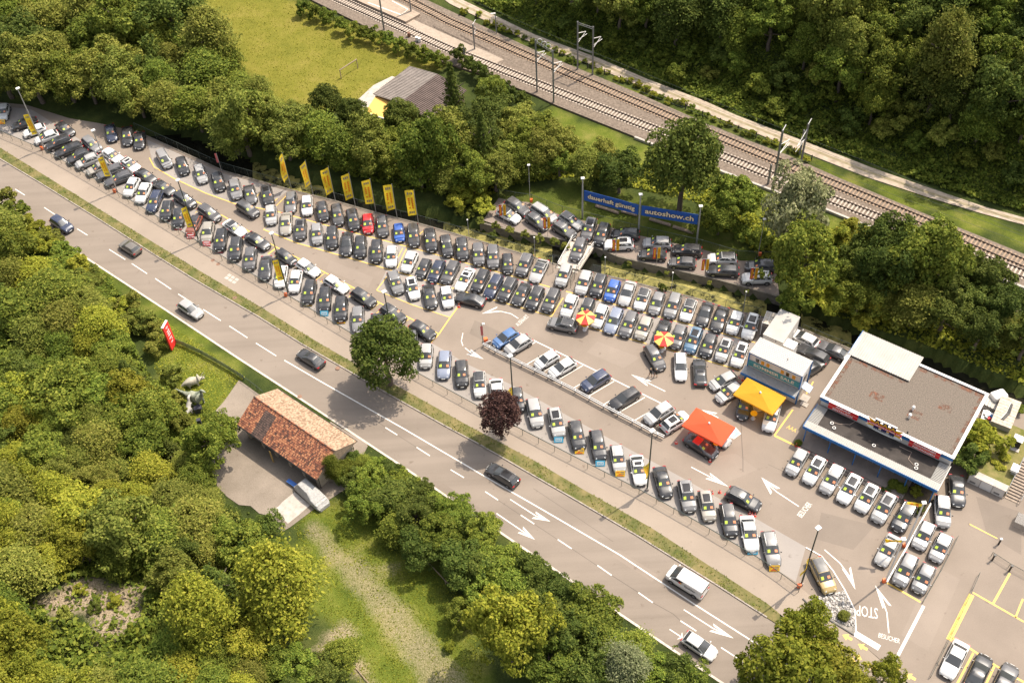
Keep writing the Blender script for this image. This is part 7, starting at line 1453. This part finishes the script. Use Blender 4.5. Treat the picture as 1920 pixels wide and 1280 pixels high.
# ------------------------------------------------------------------ skin-modelled statues and people
def skin(name, verts, edges, rad, m, sub=2, parent=None):
    me = bpy.data.meshes.new(name); me.from_pydata(verts, edges, []); o = bpy.data.objects.new(name, me); COL.objects.link(o)
    md = o.modifiers.new('s', 'SKIN'); md.use_smooth_shade = True; 
    for i, rr in enumerate(rad): me.skin_vertices[0].data[i].radius = rr if isinstance(rr, tuple) else (rr, rr)
    me.skin_vertices[0].data[0].use_root = True; sb_ = o.modifiers.new('u', 'SUBSURF'); sb_.levels = sub; sb_.render_levels = sub
    dg = bpy.context.evaluated_depsgraph_get(); me2 = bpy.data.meshes.new_from_object(o.evaluated_get(dg)); bpy.data.objects.remove(o)
    me2.materials.clear(); me2.materials.append(m); me2.polygons.foreach_set('use_smooth', [True]*len(me2.polygons)); return obj(name, me2, parent)
def heading(p, q): a, b = at(*p, 0), at(*q, 0); return math.atan2(b.y-a.y, b.x-a.x)
M_ST1 = mat('statue_pale', (.36, .33, .26), .7, var=.2, scale=2.5); M_ST2 = mat('statue_green', (.36, .36, .27), .7, col2=(.10, .13, .10), scale=1.2)
# horned quadruped
p = at(363, 722, 0); t = thing('dinosaur_statue', 'pale three horned dinosaur statue on the lawn', 'statue', (p.x, p.y, -.03), heading((355, 722), (385, 712))); S = .78
v = [(-.6, 0, 1.35), (.1, 0, 1.45), (.8, 0, 1.3), (1.25, 0, 1.2), (1.9, 0, 1.15), (2.35, 0, .95), (-1.3, 0, 1.15), (-2.0, 0, .75), (-2.5, 0, .5)]; e = [(0, 1), (1, 2), (2, 3), (3, 4), (4, 5), (0, 6), (6, 7), (7, 8)]; rd = [.68, .72, .58, .40, .36, .14, .42, .2, .06]
for x, s, k in ((.75, 1, 2), (.75, -1, 2), (-.75, 1, 0), (-.75, -1, 0)):
    b = len(v); v += [(x, s*.48, .85), (x+.08, s*.5, .42), (x+.02, s*.5, .10), (x+.2, s*.5, .06)]; e += [(k, b), (b, b+1), (b+1, b+2), (b+2, b+3)]; rd += [.27, .18, .16, .12]
o = skin('body', [(x*S, y*S, z*S) for x, y, z in v], e, [q*S for q in rd], M_ST1, 2, t)
fr = [(1.25*S, math.cos(a)*.78*S, (1.45+math.sin(a)*.75)*S) for a in np.linspace(-.35, math.pi+.35, 13)]; fr2 = [(x+.22*S, y*.5, 1.3*S+(z-1.3*S)*.5) for x, y, z in fr]; n = len(fr); mb = MB(); mb.add(fr+fr2+[(x-.1, y, z) for x, y, z in fr], [(i, i+1, n+i+1, n+i) for i in range(n-1)]+[(n+i, n+i+1, 2*n+i+1, 2*n+i) for i in range(n-1)]+[(2*n+i, 2*n+i+1, i+1, i) for i in range(n-1)], M_ST1); mb.build('neck_frill', t)
for y in (.26, -.26): MB().tube([(1.75*S, y*S, 1.4*S), (2.1*S, y*1.25*S, 1.85*S), (2.5*S, y*1.3*S, 2.1*S)], [.09*S, .06*S, .015], M_ST1, 7).build('horn', t)
MB().tube([(2.2*S, 0, 1.15*S), (2.38*S, 0, 1.4*S)], [.07*S, .015], M_ST1, 7).build('horn', t)
# long necked
p = at(371, 757, 0); t = thing('dinosaur_statue', 'green grey long necked dinosaur statue on the lawn', 'statue', (p.x, p.y, -.03), heading((355, 742), (386, 752))); S = 1.15
v = [(0, 0, 1.55), (.6, 0, 1.6), (1.0, 0, 1.9), (1.25, 0, 2.4), (1.3, 0, 2.95), (1.35, 0, 3.25), (1.7, 0, 3.2), (2.0, 0, 3.05), (-.6, 0, 1.5), (-1.2, 0, 1.45), (-2.0, 0, 1.6), (-2.7, 0, 1.8)]; e = [(0, 1), (1, 2), (2, 3), (3, 4), (4, 5), (5, 6), (6, 7), (0, 8), (8, 9), (9, 10), (10, 11)]; rd = [.58, .50, .28, .18, .16, .17, .16, .08, .48, .30, .14, .04]
for x, s, k in ((.55, 1, 1), (.55, -1, 1), (-.55, 1, 8), (-.55, -1, 8)):
    b = len(v); v += [(x, s*.36, 1.05), (x+.12*s, s*.42, .55), (x+.02, s*.42, .12), (x+.2, s*.44, .07)]; e += [(k, b), (b, b+1), (b+1, b+2), (b+2, b+3)]; rd += [.24, .15, .12, .1]
skin('body', [(x*S, y*S, z*S) for x, y, z in v], e, [q*S for q in rd], M_ST2, 2, t)
# upright pale statue half hidden in the bushes + dark pedestal box
p = at(357, 775, 0); t = thing('dinosaur_statue', 'white upright dinosaur statue half hidden by the bushes', 'statue', (p.x, p.y, -.03), heading((360, 770), (372, 745)))
v = [(0, 0, 1.5), (.5, 0, 1.9), (.9, 0, 2.5), (1.1, 0, 3.0), (1.5, 0, 3.05), (1.9, 0, 2.9), (-.6, 0, 1.3), (-1.4, 0, 1.0), (-2.3, 0, .9), (.75, .3, 2.0), (1.1, .35, 1.8), (.75, -.3, 2.0), (1.1, -.35, 1.8)]; e = [(0, 1), (1, 2), (2, 3), (3, 4), (4, 5), (0, 6), (6, 7), (7, 8), (1, 9), (9, 10), (1, 11), (11, 12)]; rd = [.46, .40, .26, .25, .22, .12, .38, .2, .05, .1, .06, .1, .06]
for s in (1, -1):
    b = len(v); v += [(.1, s*.36, 1.05), (-.1, s*.38, .55), (.05, s*.38, .1), (.35, s*.38, .06)]; e += [(0, b), (b, b+1), (b+1, b+2), (b+2, b+3)]; rd += [.26, .17, .11, .1]
skin('body', [(x*.8, y*.8, z*.8) for x, y, z in v], e, [q*.8 for q in rd], mat('statue_white', (.42, .40, .36), .6, var=.1, scale=2), 2, t)
p = at(372, 768, .3); o = MB().box((p.x, p.y, .45), (1.0, .8, .9), mat('dark_box', (.035, .035, .05), .6), .2).build('display_box'); tag(o, 'dark display box beside the dinosaur statues', 'box')
p = at(374, 792, .3); o = MB().box((p.x, p.y, .5), (.5, .5, 1.0), mat('dark_box', (.035, .035, .05), .6), .2).build('litter_bin'); tag(o, 'dark litter bin at the corner of the statue lawn', 'bin')
# people
def person(px, face, shirt, pants, hair, label, bare=True, stride=.18, long_=False):
    p = at(*px, Z0+.02); t = thing('person', label, 'person', (p.x, p.y, Z0), heading(px, (px[0]+face[0], px[1]+face[1]))); S = 1.0
    v = [(0, 0, .95), (0, 0, 1.12), (.01, 0, 1.34), (0, 0, 1.46), (.01, 0, 1.52), (.03, 0, 1.66), (.02, 0, 1.76)]; e = [(i, i+1) for i in range(6)]; rd = [(.15, .12), (.14, .11), (.17, .12), (.075, .075), (.06, .06), (.095, .11), (.06, .07)]
    for s in (1, -1):
        b = len(v); f = stride*s; v += [(0, s*.1, .88), (f*.5+.03, s*.1, .50), (f-.03, s*.1, .10), (f+.14, s*.11, .045)]; e += [(0, b), (b, b+1), (b+1, b+2), (b+2, b+3)]; rd += [.095, .062, .042, .04]
        b = len(v); v += [(0, s*.21, 1.40), (-f*.5, s*.27, 1.12), (-f*.5+.08, s*.27, .88), (-f*.5+.11, s*.26, .78)]; e += [(2, b), (b, b+1), (b+1, b+2), (b+2, b+3)]; rd += [.06, .045, .035, .035]
    mk = mat('skin_tone', (.42, .24, .16), .6); o = skin('body', v, e, rd, mk, 2, t); me = o.data
    for m_ in (mat('shirt_'+label[:9].replace(' ', '_'), shirt, .8), mat('trousers_'+label[:9].replace(' ', '_'), pants, .8), mat('hair_'+label[:9].replace(' ', '_'), hair, .8), mat('shoe', (.05, .05, .06), .7)): me.materials.append(m_)
    for f in me.polygons:
        c = f.center; z = c.z; arm = abs(c.y) > .185 and z > .7
        if z > 1.70 or (z > 1.6 and c.x < .0): f.material_index = 3
        elif z > 1.47: f.material_index = 0
        elif arm: f.material_index = 1 if z > (1.2 if bare else .85) else 0
        elif z > .95: f.material_index = 1
        elif z > (.50 if bare else .1): f.material_index = 2
        elif z < .09: f.material_index = 4
    for s in (1, -1):
        for k in range(5): f = stride*s; MB().tube([(-f*.5+.11, s*(.26-.012*k+.02), .78), (-f*.5+.12+.02*(k == 4), s*(.26-.012*k+.02), .71+.01*abs(k-2))], [.010, .007], mk, 5).build('finger', t)
    return t
person((1219.5, 705.5), (-8, -8), (.02, .02, .022), (.035, .04, .02), (.5, .36, .2), 'person in black top and dark shorts walking beside the dark SUV')
person((1229.5, 706), (-8, -9), (.02, .26, .68), (.22, .36, .55), (.12, .06, .03), 'person in bright blue shirt and pale shorts walking')
person((1237, 799), (6, -8), (.02, .025, .05), (.02, .022, .035), (.03, .02, .015), 'person in dark clothes standing between two visitor cars', False, .04)
# ------------------------------------------------------------------ labels of look-alikes: count them from the left of the picture
def screen_x(o):
    p = Vector(o.location)
    if p.length < .01 and o.type == 'MESH': p = sum((Vector(c) for c in o.bound_box), Vector())/8
    d = p-Vector((0, 0, CAM_H)); return d.dot(RGT)/d.dot(fwd)
byl = {}
for o in bpy.data.objects:
    if o.parent is None and 'label' in o: byl.setdefault(o['label'], []).append(o)
for L, obs in byl.items():
    if len(obs) > 1:
        for i, o in enumerate(sorted(obs, key=screen_x)): o['label'] = f'{L}, {ordw(i)} from left'
